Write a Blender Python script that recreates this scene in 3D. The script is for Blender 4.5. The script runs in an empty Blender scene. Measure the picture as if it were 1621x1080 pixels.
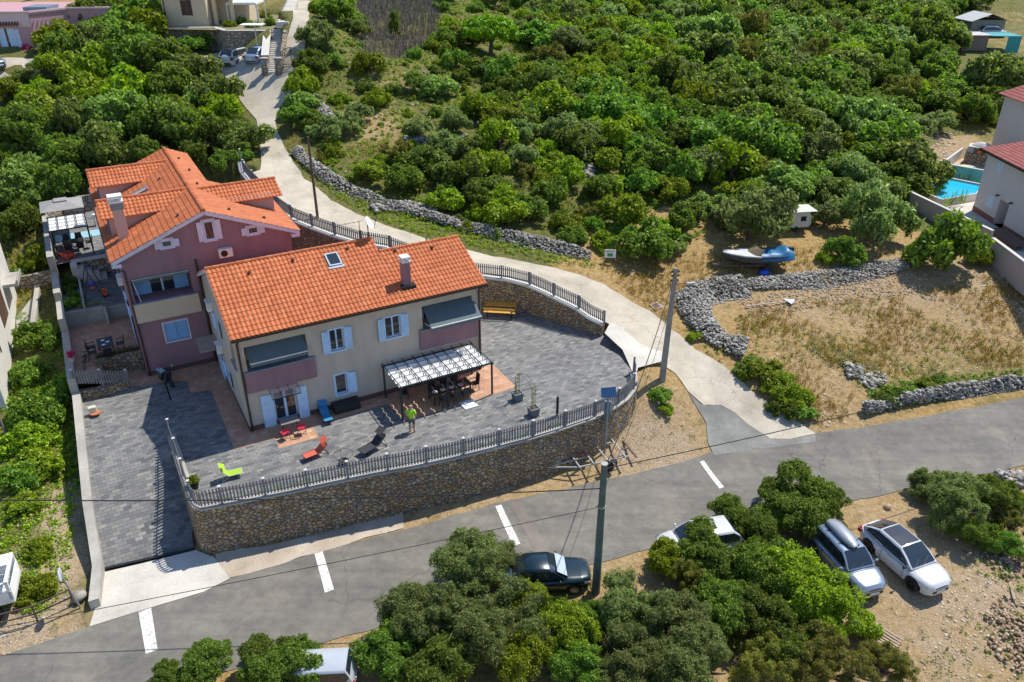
import bpy, bmesh, math, random
import numpy as np
from mathutils import Vector, Matrix
from mathutils.geometry import delaunay_2d_cdt
random.seed(7); rng = np.random.default_rng(11)
R = math.radians; PI = math.pi
S = bpy.context.scene; COL = S.collection
# ------------------------------------------------------------------ camera, sky, sun, exposure
CAMH = 25.0; TH = R(28.4); FPX = 1260.8; CX, CY = 810.5, 540.0
cam_d = bpy.data.cameras.new('camera'); cam = bpy.data.objects.new('camera', cam_d); COL.objects.link(cam)
cam_d.sensor_fit = 'HORIZONTAL'; cam_d.sensor_width = 36; cam_d.lens = 28; cam_d.clip_start = 0.5; cam_d.clip_end = 3000
cam.location = (0, 0, CAMH); cam.rotation_euler = (PI/2 - TH, 0, 0); S.camera = cam
SUN_AZ, SUN_EL = R(50), R(58)
W = bpy.data.worlds.new('World'); S.world = W; W.use_nodes = True
wn = W.node_tree; bg = wn.nodes['Background']
sky = wn.nodes.new('ShaderNodeTexSky'); sky.sky_type = 'NISHITA'; sky.sun_disc = False
sky.sun_elevation = SUN_EL; sky.sun_rotation = SUN_AZ; sky.altitude = 50; sky.air_density = 1.0; sky.dust_density = 0.2; sky.ozone_density = 4.0
wn.links.new(sky.outputs[0], bg.inputs[0]); bg.inputs[1].default_value = 0.135
sun_d = bpy.data.lights.new('sun', 'SUN'); sun_d.energy = 4.5; sun_d.angle = R(0.5); sun_d.color = (1.0, 0.945, 0.84)
sun = bpy.data.objects.new('sun', sun_d); COL.objects.link(sun); sun.location = (30, 30, 60)
SD = Vector((math.sin(SUN_AZ)*math.cos(SUN_EL), math.cos(SUN_AZ)*math.cos(SUN_EL), math.sin(SUN_EL)))
sun.rotation_euler = SD.to_track_quat('Z', 'Y').to_euler()
S.view_settings.view_transform = 'Standard'; S.view_settings.look = 'None'; S.view_settings.exposure = 0.25; S.view_settings.gamma = 1
S.render.engine = 'CYCLES'; S.cycles.use_denoising = True; S.cycles.max_bounces = 6; S.cycles.transparent_max_bounces = 6
# ------------------------------------------------------------------ reading positions from the survey view
HP = Vector((-14.262, 35.858, 0)); HA = R(28.9)            # corner and direction of the two houses
D1 = Vector((math.cos(HA), math.sin(HA), 0)); D2 = Vector((-math.sin(HA), math.cos(HA), 0))
def uvw(u, w, z=0): return HP + D1*u + D2*w + Vector((0, 0, z))
def to_uw(x, y):
    q = Vector((x, y, 0)) - HP; return q.dot(D1), q.dot(D2)
def ray(x, y):
    u = (x-CX)/FPX; v = (CY-y)/FPX
    return Vector((u, math.cos(TH)+v*math.sin(TH), -math.sin(TH)+v*math.cos(TH)))
def atz(x, y, z=0.0):
    d = ray(x, y); t = (z-CAMH)/d.z; return Vector((0, 0, CAMH)) + d*t
# ------------------------------------------------------------------ terrain height (thin plate spline through surveyed spots)
CP = [(0,1040,-2.75),(300,960,-2.8),(560,900,-2.8),(800,850,-2.8),(1000,800,-2.75),(1250,740,-2.65),(1450,700,-2.45),(1621,670,-2.2),(1621,720,-2.3),
 (300,1079,-2.9),(700,1000,-2.9),(1000,930,-2.8),(1400,900,-2.8),(1621,850,-2.8),(1621,1079,-3.6),(1200,1079,-3.6),(800,1079,-3.2),(1450,1000,-3.2),
 (318,868,-2.6),(600,815,-2.72),(894,738,-2.65),(957,705,-2.3),(1040,700,-2.3),(1010,625,-0.7),(1014,594,-.08),(1040,588,-.2),(1110,700,-2.4),
 (60,960,-2.5),(40,800,-1.7),(40,700,-0.9),(120,800,-2.2),(115,700,-1.4),(60,560,0.4),(30,500,0.9),(60,420,2.2),(40,330,3.4),(20,250,5.0),(10,200,6.5),(90,190,8.0),(200,160,8.6),(300,200,7.4),(330,250,6.6),(20,110,10.9),(110,80,11.9),(200,60,12.6),(290,60,13.0),
 (1225,700,-2.7),(1150,650,-2.0),(1080,590,-1.0),(1050,560,-0.25),(1048,602,-0.6),(1000,500,0.45),(958,505,0.8),(908,475,1.55),(871,458,1.9),(823,440,2.3),(757,431,2.7),(740,392,3.1),(640,380,3.9),(600,375,4.2),(534,368,4.7),(500,330,5.2),(469,342,5.4),(450,270,6.2),(401,283,6.6),(389,266,6.9),(430,230,7.2),(420,190,8.3),(410,150,9.4),(400,120,10.7),(378,100,11.4),(345,95,11.4),(460,95,12.2),(345,78,11.6),(390,76,11.7),(400,86,11.5),(485,20,15.0),(400,5,16.5),(130,5,15.5),(40,0,15.0),
 (600,300,5.4),(540,250,7.0),(700,300,5.0),(650,330,4.6),(800,370,3.5),(900,400,2.6),(700,200,7.8),(600,150,9.6),(700,100,10.6),(600,60,12.6),(700,20,13.6),(900,300,4.5),(900,200,7.0),(900,100,9.6),(900,20,12.4),(1100,350,2.8),(1100,250,5.0),(1100,150,7.6),(1100,50,10.4),
 (1300,320,2.5),(1300,200,5.1),(1300,100,7.7),(1300,20,10.0),(1500,350,1.7),(1480,290,2.0),(1560,330,1.9),(1600,330,1.9),(1450,220,3.6),(1560,230,2.8),(1540,150,5.6),(1600,50,8.7),(1400,20,10.2),
 (1200,425,1.4),(1000,440,1.5),(1350,430,1.2),(1480,400,1.4),(1080,440,1.0),(1180,470,0.7),(1300,440,0.9),(1200,510,0.0),(1400,550,-0.9),(1600,480,0.1),(1600,575,-1.3),(1250,620,-1.3),(1350,640,-1.9),(1290,680,-2.4),(1580,430,0.8),(1110,520,0.2),(1160,570,-0.6),(1210,630,-1.7)]
_c = [atz(*c) for c in CP]
_XY = np.array([[p.x, p.y] for p in _c]); _Z = np.array([p.z for p in _c])
_ext = [(-120,60,7),(-120,120,16),(-60,20,-2.6),(-60,0,-3),(-20,0,-3.2),(20,0,-4),(60,10,-4),(90,40,-1.6),(110,80,3),(120,140,9),(60,180,18),(0,180,24),(-60,180,27),(-120,180,26),(80,30,-2.3)]
_XY = np.vstack([_XY, np.array([[a, b] for a, b, c in _ext])]); _Z = np.concatenate([_Z, np.array([c for a, b, c in _ext])])
def _phi(r2): return 0.5*r2*np.log(r2+1e-9)
_n = len(_XY); _d = ((_XY[:, None]-_XY[None])**2).sum(-1)
_A = np.zeros((_n+3, _n+3)); _A[:_n, :_n] = _phi(_d) + np.eye(_n)*6.0
_A[:_n, _n] = 1; _A[:_n, _n+1:] = _XY; _A[_n, :_n] = 1; _A[_n+1:, :_n] = _XY.T
_w = np.linalg.solve(_A, np.concatenate([_Z, [0, 0, 0]]))
def tz_arr(X, Y):
    X = np.asarray(X, float).ravel(); Y = np.asarray(Y, float).ravel(); out = np.empty(len(X))
    for i in range(0, len(X), 20000):
        x = X[i:i+20000]; y = Y[i:i+20000]
        d = (x[:, None]-_XY[None, :, 0])**2 + (y[:, None]-_XY[None, :, 1])**2
        out[i:i+20000] = _phi(d) @ _w[:_n] + _w[_n] + _w[_n+1]*x + _w[_n+2]*y
    return out
_GX0, _GX1, _GY0, _GY1, _GS = -140, 150, -10, 200, 1.0
_gx = np.arange(_GX0, _GX1+1, _GS); _gy = np.arange(_GY0, _GY1+1, _GS)
_mx, _my = np.meshgrid(_gx, _gy); _G = tz_arr(_mx, _my).reshape(_mx.shape)
def tz(x, y):
    fx = min(max((x-_GX0)/_GS, 0), len(_gx)-1.001); fy = min(max((y-_GY0)/_GS, 0), len(_gy)-1.001)
    i = int(fx); j = int(fy); fx -= i; fy -= j
    return float((_G[j, i]*(1-fx)+_G[j, i+1]*fx)*(1-fy) + (_G[j+1, i]*(1-fx)+_G[j+1, i+1]*fx)*fy)
def g(px, py, h=0.0):
    """the spot of ground (raised by h) seen at a photo position"""
    d = ray(px, py); t = 18.0; last = t
    o = Vector((0, 0, CAMH))
    while t < 400:
        p = o + d*t
        if p.z < tz(p.x, p.y)+h:
            a, b = last, t
            for _ in range(14):
                m = (a+b)/2; p = o + d*m
                if p.z < tz(p.x, p.y)+h: b = m
                else: a = m
            p = o + d*b; return p
        last = t; t += 0.8
    p = o + d*140; return p
def G2(*pts): return [g(*p) for p in pts]
# ------------------------------------------------------------------ mesh and object helpers
class MB:
    def __init__(s): s.v = []; s.f = []; s.c = []; s.cur = None; s.sm = False
    def add(s, vs, fs):
        o = len(s.v); s.v += [tuple(v) for v in vs]; s.f += [tuple(i+o for i in f) for f in fs]
        return s
    def quad(s, a, b, c, d): return s.add([a, b, c, d], [(0, 1, 2, 3)])
    def box(s, x0, x1, y0, y1, z0, z1, M=None):
        vs = [Vector((x, y, z)) for x in (x0, x1) for y in (y0, y1) for z in (z0, z1)]
        if M: vs = [M @ v for v in vs]
        return s.add(vs, [(0, 1, 3, 2), (4, 6, 7, 5), (0, 4, 5, 1), (2, 3, 7, 6), (0, 2, 6, 4), (1, 5, 7, 3)])
    def bar(s, a, b, w, h=None, up=(0, 0, 1)):
        h = h or w; a = Vector(a); b = Vector(b); d = b-a; L = d.length
        if L < 1e-6: return s
        d.normalize(); upv = Vector(up)
        if abs(d.dot(upv)) > .98: upv = Vector((1, 0, 0))
        x = d.cross(upv).normalized(); y = x.cross(d)
        vs = []
        for p in (a, b):
            for i, j in ((-1, -1), (1, -1), (1, 1), (-1, 1)): vs.append(p + x*(i*w/2) + y*(j*h/2))
        return s.add(vs, [(3, 2, 1, 0), (4, 5, 6, 7), (0, 1, 5, 4), (1, 2, 6, 5), (2, 3, 7, 6), (3, 0, 4, 7)])
    def tube(s, pts, r, n=8, caps=True):
        pts = [Vector(p) for p in pts]; rs = r if isinstance(r, (list, tuple)) else [r]*len(pts)
        vs = []; prev = None
        for i, p in enumerate(pts):
            d = (pts[min(i+1, len(pts)-1)] - pts[max(i-1, 0)]).normalized()
            x = prev - d*prev.dot(d) if prev else None
            if x is None or x.length < 1e-3:
                x = d.cross(Vector((0, 0, 1)))
                if x.length < 1e-3: x = d.cross(Vector((1, 0, 0)))
            x.normalize(); prev = x; y = d.cross(x)
            for k in range(n):
                a = 2*PI*k/n; vs.append(p + (x*math.cos(a) + y*math.sin(a))*rs[i])
        fs = []
        for i in range(len(pts)-1):
            for k in range(n):
                k2 = (k+1) % n; fs.append((i*n+k, i*n+k2, (i+1)*n+k2, (i+1)*n+k))
        if caps: fs.append(tuple(range(n))[::-1]); fs.append(tuple((len(pts)-1)*n+k for k in range(n)))
        return s.add(vs, fs)
    def cyl(s, a, b, r, n=16): return s.tube([a, b], r, n)
    def lathe(s, prof, c=(0, 0, 0), n=20):
        c = Vector(c); vs = []
        for r, z in prof:
            for k in range(n): a = 2*PI*k/n; vs.append(c + Vector((r*math.cos(a), r*math.sin(a), z)))
        fs = [(i*n+k, i*n+(k+1) % n, (i+1)*n+(k+1) % n, (i+1)*n+k) for i in range(len(prof)-1) for k in range(n)]
        fs.append(tuple(range(n))[::-1]); fs.append(tuple((len(prof)-1)*n+k for k in range(n)))
        return s.add(vs, fs)
    def prism(s, poly, z0, z1, M=None):
        n = len(poly); vs = [Vector((p[0], p[1], z)) for z in (z0, z1) for p in poly]
        if M: vs = [M @ v for v in vs]
        return s.add(vs, [tuple(range(n))[::-1], tuple(range(n, 2*n))] + [(i, (i+1) % n, n+(i+1) % n, n+i) for i in range(n)])
    def ball(s, c, rx, ry=None, rz=None, n=10, m=7, jit=0):
        ry = ry or rx; rz = rz or rx; c = Vector(c); vs = []
        for i in range(m+1):
            t = PI*i/m
            for k in range(n):
                a = 2*PI*k/n; q = 1+random.uniform(-jit, jit)
                vs.append(c + Vector((rx*math.sin(t)*math.cos(a)*q, ry*math.sin(t)*math.sin(a)*q, rz*math.cos(t)*q)))
        return s.add(vs, [(i*n+k, (i+1)*n+k, (i+1)*n+(k+1) % n, i*n+(k+1) % n) for i in range(m) for k in range(n)])
    def build(s, name, mat, parent=None, smooth=False, loc=None, bevel=0):
        me = bpy.data.meshes.new(name); me.from_pydata(s.v, [], s.f); me.validate(clean_customdata=False); me.update()
        if smooth: me.polygons.foreach_set('use_smooth', [True]*len(me.polygons))
        o = bpy.data.objects.new(name, me); COL.objects.link(o); me.materials.append(mat)
        if parent: o.parent = parent
        if loc: o.location = loc
        if bevel:
            b = o.modifiers.new('bevel', 'BEVEL'); b.width = bevel; b.segments = 2; b.limit_method = 'ANGLE'
        return o
def tag(o, label=None, cat=None, group=None, kind=None):
    if label: o['label'] = label
    if cat: o['category'] = cat
    if group: o['group'] = group
    if kind: o['kind'] = kind
    return o
def empty(name, loc, rz=0, label=None, cat=None, group=None):
    o = bpy.data.objects.new(name, None); COL.objects.link(o); o.empty_display_size = .3
    o.location = loc; o.rotation_euler = (0, 0, rz); return tag(o, label, cat, group)
def kids(o): return [c for c in CH.get(o.name, [])] if o.name in CH else list(o.children)
CH = {}
def copy_tree(o, loc, rz=0, label=None, scale=None):
    c = o.copy(); COL.objects.link(c); c.location = loc; c.rotation_euler = (0, 0, rz)
    if scale: c.scale = scale
    if label: c['label'] = label
    for ch in o.children:
        d = ch.copy(); COL.objects.link(d); d.parent = c
        for gch in ch.children:
            e = gch.copy(); COL.objects.link(e); e.parent = d
    return c
def struct(o): return tag(o, kind='structure')
# ------------------------------------------------------------------ materials
MATS = {}
def nodes(name):
    m = bpy.data.materials.new(name); m.use_nodes = True; nt = m.node_tree; b = nt.nodes['Principled BSDF']
    MATS[name] = m; return m, nt, b
class N:
    def __init__(s, nt): s.nt = nt; s.tc = nt.nodes.new('ShaderNodeTexCoord')
    def n(s, t, **k):
        x = s.nt.nodes.new('ShaderNode'+t)
        for a, v in k.items(): setattr(x, a, v)
        return x
    def l(s, a, b): s.nt.links.new(a, b)
    def mp(s, scale=(1, 1, 1), rot=(0, 0, 0), src='Object'):
        m = s.n('Mapping'); m.inputs['Scale'].default_value = scale; m.inputs['Rotation'].default_value = rot; s.l(s.tc.outputs[src], m.inputs[0]); return m.outputs[0]
    def noise(s, v, scale, detail=4, rough=.55, dist=0):
        x = s.n('TexNoise'); x.inputs['Scale'].default_value = scale; x.inputs['Detail'].default_value = detail; x.inputs['Roughness'].default_value = rough; x.inputs['Distortion'].default_value = dist
        if v: s.l(v, x.inputs['Vector'])
        return x.outputs['Fac']
    def ramp(s, f, stops, interp='LINEAR'):
        r = s.n('ValToRGB'); r.color_ramp.interpolation = interp; e = r.color_ramp.elements
        while len(e) < len(stops): e.new(.5)
        for i, (p, c) in enumerate(stops): e[i].position = p; e[i].color = (c, c, c, 1) if isinstance(c, (int, float)) else (*c, 1)
        s.l(f, r.inputs[0]); return r.outputs[0]
    def mix(s, f, a, b, mode='MIX'):
        x = s.n('Mix', data_type='RGBA', blend_type=mode)
        for i, v in ((0, f), (6, a), (7, b)):
            if isinstance(v, (int, float)): x.inputs[i].default_value = v if i == 0 else (v, v, v, 1)
            elif isinstance(v, tuple): x.inputs[i].default_value = (*v, 1)
            else: s.l(v, x.inputs[i])
        return x.outputs[2]
    def math(s, op, a, b=0):
        x = s.n('Math', operation=op)
        for i, v in ((0, a), (1, b)):
            if isinstance(v, (int, float)): x.inputs[i].default_value = v
            else: s.l(v, x.inputs[i])
        return x.outputs[0]
    def bump(s, h, b, dist=.02, st=1):
        x = s.n('Bump'); x.inputs['Distance'].default_value = dist; x.inputs['Strength'].default_value = st; s.l(h, x.inputs['Height']); s.l(x.outputs[0], b.inputs['Normal'])
def flat(name, col, rough=.6, metal=0, var=.12, scale=3, bump=0, coat=0, spec=None):
    """painted or plain surface with faint wear"""
    if name in MATS: return MATS[name]
    m, nt, b = nodes(name); k = N(nt); v = k.mp()
    f = k.noise(v, scale, 5, .6)
    lo = tuple(c*(1-var) for c in col); hi = tuple(min(1, c*(1+var)) for c in col)
    c = k.ramp(f, [(.3, lo), (.7, hi)]); k.l(c, b.inputs['Base Color'])
    b.inputs['Roughness'].default_value = rough; b.inputs['Metallic'].default_value = metal
    if coat: b.inputs['Coat Weight'].default_value = coat; b.inputs['Coat Roughness'].default_value = .05
    if spec is not None: b.inputs['Specular IOR Level'].default_value = spec
    if bump: k.bump(k.noise(v, 60, 3), b, bump)
    return m
def m_asphalt():
    m, nt, b = nodes('asphalt'); k = N(nt); v = k.mp()
    f1 = k.noise(v, .35, 6, .6); f2 = k.noise(v, 30, 3, .7); f3 = k.noise(v, 2.2, 5, .65)
    c = k.ramp(f1, [(.3, (.175, .168, .150)), (.5, (.225, .212, .186)), (.7, (.275, .255, .218))])
    c = k.mix(.35, c, k.ramp(f2, [(.3, .05), (.7, .24)]), 'OVERLAY')
    c = k.mix(.35, c, k.ramp(f3, [(.35, .3), (.65, .65)]), 'OVERLAY')
    vor = k.n('TexVoronoi', feature='DISTANCE_TO_EDGE'); vor.inputs['Scale'].default_value = .16
    wv = k.n('VectorMath', operation='ADD'); nz = k.n('TexNoise'); nz.inputs['Scale'].default_value = 1.2; nz.inputs['Detail'].default_value = 6; k.l(v, nz.inputs['Vector'])
    k.l(v, wv.inputs[0]); k.l(nz.outputs['Color'], wv.inputs[1]); k.l(wv.outputs[0], vor.inputs['Vector'])
    cr = k.ramp(vor.outputs[0], [(.0, 1), (.0035, 0)]); gate = k.ramp(k.noise(v, .22, 2), [(.44, 0), (.56, .75)])
    cr = k.math('MULTIPLY', cr, gate)
    v3 = k.mp((.12, 1.6, 1), (0, 0, -R(22))); st = k.noise(v3, 1.0, 4, .6); c = k.mix(.4, c, k.ramp(st, [(.32, .32), (.5, .5), (.68, .66)]), 'OVERLAY')
    oil = k.ramp(k.noise(v, 1.1, 3, .5), [(.68, 0), (.76, .6)]); c = k.mix(oil, c, (.085, .08, .075)); dust = k.ramp(k.noise(v, .5, 6, .7), [(.55, 0), (.75, .45)]); c = k.mix(dust, c, (.36, .31, .24))
    c = k.mix(cr, c, (.05, .048, .045)); k.l(c, b.inputs['Base Color'])
    b.inputs['Roughness'].default_value = .85; k.bump(f2, b, .006); return m
def m_concrete(name, lo, mid, hi, crack=.5, grooves=True):
    m, nt, b = nodes(name); k = N(nt); v = k.mp()
    f = k.noise(v, .5, 7, .62); f2 = k.noise(v, 14, 4, .7)
    c = k.ramp(f, [(.3, lo), (.5, mid), (.72, hi)])
    c = k.mix(.3, c, k.ramp(f2, [(.3, .25), (.7, .75)]), 'OVERLAY')
    vor = k.n('TexVoronoi', feature='DISTANCE_TO_EDGE'); vor.inputs['Scale'].default_value = .3
    wv = k.n('VectorMath', operation='ADD'); nz = k.n('TexNoise'); nz.inputs['Scale'].default_value = 1.5; nz.inputs['Detail'].default_value = 6; k.l(v, nz.inputs['Vector'])
    k.l(v, wv.inputs[0]); k.l(nz.outputs['Color'], wv.inputs[1]); k.l(wv.outputs[0], vor.inputs['Vector'])
    cr = k.math('MULTIPLY', k.ramp(vor.outputs[0], [(.0, 1), (.006, 0)]), crack)
    c = k.mix(cr, c, tuple(x*.35 for x in lo)); k.l(c, b.inputs['Base Color']); b.inputs['Roughness'].default_value = .9
    k.bump(k.noise(v, 9, 5, .7), b, .02); return m
def m_pavers(name, cols, bw, bh, mortar, mscale=.25, joint=.006):
    """rectangular blocks, each in its own shade, laid along the object's own axes"""
    m, nt, b = nodes(name); k = N(nt); v = k.mp()
    br = k.n('TexBrick'); br.inputs['Scale'].default_value = 1; br.inputs['Brick Width'].default_value = bw; br.inputs['Row Height'].default_value = bh
    br.inputs['Mortar Size'].default_value = joint; br.inputs['Mortar Smooth'].default_value = .3; br.inputs['Color1'].default_value = (0, 0, 0, 1); br.inputs['Color2'].default_value = (1, 1, 1, 1); br.inputs['Mortar'].default_value = (.5, .5, .5, 1)
    k.l(v, br.inputs[0])
    c = k.ramp(br.outputs['Color'], [(i/(len(cols)-1), col) for i, col in enumerate(cols)])
    c = k.mix(.5, c, k.ramp(k.noise(v, mscale, 5, .6), [(.3, .34), (.7, .66)]), 'OVERLAY')
    c = k.mix(.25, c, k.ramp(k.noise(v, 22, 3, .7), [(.3, .25), (.7, .75)]), 'OVERLAY')
    c = k.mix(br.outputs['Fac'], c, mortar); k.l(c, b.inputs['Base Color']); b.inputs['Roughness'].default_value = .8
    k.bump(k.math('MULTIPLY', br.outputs['Fac'], -1), b, .006); return m
def m_stone(name, cols, scale=3.2, mortar=(.03, .026, .022), jw=.05):
    m, nt, b = nodes(name); k = N(nt); v = k.mp((1, 1, 1.35))
    nz = k.n('TexNoise'); nz.inputs['Scale'].default_value = 3; k.l(v, nz.inputs['Vector'])
    wv = k.n('VectorMath', operation='MULTIPLY_ADD'); k.l(nz.outputs['Color'], wv.inputs[0]); wv.inputs[1].default_value = (.18, .18, .18); k.l(v, wv.inputs[2])
    e = k.n('TexVoronoi', feature='DISTANCE_TO_EDGE'); e.inputs['Scale'].default_value = scale; k.l(wv.outputs[0], e.inputs['Vector'])
    c1 = k.n('TexVoronoi', feature='F1'); c1.inputs['Scale'].default_value = scale; k.l(wv.outputs[0], c1.inputs['Vector'])
    sep = k.n('SeparateColor'); k.l(c1.outputs['Color'], sep.inputs[0])
    c = k.ramp(sep.outputs[0], [(i/(len(cols)-1), q) for i, q in enumerate(cols)], 'CONSTANT' if 0 else 'LINEAR')
    c = k.mix(.5, c, k.ramp(k.noise(v, 9, 5, .7), [(.3, .25), (.7, .75)]), 'OVERLAY')
    j = k.ramp(e.outputs[0], [(0, 1), (jw, 0)]); c = k.mix(j, c, mortar); k.l(c, b.inputs['Base Color'])
    b.inputs['Roughness'].default_value = .85; k.bump(k.ramp(e.outputs[0], [(0, 0), (.14, 1)]), b, .09); return m
def m_roof(name, cols):
    m, nt, b = nodes(name); k = N(nt); v = k.mp()
    at = k.n('Attribute'); at.attribute_name = 'tint'
    c = k.ramp(at.outputs['Fac'], [(i/(len(cols)-1), q) for i, q in enumerate(cols)])
    c = k.mix(.3, c, k.ramp(k.noise(v, 1.1, 6, .7), [(.3, .34), (.7, .64)]), 'OVERLAY')
    c = k.mix(.3, c, k.ramp(k.noise(v, 25, 3, .7), [(.3, .25), (.7, .75)]), 'OVERLAY')
    k.l(c, b.inputs['Base Color']); b.inputs['Roughness'].default_value = .75; return m
def m_plaster(name, col, var=.1):
    m, nt, b = nodes(name); k = N(nt); v = k.mp(); v2 = k.mp((1.2, 1.2, .25))
    c = k.ramp(k.noise(v2, 1.3, 6, .65), [(.25, tuple(x*(1-var*1.6) for x in col)), (.6, col), (.8, tuple(min(1, x*(1+var*.6)) for x in col))])
    c = k.mix(.2, c, k.ramp(k.noise(v, 30, 3, .7), [(.3, .3), (.7, .7)]), 'OVERLAY')
    k.l(c, b.inputs['Base Color']); b.inputs['Roughness'].default_value = .92; k.bump(k.noise(v, 70, 2), b, .004); return m
def m_leaf(name, dark, mid, light, trans=.5, tree_var=.32):
    m, nt, b = nodes(name); k = N(nt)
    ge = k.n('NewGeometry'); oi = k.n('ObjectInfo')
    c = k.ramp(ge.outputs['Random Per Island'], [(0, dark), (.5, mid), (1, light)])
    hs = k.n('HueSaturation'); k.l(c, hs.inputs['Color'])
    k.l(k.math('ADD', k.math('MULTIPLY', oi.outputs['Random'], .034), .492), hs.inputs['Hue'])
    k.l(k.math('ADD', k.math('MULTIPLY', oi.outputs['Random'], tree_var*2), 1-tree_var), hs.inputs['Value'])
    k.l(hs.outputs[0], b.inputs['Base Color']); b.inputs['Roughness'].default_value = .55; b.inputs['Specular IOR Level'].default_value = .3
    out = nt.nodes['Material Output']; tr = k.n('BsdfTranslucent'); mx = k.n('MixShader'); mx.inputs[0].default_value = trans
    ly = k.n('HueSaturation'); ly.inputs['Saturation'].default_value = 1.1; ly.inputs['Value'].default_value = 1.5; k.l(hs.outputs[0], ly.inputs['Color']); k.l(ly.outputs[0], tr.inputs[0])
    k.l(b.outputs[0], mx.inputs[1]); k.l(tr.outputs[0], mx.inputs[2]); k.l(mx.outputs[0], out.inputs[0]); return m
def m_glass(name, col=(.02, .03, .04), rough=.05):
    m, nt, b = nodes(name); b.inputs['Base Color'].default_value = (*col, 1); b.inputs['Roughness'].default_value = rough; b.inputs['Specular IOR Level'].default_value = .8; b.inputs['Coat Weight'].default_value = .5; return m
A_ = m_asphalt()
LANE = m_concrete('lane_concrete', (.37, .325, .255), (.49, .435, .345), (.60, .54, .435), .6)
APRON = m_concrete('new_concrete', (.44, .41, .36), (.55, .52, .46), (.64, .61, .55), .15)
CONC = m_concrete('weathered_concrete', (.30, .28, .25), (.40, .38, .34), (.50, .47, .42), .2)
PAVE = m_pavers('grey_pavers', [(.105, .11, .115), (.15, .153, .156), (.19, .19, .186), (.235, .23, .22), (.155, .156, .155), (.29, .28, .26)], .36, .19, (.05, .05, .05))
TERRA = m_pavers('terracotta_paving', [(.42, .22, .13), (.52, .30, .19), (.46, .25, .15), (.58, .36, .24)], .33, .33, (.30, .20, .14), .6, .008)
STONE = m_stone('stone_wall', [(.24, .17, .10), (.44, .28, .13), (.30, .25, .20), (.50, .36, .20), (.22, .195, .175), (.54, .42, .27), (.38, .22, .10)], 4.2, (.045,.036,.028), .045)
STONE2 = m_stone('pale_stone_wall', [(.30, .22, .14), (.42, .34, .24), (.28, .25, .21), (.46, .40, .32)], 2.4)
ROOF = m_roof('clay_tiles', [(.43, .118, .040), (.50, .145, .050), (.54, .165, .060), (.46, .130, .045), (.58, .195, .078)])
REDROOF = m_roof('red_tiles', [(.26, .05, .045), (.32, .07, .06), (.36, .085, .07)])
CREAM = m_plaster('cream_plaster', (.54, .475, .40), .11)
PURPLE = m_plaster('mauve_plaster', (.31, .18, .21), .12)
PINK = m_plaster('pink_plaster', (.62, .40, .38), .07)
BEIGE = m_plaster('beige_plaster', (.66, .54, .38), .06)
WHITEP = m_plaster('white_plaster', (.70, .68, .64), .06)
SHUT = flat('shutter_shade_blue', (.50, .68, .92), .5)  # white shutters; the blue of their shade is put into the colour
LILAC = flat('pale_trim', (.62, .60, .74), .6)
DARKMETAL = flat('dark_metal', (.035, .04, .045), .45, .6)
BROWNM = flat('brown_gutter', (.05, .035, .03), .4, .3)
FENCE = flat('fence_grey', (.20, .20, .215), .7, 0, .15)
FENCETOP = flat('pale_cap_colour', (.62, .60, .56), .7)
GLASS = m_glass('window_glass')
WHITE = flat('white_paint', (.78, .78, .76), .5)
WOODY = flat('yellow_wood', (.62, .33, .06), .55, 0, .2, 6)
BARK = flat('bark', (.13, .10, .075), .9, 0, .35, 9, .02)
POLEC = flat('concrete_pole_grey', (.30, .28, .26), .85, 0, .2, 2)
# ------------------------------------------------------------------ outline of the built plot (world x, y)
FENCE_PX = [(266,690),(268,700),(276,722),(284,748),(293,774),(299,792),(305,802),(318.5,806.5),(392,792.6),(461.5,779),(528,764.4),(593,751),(657,739.3),(717.8,726),(778.5,711),(836,696),(892.6,678.5),(944,661),(974,646),(995,631),(1006.7,616),(1009,600),(1006.5,588)]
FW = [atz(x, y, .12) for x, y in FENCE_PX]                       # front wall, outer top edge
BW_PX = [((958,510),.86),((936,499),1.15),((917,485),1.5),((892,473),1.75),((865,459.5),1.95),((837,447.5),2.15),((804.4,439.5),2.4),((772,435.5),2.6),((754,433.5),2.75),((700,422),3.2),((614,389.5),4.2),((572.6,383),4.5),((534,371),4.9),((498.5,358),5.15),((469,346),5.4),((446.5,330),5.75),((425,308),6.2),((401,285),6.7),((389,270),7.0),((386,255),7.3)]
BW = [atz(p[0], p[1], z) for p, z in BW_PX]                      # back wall, top edge against the lane
def resample(pts, step):
    out = [pts[0].copy()]; 
    for a, b in zip(pts[:-1], pts[1:]):
        n = max(1, round((b-a).length/step))
        out += [a.lerp(b, i/n) for i in range(1, n+1)]
    return out
def smooth_poly(pts, it=1):
    for _ in range(it):
        q = [pts[0]]
        for a, b in zip(pts[:-1], pts[1:]): q += [a.lerp(b, .25), a.lerp(b, .75)]
        pts = q + [pts[-1]]
    return pts
def inside(poly, x, y):
    r = False; j = len(poly)-1
    for i in range(len(poly)):
        xi, yi = poly[i][0], poly[i][1]; xj, yj = poly[j][0], poly[j][1]
        if (yi > y) != (yj > y) and x < (xj-xi)*(y-yi)/(yj-yi)+xi: r = not r
        j = i
    return r
def inside_arr(poly, X, Y):
    r = np.zeros(X.shape, bool); j = len(poly)-1
    for i in range(len(poly)):
        xi, yi = poly[i][0], poly[i][1]; xj, yj = poly[j][0], poly[j][1]
        if yi != yj: r ^= ((yi > Y) != (yj > Y)) & (X < (xj-xi)*(Y-yi)/(yj-yi)+xi)
        j = i
    return r
def offset_line(pts, d):
    out = []
    for i, p in enumerate(pts):
        t = (pts[min(i+1, len(pts)-1)] - pts[max(i-1, 0)]); t.z = 0; t.normalize()
        out.append(p + Vector((t.y, -t.x, 0))*d)
    return out
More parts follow.
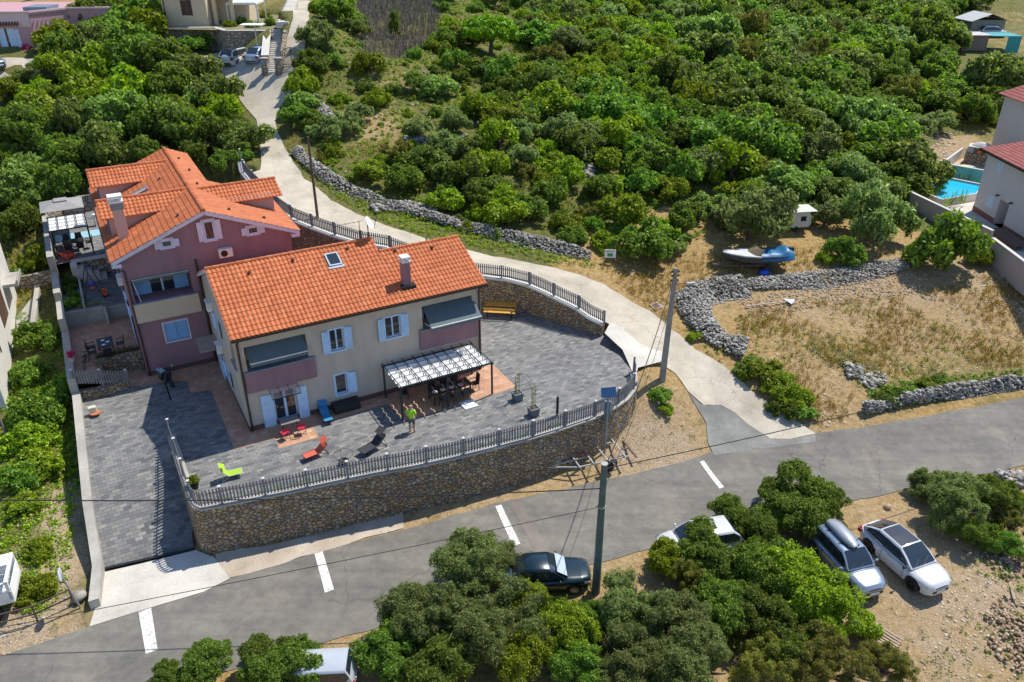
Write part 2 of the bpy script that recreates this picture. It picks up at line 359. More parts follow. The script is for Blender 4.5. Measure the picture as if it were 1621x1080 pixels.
def drive_z(u, w):
    ks = [(-9, -2.78), (-4.3, -2.6), (-3.2, -2.1), (-1.5, -1.35), (.8, -.6), (3, -.15), (5.5, 0), (9, 0)]
    w = min(max(w, -9), 9)
    for (a, za), (b, zb) in zip(ks[:-1], ks[1:]):
        if a <= w <= b: z = za+(zb-za)*(w-a)/(b-a); break
    if w > .6: z *= min(1, max(0, (-3.3-u)/2.2))
    return z
# plot area in which the ground is cut down below the built levels
PLOT = [(p.x, p.y) for p in offset_line(FW, -.05)] + [(8.4, 43.4), (8.9, 45.0), (7.5, 47.2)] + [(p.x, p.y) for p in offset_line(BW, .5)] + [tuple(uvw(3, 34)[:2]), tuple(uvw(-8.5, 36)[:2]), tuple(uvw(-8.3, 8)[:2]), tuple(uvw(-8.5, -6.2)[:2]), tuple(uvw(-4.0, -6.2)[:2])]
def cut_depth(u, w, z):
    if u > -4.3: lev = 0.0
    elif w < 8: lev = drive_z(u, w)
    elif w < 10.2: lev = 0
    elif w < 16.4: lev = .9
    elif w < 22.3: lev = 1.8
    else: lev = 3.1
    return min(z, lev-.3)
# ------------------------------------------------------------------ ground
def m_ground():
    m, nt, b = nodes('hillside_ground'); k = N(nt); v = k.mp()
    at = k.n('Attribute'); at.attribute_name = 'cover'; sp = k.n('SeparateColor'); k.l(at.outputs['Color'], sp.inputs[0])
    n1 = k.noise(v, .55, 7, .65); n2 = k.noise(v, 3.5, 6, .7); n3 = k.noise(v, 16, 4, .75); n4 = k.noise(v, .16, 4, .6)
    straw = k.ramp(n2, [(.25, (.20, .115, .035)), (.45, (.36, .225, .08)), (.6, (.46, .32, .135)), (.78, (.52, .42, .24))])
    green = k.ramp(n2, [(.28, (.03, .05, .008)), (.43, (.08, .11, .016)), (.55, (.16, .15, .03)), (.66, (.30, .19, .06)), (.8, (.38, .26, .11))])
    gravel = k.ramp(n3, [(.3, (.24, .17, .10)), (.5, (.42, .31, .20)), (.7, (.60, .49, .36))])
    dirt = k.ramp(n2, [(.3, (.27, .17, .075)), (.55, (.43, .30, .145)), (.75, (.55, .42, .25))])
    def w(ch, sharp=.18): return k.ramp(k.math('ADD', sp.outputs[ch], k.math('MULTIPLY', k.math('SUBTRACT', n1, .5), 1.1)), [(.5-sharp, 0), (.5+sharp, 1)])
    c = k.mix(w(0), straw, green); c = k.mix(w(2), c, dirt); c = k.mix(w(1), c, gravel)
    c = k.mix(.45, c, k.ramp(n3, [(.3, .2), (.7, .8)]), 'OVERLAY')
    pat = k.ramp(k.noise(v, 1.6, 5, .7), [(.56, 0), (.66, .7)]); c = k.mix(pat, c, k.ramp(n3, [(.35, (.07, .09, .02)), (.65, (.20, .16, .06))]))
    k.l(c, b.inputs['Base Color']); b.inputs['Roughness'].default_value = .95
    k.bump(k.math('ADD', n2, k.math('MULTIPLY', n3, .5)), b, .12); return m
COVER = [ # px, py, radius m, (green, gravel, dirt)
 (640,180,22,(.95,.0,.05)),(950,200,28,(1.1,0,0)),(1150,150,30,(1.2,0,0)),(1350,150,30,(1.1,0,0)),(1300,330,9,(.9,0,0)),(900,330,12,(1.1,0,0)),(620,60,8,(.0,.4,.2)),(560,200,8,(.5,.2,.3)),(860,60,26,(1.0,0,0)),(590,200,3,(0,.0,.5)),(650,130,4,(0,.1,.4)),(1100,20,40,(1.2,0,0)),
 (120,200,25,(1.2,0,0)),(60,750,8,(1.3,0,0)),(50,850,5,(1.0,0,0)),(60,650,6,(1.1,0,0)),(50,430,5,(.6,0,.3)),(50,520,5,(.8,0,.2)),(100,800,1.5,(.0,1.1,0)),(95,880,2,(0,.9,0)),
 (1050,430,9,(-2,0,.1)),(1130,415,8,(-2,0,.1)),(1200,412,8,(-2,0,.0)),(1290,400,8,(-2,0,0)),(1380,400,6,(-1.5,0,.1)),(1460,400,5,(-1,.1,.3)),(1000,470,5,(-1,0,.3)),(1010,680,3.2,(-.2,.3,.9)),(1070,660,3.0,(.1,.1,.5)),(1060,720,3,(0,.5,.7)),
 (1200,480,4,(0,.2,.4)),(1300,450,5,(0,.3,.6)),(1400,440,5,(0,.3,.7)),(1480,520,6,(.2,.05,.2)),(1600,480,5,(0,.2,.7)),(1590,440,5,(0,.3,.9)),(1330,560,5,(.35,.0,.1)),(1300,640,4,(0,.15,.6)),(1500,560,6,(.25,.1,.3)),(1250,560,3,(.2,0,.1)),
 (1500,260,5,(-.2,.5,.7)),(1560,240,5,(-.2,.5,.9)),(1590,30,8,(-.5,0,.5)),(1250,395,6,(-.4,0,-.2)),
 (1400,820,6,(0,.0,1.1)),(1500,950,8,(0,.2,1.1)),(1400,1000,6,(.1,.1,1.0)),(1600,1000,8,(.2,.3,.8)),(1560,860,4,(.2,.2,.6)),(990,890,3,(0,.4,.9)),(600,1030,4,(0,.3,.9)),(800,1000,6,(.7,0,.3)),(1200,1000,6,(.6,0,.4)),
 (700,350,3,(.8,.2,0)),(30,1000,3,(.0,.8,.4)),(500,800,3,(-.1,.8,.5)),(700,790,4,(0,.4,.9)),(900,750,4,(-.1,.3,.9))]
def build_ground():
    def axis(a0, a1, lo, hi, fine):
        mid = list(np.arange(lo, hi+.01, fine)); out = []; s = fine; x = lo
        while x > a0: s *= 1.35; x -= s; out.append(x)
        up = []; s = fine; x = mid[-1]
        while x < a1: s *= 1.35; x += s; up.append(x)
        return np.array(out[::-1]+mid+up)
    xs = axis(-900, 900, -50, 70, .5); ys = axis(-300, 1200, 16, 120, .5)
    X, Y = np.meshgrid(xs, ys)
    Z = np.array([tz(a, b) for a, b in zip(X.ravel(), Y.ravel())]).reshape(X.shape)
    far = np.maximum(0, np.hypot(np.maximum(0, np.abs(X-5)-135), np.maximum(0, Y-195)))
    Z = Z + far*.05
    m = inside_arr(PLOT, X, Y)
    for j, i in zip(*np.nonzero(m)):
        u, w = to_uw(X[j, i], Y[j, i]); Z[j, i] = cut_depth(u, w, Z[j, i])
    for q in POOL_CUT: mm = inside_arr(q[0], X, Y); Z[mm] = np.minimum(Z[mm], q[1])
    nx, ny = len(xs), len(ys); V = np.stack([X.ravel(), Y.ravel(), Z.ravel()], 1)
    idx = np.arange(nx*ny).reshape(ny, nx); F = np.stack([idx[:-1, :-1], idx[:-1, 1:], idx[1:, 1:], idx[1:, :-1]], -1).reshape(-1, 4)
    me = bpy.data.meshes.new('ground'); me.vertices.add(len(V)); me.vertices.foreach_set('co', V.ravel())
    me.loops.add(F.size); me.loops.foreach_set('vertex_index', F.ravel()); me.polygons.add(len(F)); me.polygons.foreach_set('loop_start', np.arange(0, F.size, 4)); me.polygons.foreach_set('loop_total', np.full(len(F), 4))
    me.update(calc_edges=True); me.polygons.foreach_set('use_smooth', [True]*len(F))
    cov = np.zeros((len(V), 4), np.float32); cov[:, 3] = 1
    for px, py, r, (a, b_, c) in COVER:
        p = g(px, py); k = np.exp(-(((V[:, 0]-p.x)**2+(V[:, 1]-p.y)**2)/(r*r)))
        for i, q in enumerate((a, b_, c)): cov[:, i] = np.where(q >= 0, np.maximum(cov[:, i], 0)+k*q, cov[:, i]+k*q)
    cov[:, :3] = np.clip(cov[:, :3], 0, 1)
    farm = np.clip((V[:, 1]-105)/30, 0, 1); cov[:, 0] = np.maximum(cov[:, 0], farm*.8)
    at = me.color_attributes.new('cover', 'FLOAT_COLOR', 'POINT'); at.data.foreach_set('color', cov.ravel())
    o = bpy.data.objects.new('ground', me); COL.objects.link(o); me.materials.append(m_ground()); return struct(o)
POOL_CUT = []
# ------------------------------------------------------------------ sheets laid on the ground
def jitter_line(pts, amp, step=.8):
    out = []
    for p in resample(pts, step): out.append(Vector((p.x+random.uniform(-amp, amp), p.y+random.uniform(-amp, amp), p.z)))
    return out
def sheet(name, poly, mat, off, res=1.2, zf=None, frame=False):
    zf = zf or (lambda x, y: tz(x, y)+off)
    pl = [Vector((p[0], p[1], 0)) for p in poly]; ring = resample(pl+[pl[0]], res)[:-1]
    P2 = [Vector((p.x, p.y)) for p in ring]; n = len(P2); xs = [p.x for p in P2]; ys = [p.y for p in P2]
    gx = np.arange(min(xs), max(xs), res); gy = np.arange(min(ys), max(ys), res); GX, GY = np.meshgrid(gx, gy)
    ok = inside_arr([(p.x, p.y) for p in P2], GX, GY)
    pts = P2 + [Vector((a, b)) for a, b in zip(GX[ok], GY[ok])]
    v2, _, f2, _, _, _ = delaunay_2d_cdt(pts, [(i, (i+1) % n) for i in range(n)], [tuple(range(n))], 0, 1e-4)
    bm = bmesh.new(); vs = [bm.verts.new((p.x, p.y, 0)) for p in v2]; poly2 = [(p.x, p.y) for p in P2]
    for f in f2:
        cx = sum(v2[i].x for i in f)/len(f); cy = sum(v2[i].y for i in f)/len(f)
        if inside(poly2, cx, cy): bm.faces.new([vs[i] for i in f])
    for v in bm.verts: v.co.z = zf(v.co.x, v.co.y)
    bmesh.ops.recalc_face_normals(bm, faces=bm.faces[:])
    if sum(f.normal.z for f in bm.faces) < 0: bmesh.ops.reverse_faces(bm, faces=bm.faces[:])
    me = bpy.data.meshes.new(name)
    if frame:
        Mi = (Matrix.Translation(HP) @ Matrix.Rotation(HA, 4, 'Z')).inverted()
        for v in bm.verts: v.co = Mi @ v.co
    bm.to_mesh(me); bm.free(); me.polygons.foreach_set('use_smooth', [True]*len(me.polygons))
    o = bpy.data.objects.new(name, me); COL.objects.link(o); me.materials.append(mat)
    if frame: o.location = HP; o.rotation_euler = (0, 0, HA)
    return struct(o)
ROAD_UP = [(0,1040),(124,999),(142,992),(190,977),(252,958),(323,937),(364,916),(474,885),(511.6,871),(672.6,830),(783.5,797.6),(941,763.6),(994.8,752.6),(1080.7,731.9),(1125,716),(1180,700),(1240,693),(1295,686),(1366,677),(1467,659),(1621,630)]
ROAD_LO = [(1621,738),(1441,775),(1344,795),(1200,828),(1029,869.6),(957.8,888.9),(923,896),(850,920),(720,963),(583,998),(517,1016),(400,1052),(300,1079)]
def build_surfaces():
    up = G2(*ROAD_UP); lo = G2(*ROAD_LO)
    up = [up[0]+(up[0]-up[1]).normalized()*40] + up + [up[-1]+(up[-1]-up[-2]).normalized()*60]
    lo = [lo[0]+(lo[0]-lo[1]).normalized()*60] + lo + [lo[-1]+(lo[-1]-lo[-2]).normalized()*35]
    sheet('road', jitter_line(up, .04)+jitter_line(lo, .05), A_, .03)
    # concrete lane climbing behind the houses
    r = [(1292,687),(1246,659),(1207,632.6),(1178,609),(1148,582),(1101,552.6),(1059,520),(1030,493),(1000,480),(981,466),(954,451),(918.5,436),(865,423),(818,412.6),(782,406.7),(738,397),(655.6,372.6),(611,357.8),(566.7,340),(524,318),(509.6,305),(483,284),(468,263.7),(456,243),(444.4,219),(438.5,204.4),(435.6,190),(444,169),(462,146),(474,124),(478,100),(484,70),(489,30),(494,1)]
    l = [(472,1),(464,30),(455,60),(449,88),(447,110),(428,112),(417,118),(418,92),(395,84),(345,84),(322,90),(329,96),(352.6,115.6),(367,139),(385,166),(406,190),(409,207),(412,235),(414,258),(412,270)]
    rp = G2(*r); lp = G2(*l)
    inner = [p.copy() for p in offset_line(BW, .12)][::-1]
    inner = [p for p in inner if p.y < 62]
    low = G2((1012,566),(1052,580),(1068,591),(1089,620),(1113,642),(1140,643),(1163,655),(1185,674),(1218,695),(1250,697))
    sheet('lane', jitter_line(rp, .07)+lp+inner+[Vector((7.0, 46.9, 0))]+jitter_line(low, .05), LANE, .055)
    sheet('lane_apron', G2((957,529),(966,512),(985,520),(1012,545),(1048,562),(1060,580),(1010,584),(1008,592),(1000,590),(985,555)), APRON, .075, .8, zf=lambda x, y: max(tz(x, y)+.07, -.05) if 0 else max(.004, tz(x, y)+.085))
    sheet('road_flare', G2((1089,622),(1110,641),(1140,642),(1163,654),(1185,673),(1218,694),(1250,696),(1290,689),(1292,700),(1200,712),(1130,722),(1120,700),(1118,670)), m_concrete('worn_asphalt', (.15,.15,.14), (.20,.20,.185), (.30,.295,.27), .4), .042)
    sheet('driveway_apron', G2((142,993),(190,978),(252,959),(323,938),(364,917),(340,884),(310,872),(160,908),(155,950)), APRON, .05, .8)
    sheet('gravel_verge', jitter_line(G2((366,915),(474,884),(580,853),(640,838),(640,806),(560,833),(470,855),(340,876),(345,890)), .08), m_concrete('gravel', (.36,.29,.22), (.46,.39,.31), (.58,.52,.44), .05), .034)
    # painted bars across the road and the tarred trench
    wm, nt, bb = nodes('road_paint'); k = N(nt); v = k.mp(); pc = k.mix(k.ramp(k.noise(v, 4.0, 9, .85), [(.50, 0), (.57, 1)]), (.74, .73, .70), (.42, .40, .36)); pc = k.mix(k.ramp(k.noise(v, 2.5, 4, .6), [(.5, 0), (.7, .5)]), pc, (.5, .48, .43)); k.l(pc, bb.inputs['Base Color']); bb.inputs['Roughness'].default_value = .8
    for q, (lab) in (([(219.5,970),(239.5,963.5),(250,1030),(231,1036.5)], 'left'), ([(498,878),(511,874),(529,934.5),(514.5,939.5)], ''), ([(784,802.5),(793.5,800),(824,862),(812,866)], ''), ([(1107.5,732),(1114,730),(1146,772),(1139,775)], '')):
        sheet('road_marking', G2(*q), wm, .046, .3)
    sheet('road_patch', G2((808,797),(823,793.5),(897,915),(872,922)), m_concrete('trench_concrete', (.16,.135,.115), (.20,.17,.15), (.25,.22,.19), .1), .040, .5)
    # house terrace
    foot = [atz(x, y, 0) for x, y in [(954,528),(906.7,513),(871,501.5),(823.7,488),(758.5,489.6)]]
    inn = offset_line(FW, -.1)
    terr = [uvw(-3.35, 9.2)] + [uvw(-3.35, .9)] + [q for q in inn[1:]] + [Vector((8.1, 43.2, 0)), Vector((8.2, 44.2, 0)), Vector((7.6, 45.6, 0)), Vector((6.8, 47.1, 0))] + foot + [uvw(14.5, 12.5), uvw(5.8, 13), uvw(5.8, 9.2)]
    sheet('terrace', terr, PAVE, 0, 3, zf=lambda x, y: 0.0, frame=True)
    def uvsheet(name, pts, mat, z, res=4): return sheet(name, [uvw(*p) for p in pts], mat, 0, res, zf=(lambda x, y: z) if not callable(z) else z, frame=True)
    uvsheet('terracotta_path', [(0,0),(0,8.9),(-4.6,8.9),(-4.9,8.0),(-3.1,7.7),(-2.15,7.2),(-2.15,5.75),(-1.05,5.5),(-1.12,-1.28),(1.0,-1.3),(.95,-2.33),(3.1,-2.33),(3.1,-1.25),(6.45,-1.0),(7.55,-1.0),(7.75,-3.1),(13.4,-3.1),(14.95,-2.95),(14.95,.1),(14.3,.1),(14.3,-.02),(0,-.02)], TERRA, .006)
    z0 = lambda x, y: drive_z(*to_uw(x, y))
    uvsheet('driveway', [(-8.25,8.3),(-8.25,5),(-8.3,2),(-8.35,-1),(-8.45,-4.15),(-4.25,-4.85),(-4.15,-4.0),(-3.7,-2.4),(-3.4,-1),(-3.25,.9),(-3.3,9.2),(-5.2,8.6)], PAVE, z0, .5)
    s = MB(); Mh = None
    s.bar((-8.45,-4.17,-2.60), (-4.2,-4.88,-2.60), .16, .12); o = s.build('drain_channel', DARKMETAL); o.location = HP; o.rotation_euler = (0, 0, HA); struct(o)
    uvsheet('side_terrace', [(-7.9,8.1),(-6.75,8.1),(-6.75,10.3),(-4.1,10.3),(-4.1,16.4),(-7.9,16.4)], TERRA, 1.0)
    uvsheet('terracotta_path', [(-6.45,8.3),(-4.0,8.0),(-4.0,9.95),(-6.45,9.95)], TERRA, .009)
    uvsheet('side_terrace', [(-7.9,16.3),(-4.1,16.3),(-4.1,22.4),(-7.9,22.4)], PAVE, 1.9)
    uvsheet('side_terrace', [(-7.9,22.3),(-4.1,22.3),(-4.1,35.5),(-7.9,34.2)], PAVE, 3.2)
# ------------------------------------------------------------------ walls and fences
def wall_ribbon(mb, pts, thick, bot, batter=0, cap=False):
    """solid wall under the line pts (outer top edge), body to the left of travel"""
    o = resample(pts, .5); i = offset_line(o, -thick); lo = offset_line(o, batter)
    for a in range(len(o)-1):
        b = a+1; za, zb = bot(lo[a]), bot(lo[b])
        oa, ob, ia, ib = o[a], o[b], i[a], i[b]
        la = Vector((lo[a].x, lo[a].y, za)); lb = Vector((lo[b].x, lo[b].y, zb)); ja = Vector((ia.x, ia.y, za)); jb = Vector((ib.x, ib.y, zb))
        mb.quad(oa, ob, ib, ia); mb.quad(la, lb, ob, oa); mb.quad(ia, ib, jb, ja)
        if a == 0: mb.quad(la, oa, ia, ja)
        if b == len(o)-1: mb.quad(lb, jb, ib, ob)
def picket_fence(name, pts, label, h=.95, post_step=2.05, group=None):
    """grey boards between square posts with pale caps"""
    line = resample(pts, .06); cum = [0]
    for a, b in zip(line[:-1], line[1:]): cum.append(cum[-1]+(b-a).length)
    L = cum[-1]
    def at(s):
        s = min(max(s, 0), L-1e-4); i = np.searchsorted(cum, s, 'right')-1; i = min(i, len(line)-2)
        return line[i].lerp(line[i+1], (s-cum[i])/max(1e-6, cum[i+1]-cum[i]))
    root = empty(name, pts[0], 0, label, 'fence', group); o0 = pts[0]
    n = max(1, round(L/post_step)); ss = [L*i/n for i in range(n+1)]
    for i, s in enumerate(ss):
        p = at(s)-o0; t = (at(s+.1)-at(s-.1)); a = math.atan2(t.y, t.x); M = Matrix.Translation(p) @ Matrix.Rotation(a, 4, 'Z')
        m = MB(); m.box(-.055, .055, -.055, .055, -.05, h+.06, M); po = m.build('post', FENCE, root)
        c = MB(); c.box(-.075, .075, -.075, .075, h+.06, h+.1, M); c.add([M @ Vector(q) for q in ((-.075,-.075,h+.1),(.075,-.075,h+.1),(.075,.075,h+.1),(-.075,.075,h+.1),(0,0,h+.14))], [(0,1,4),(1,2,4),(2,3,4),(3,0,4)]); c.build('post_cap', FENCETOP, po)  # pale cap colour stands in for sun on the grey post tops
    for s0, s1 in zip(ss[:-1], ss[1:]):
        m = MB(); k = max(2, round((s1-s0-.12)/.152)); 
        for j in range(k):
            s = s0+.06+(s1-s0-.12)*(j+.5)/k; p = at(s)-o0; t = (at(s+.08)-at(s-.08)); a = math.atan2(t.y, t.x); M = Matrix.Translation(p) @ Matrix.Rotation(a, 4, 'Z')
            m.box(-.039, .039, -.018, .018, .07, h, M)
        for zz in (.2, h-.22):
            q = [at(s0+(s1-s0)*j/4)-o0+Vector((0, 0, zz)) for j in range(5)]
            for a_, b_ in zip(q[:-1], q[1:]): m.bar(a_, b_, .03, .05)
        m.build('panel', FENCE, root)
    return root
def build_walls():
    ga = lambda p: min(tz(p.x, p.y), drive_z(*to_uw(p.x, p.y)) if (lambda q: q[0] < -3 and q[1] < 9)(to_uw(p.x, p.y)) else 9)-.35
    e = empty('retaining_wall', FW[6], 0, 'long curved brown rubble retaining wall below the front terrace fence', 'wall'); o0 = FW[6]
    line = [p-o0 for p in FW]; m = MB(); wall_ribbon(m, [p-Vector((0,0,.07)) for p in line], .35, lambda p: ga(p+o0)-o0.z, .12); m.build('stone_face', STONE, e)
    c = MB(); out = offset_line(resample(line, .5), .04); inn = offset_line(resample(line, .5), -.38)
    for a in range(len(out)-1):
        b = a+1; z = Vector((0, 0, .07)); d = Vector((0, 0, -.09))
        c.quad(out[a], out[b], inn[b], inn[a]); c.quad(out[a]+d, out[b]+d, out[b], out[a]); c.quad(inn[a], inn[b], inn[b]+d, inn[a]+d)
    c.build('coping', CONC, e)
    fl = [p+Vector((0, 0, .0)) for p in offset_line(FW, -.14)]
    picket_fence('picket_fence', fl, 'grey picket fence curving along the top of the front stone wall')
    # planting strip inside the fence
    # back wall beside the lane
    e = empty('retaining_wall', BW[0], 0, 'brown stone retaining wall between the terrace and the upper lane', 'wall'); o0 = BW[0]
    line = [p-o0 for p in BW]; m = MB(); wall_ribbon(m, [p-Vector((0,0,.1)) for p in line], -.0001 if 0 else .45, lambda p: -.3-o0.z, 0); m.build('stone_face', STONE, e)
    c = MB(); out = offset_line(resample(line, .5), .04); inn = offset_line(resample(line, .5), -.49)
    for a in range(len(out)-1):
        b = a+1; d = Vector((0, 0, -.12))
        c.quad(out[a], out[b], inn[b], inn[a]); c.quad(out[a]+d, out[b]+d, out[b], out[a]); c.quad(inn[a], inn[b], inn[b]+d, inn[a]+d)
    c.build('coping', FENCETOP, e)
    picket_fence('picket_fence', [p.copy() for p in offset_line(BW, -.2)], 'grey picket fence beside the upper concrete lane behind the houses', .9)
    # left boundary wall, in house axes
    root = empty('boundary_wall', HP, HA, 'long pale rendered boundary wall along the left side of the driveway and side terraces', 'wall')
    segs = [(-8.75,-6.6,-2.15,-8.4,-4.5,-1.95),(-8.4,-4.5,-1.95,-8.32,-1,-.75),(-8.32,-1,-.75,-8.1,4,.25),(-8.1,4,.25,-8.0,8,.6),(-8.05,8,1.45,-8.05,14.8,1.45),(-8.05,14.8,2.3,-8.05,17.8,2.3),(-8.05,17.8,2.9,-8.05,21.8,2.9),(-8.05,21.8,4.0,-8.1,31.5,4.0)]
    m = MB()
    for x0, y0, z0, x1, y1, z1 in segs:
        a = [(x0-.22,y0),(x0+.2,y0),(x1+.2,y1),(x1-.22,y1)]; zz = [z0, z0, z1, z1]
        vs = [(p[0], p[1], z-4.2) for p, z in zip(a, zz)] + [(p[0], p[1], z) for p, z in zip(a, zz)]
        m.add(vs, [(3,2,1,0),(4,5,6,7),(0,1,5,4),(1,2,6,5),(2,3,7,6),(3,0,4,7)])
    m.build('wall_body', CONC, root)
    root = empty('garden_wall', HP, HA, 'stone garden wall closing the back of the upper side terrace', 'wall')
    m = MB(); m.prism([(-8.05,31.5),(-6.9,33.4),(-4.1,33.6),(-4.1,33.9),(-7.1,33.8),(-8.35,31.7)], 3.0, 4.5); m.build('wall_body', STONE2, root)
    root = empty('stone_planter', HP, HA, 'brown stone planter wall with flowers below the dining terrace', 'planter')
    m = MB(); m.box(-6.75, -4.12, 9.9, 10.25, -.1, 1.25); m.box(-6.75, -6.4, 8.4, 9.9, -.1, 1.0); m.build('wall_body', STONE, root)
    m = MB(); m.box(-6.6, -4.2, 10.25, 10.75, .9, 1.2); m.build('soil', BARK, root)
    root = empty('stair_wall', HP, HA, 'low brown stone wall under the short picket fence at the top of the driveway', 'wall')
    m = MB(); m.prism([(-8.0,8.0),(-6.9,7.7),(-5.25,8.0),(-5.3,8.35),(-6.9,8.1),(-7.95,8.35)], -.2, .55); m.build('wall_body', STONE, root)
    picket_fence('picket_fence', [uvw(-7.95, 8.15, .95), uvw(-6.9, 7.9, .8), uvw(-5.25, 8.2, .15)], 'short grey picket fence above the left top corner of the driveway', .95, 1.4)
    root = empty('concrete_wall', HP, HA, 'shaded concrete wall between the dining terrace and the swing terrace', 'wall')
    m = MB(); m.box(-7.85, -5.6, 16.25, 16.45, .9, 2.0); m.box(-5.62, -5.45, 15.4, 16.25, .9, 1.95); m.box(-5.6, -4.1, 16.27, 16.45, .9, 1.895); m.build('wall_body', CONC, root)
    root = empty('terrace_stone_wall', HP, HA, 'brown stone wall with pale coping below the upper pergola terrace', 'wall')
    m = MB(); m.box(-6.4, -4.12, 22.2, 22.5, 1.8, 3.15); m.build('wall_body', STONE2, root)
    m = MB(); m.box(-6.9, -4.12, 22.1, 22.55, 3.15, 3.28); m.build('coping', APRON, root)
    root = empty('garden_steps', HP, HA, 'pale concrete steps climbing to the upper pergola terrace', 'steps'); 
    for i in range(5): m = MB(); m.box(-4.9-.42*(i+1)+.0, -4.9-.42*i, 21.2, 22.19, 1.7, 1.9+.26*(i+1)); m.build('step', APRON, root)
    root = empty('raised_bed', HP, HA, 'concrete raised bed beside the swing terrace', 'planter'); m = MB(); m.box(-6.75, -6.62, 16.5, 21.1, 1.7, 2.35); m.build('edge', CONC, root)
# ------------------------------------------------------------------ building pieces (all in the house's own axes)
def holes_wall(mb, O, ax, up, L, H, holes, nrm, depth=.22, top=None):
    """flat wall with rectangular openings and their reveals. nrm points outwards"""
    O, ax, up, nrm = Vector(O), Vector(ax), Vector(up), Vector(nrm)
    xs = sorted({0, L} | {h[0] for h in holes} | {h[1] for h in holes}); zs = sorted({0, H} | {h[2] for h in holes} | {h[3] for h in holes})
    P = lambda a, b, d=0: O + ax*a + up*b - nrm*d
    for x0, x1 in zip(xs[:-1], xs[1:]):
        for z0, z1 in zip(zs[:-1], zs[1:]):
            mx, mz = (x0+x1)/2, (z0+z1)/2
            if any(h[0] < mx < h[1] and h[2] < mz < h[3] for h in holes): continue
            mb.quad(P(x0, z0), P(x1, z0), P(x1, z1), P(x0, z1))
    for h in holes:
        a, b, c, d = h[:4]; dd = h[4] if len(h) > 4 else depth
        mb.quad(P(a, c), P(a, d), P(a, d, dd), P(a, c, dd)); mb.quad(P(b, c, dd), P(b, d, dd), P(b, d), P(b, c))
        mb.quad(P(a, d), P(b, d), P(b, d, dd), P(a, d, dd)); mb.quad(P(a, c, dd), P(b, c, dd), P(b, c), P(a, c))
def tiles(name, O, a, s, La, Ls, mat, parent, clip=None, tw=.235, th=.34, label=None):
    """interlocking clay tiles as real relief: O eave corner, a along the eave, s up the slope"""
    O, a, s = Vector(O), Vector(a).normalized(), Vector(s).normalized(); nrm = a.cross(s).normalized()
    if nrm.z < 0: nrm = -nrm
    na = max(1, round(La/tw)); ns = max(1, round(Ls/th)); tw = La/na; th = Ls/ns; sub = 5
    prof = [0.0, .018, .048, .055, .042]
    verts = []; faces = []; tint = []
    rt = np.random.default_rng(int(abs(O.x*97+O.y*31+La*7)*10) % 100000)
    for r in range(ns):
        tr = rt.random(na)
        base = len(verts); n = na*sub+1
        for k, (t, lift) in enumerate(((0, -.03), (0, .035), (1.03, .0))):
            for i in range(n):
                c = i % sub; hgt = prof[c] + lift
                verts.append(O + a*(i*tw/sub) + s*((r+t)*th - (.03 if t == 0 else 0)) + nrm*hgt)
        for k in range(2):
            for i in range(n-1):
                ti = i//sub
                if clip:
                    q = (((ti+.5)*tw), ((r+.5)*th))
                    if not clip(*q): continue
                faces.append((base+k*n+i, base+k*n+i+1, base+(k+1)*n+i+1, base+(k+1)*n+i)); tint.append(tr[min(ti, na-1)])
    me = bpy.data.meshes.new(name); me.from_pydata([tuple(v) for v in verts], [], faces)
    at = me.attributes.new('tint', 'FLOAT', 'FACE'); at.data.foreach_set('value', np.array(tint, np.float32))
    o = bpy.data.objects.new(name, me); COL.objects.link(o); me.materials.append(mat); o.parent = parent
    if label: o['label'] = label
    return o
def ridge(name, a, b, parent, mat, r=.1):
    m = MB(); a = Vector(a); b = Vector(b); L = (b-a).length; n = max(2, round(L/.42))
    for i in range(n):
        p, q = a.lerp(b, i/n), a.lerp(b, (i+1.04)/n); m.tube([p, q], [r*1.1, r*.9], 8)
    o = m.build(name, mat, parent); at = o.data.attributes.new('tint', 'FLOAT', 'FACE'); at.data.foreach_set('value', np.repeat(rng.random(n).astype(np.float32), len(o.data.polygons)//n)); return o
def frame_rect(m, x0, x1, z0, z1, t, y0, y1):
    """rectangular ring in the x z plane between y0 and y1"""
    m.box(x0, x1, y0, y1, z0, z0+t); m.box(x0, x1, y0, y1, z1-t, z1); m.box(x0, x0+t, y0, y1, z0+t, z1-t); m.box(x1-t, x1, y0, y1, z0+t, z1-t)
def louvre(m, x0, x1, z0, z1, y, M=None, slats=True):
    t = .05; n = len(m.v)
    frame_rect(m, x0, x1, z0, z1, t, y-.02, y+.02)
    if slats:
        k = max(3, round((z1-z0-.1)/.075))
        for i in range(k):
            zz = z0+t+(z1-z0-2*t)*(i+.5)/k
            m.add([Vector((x0+t, y-.015, zz-.03)), Vector((x1-t, y-.015, zz-.03)), Vector((x1-t, y+.012, zz+.03)), Vector((x0+t, y+.012, zz+.03))], [(0, 1, 2, 3)])
        m.box(x0+t, x1-t, y+.012, y+.018, z0+t, z1-t)
    else: m.box(x0+t, x1-t, y-.012, y+.012, z0+t, z1-t)
    if M:
        for i in range(n, len(m.v)): m.v[i] = tuple(M @ Vector(m.v[i]))
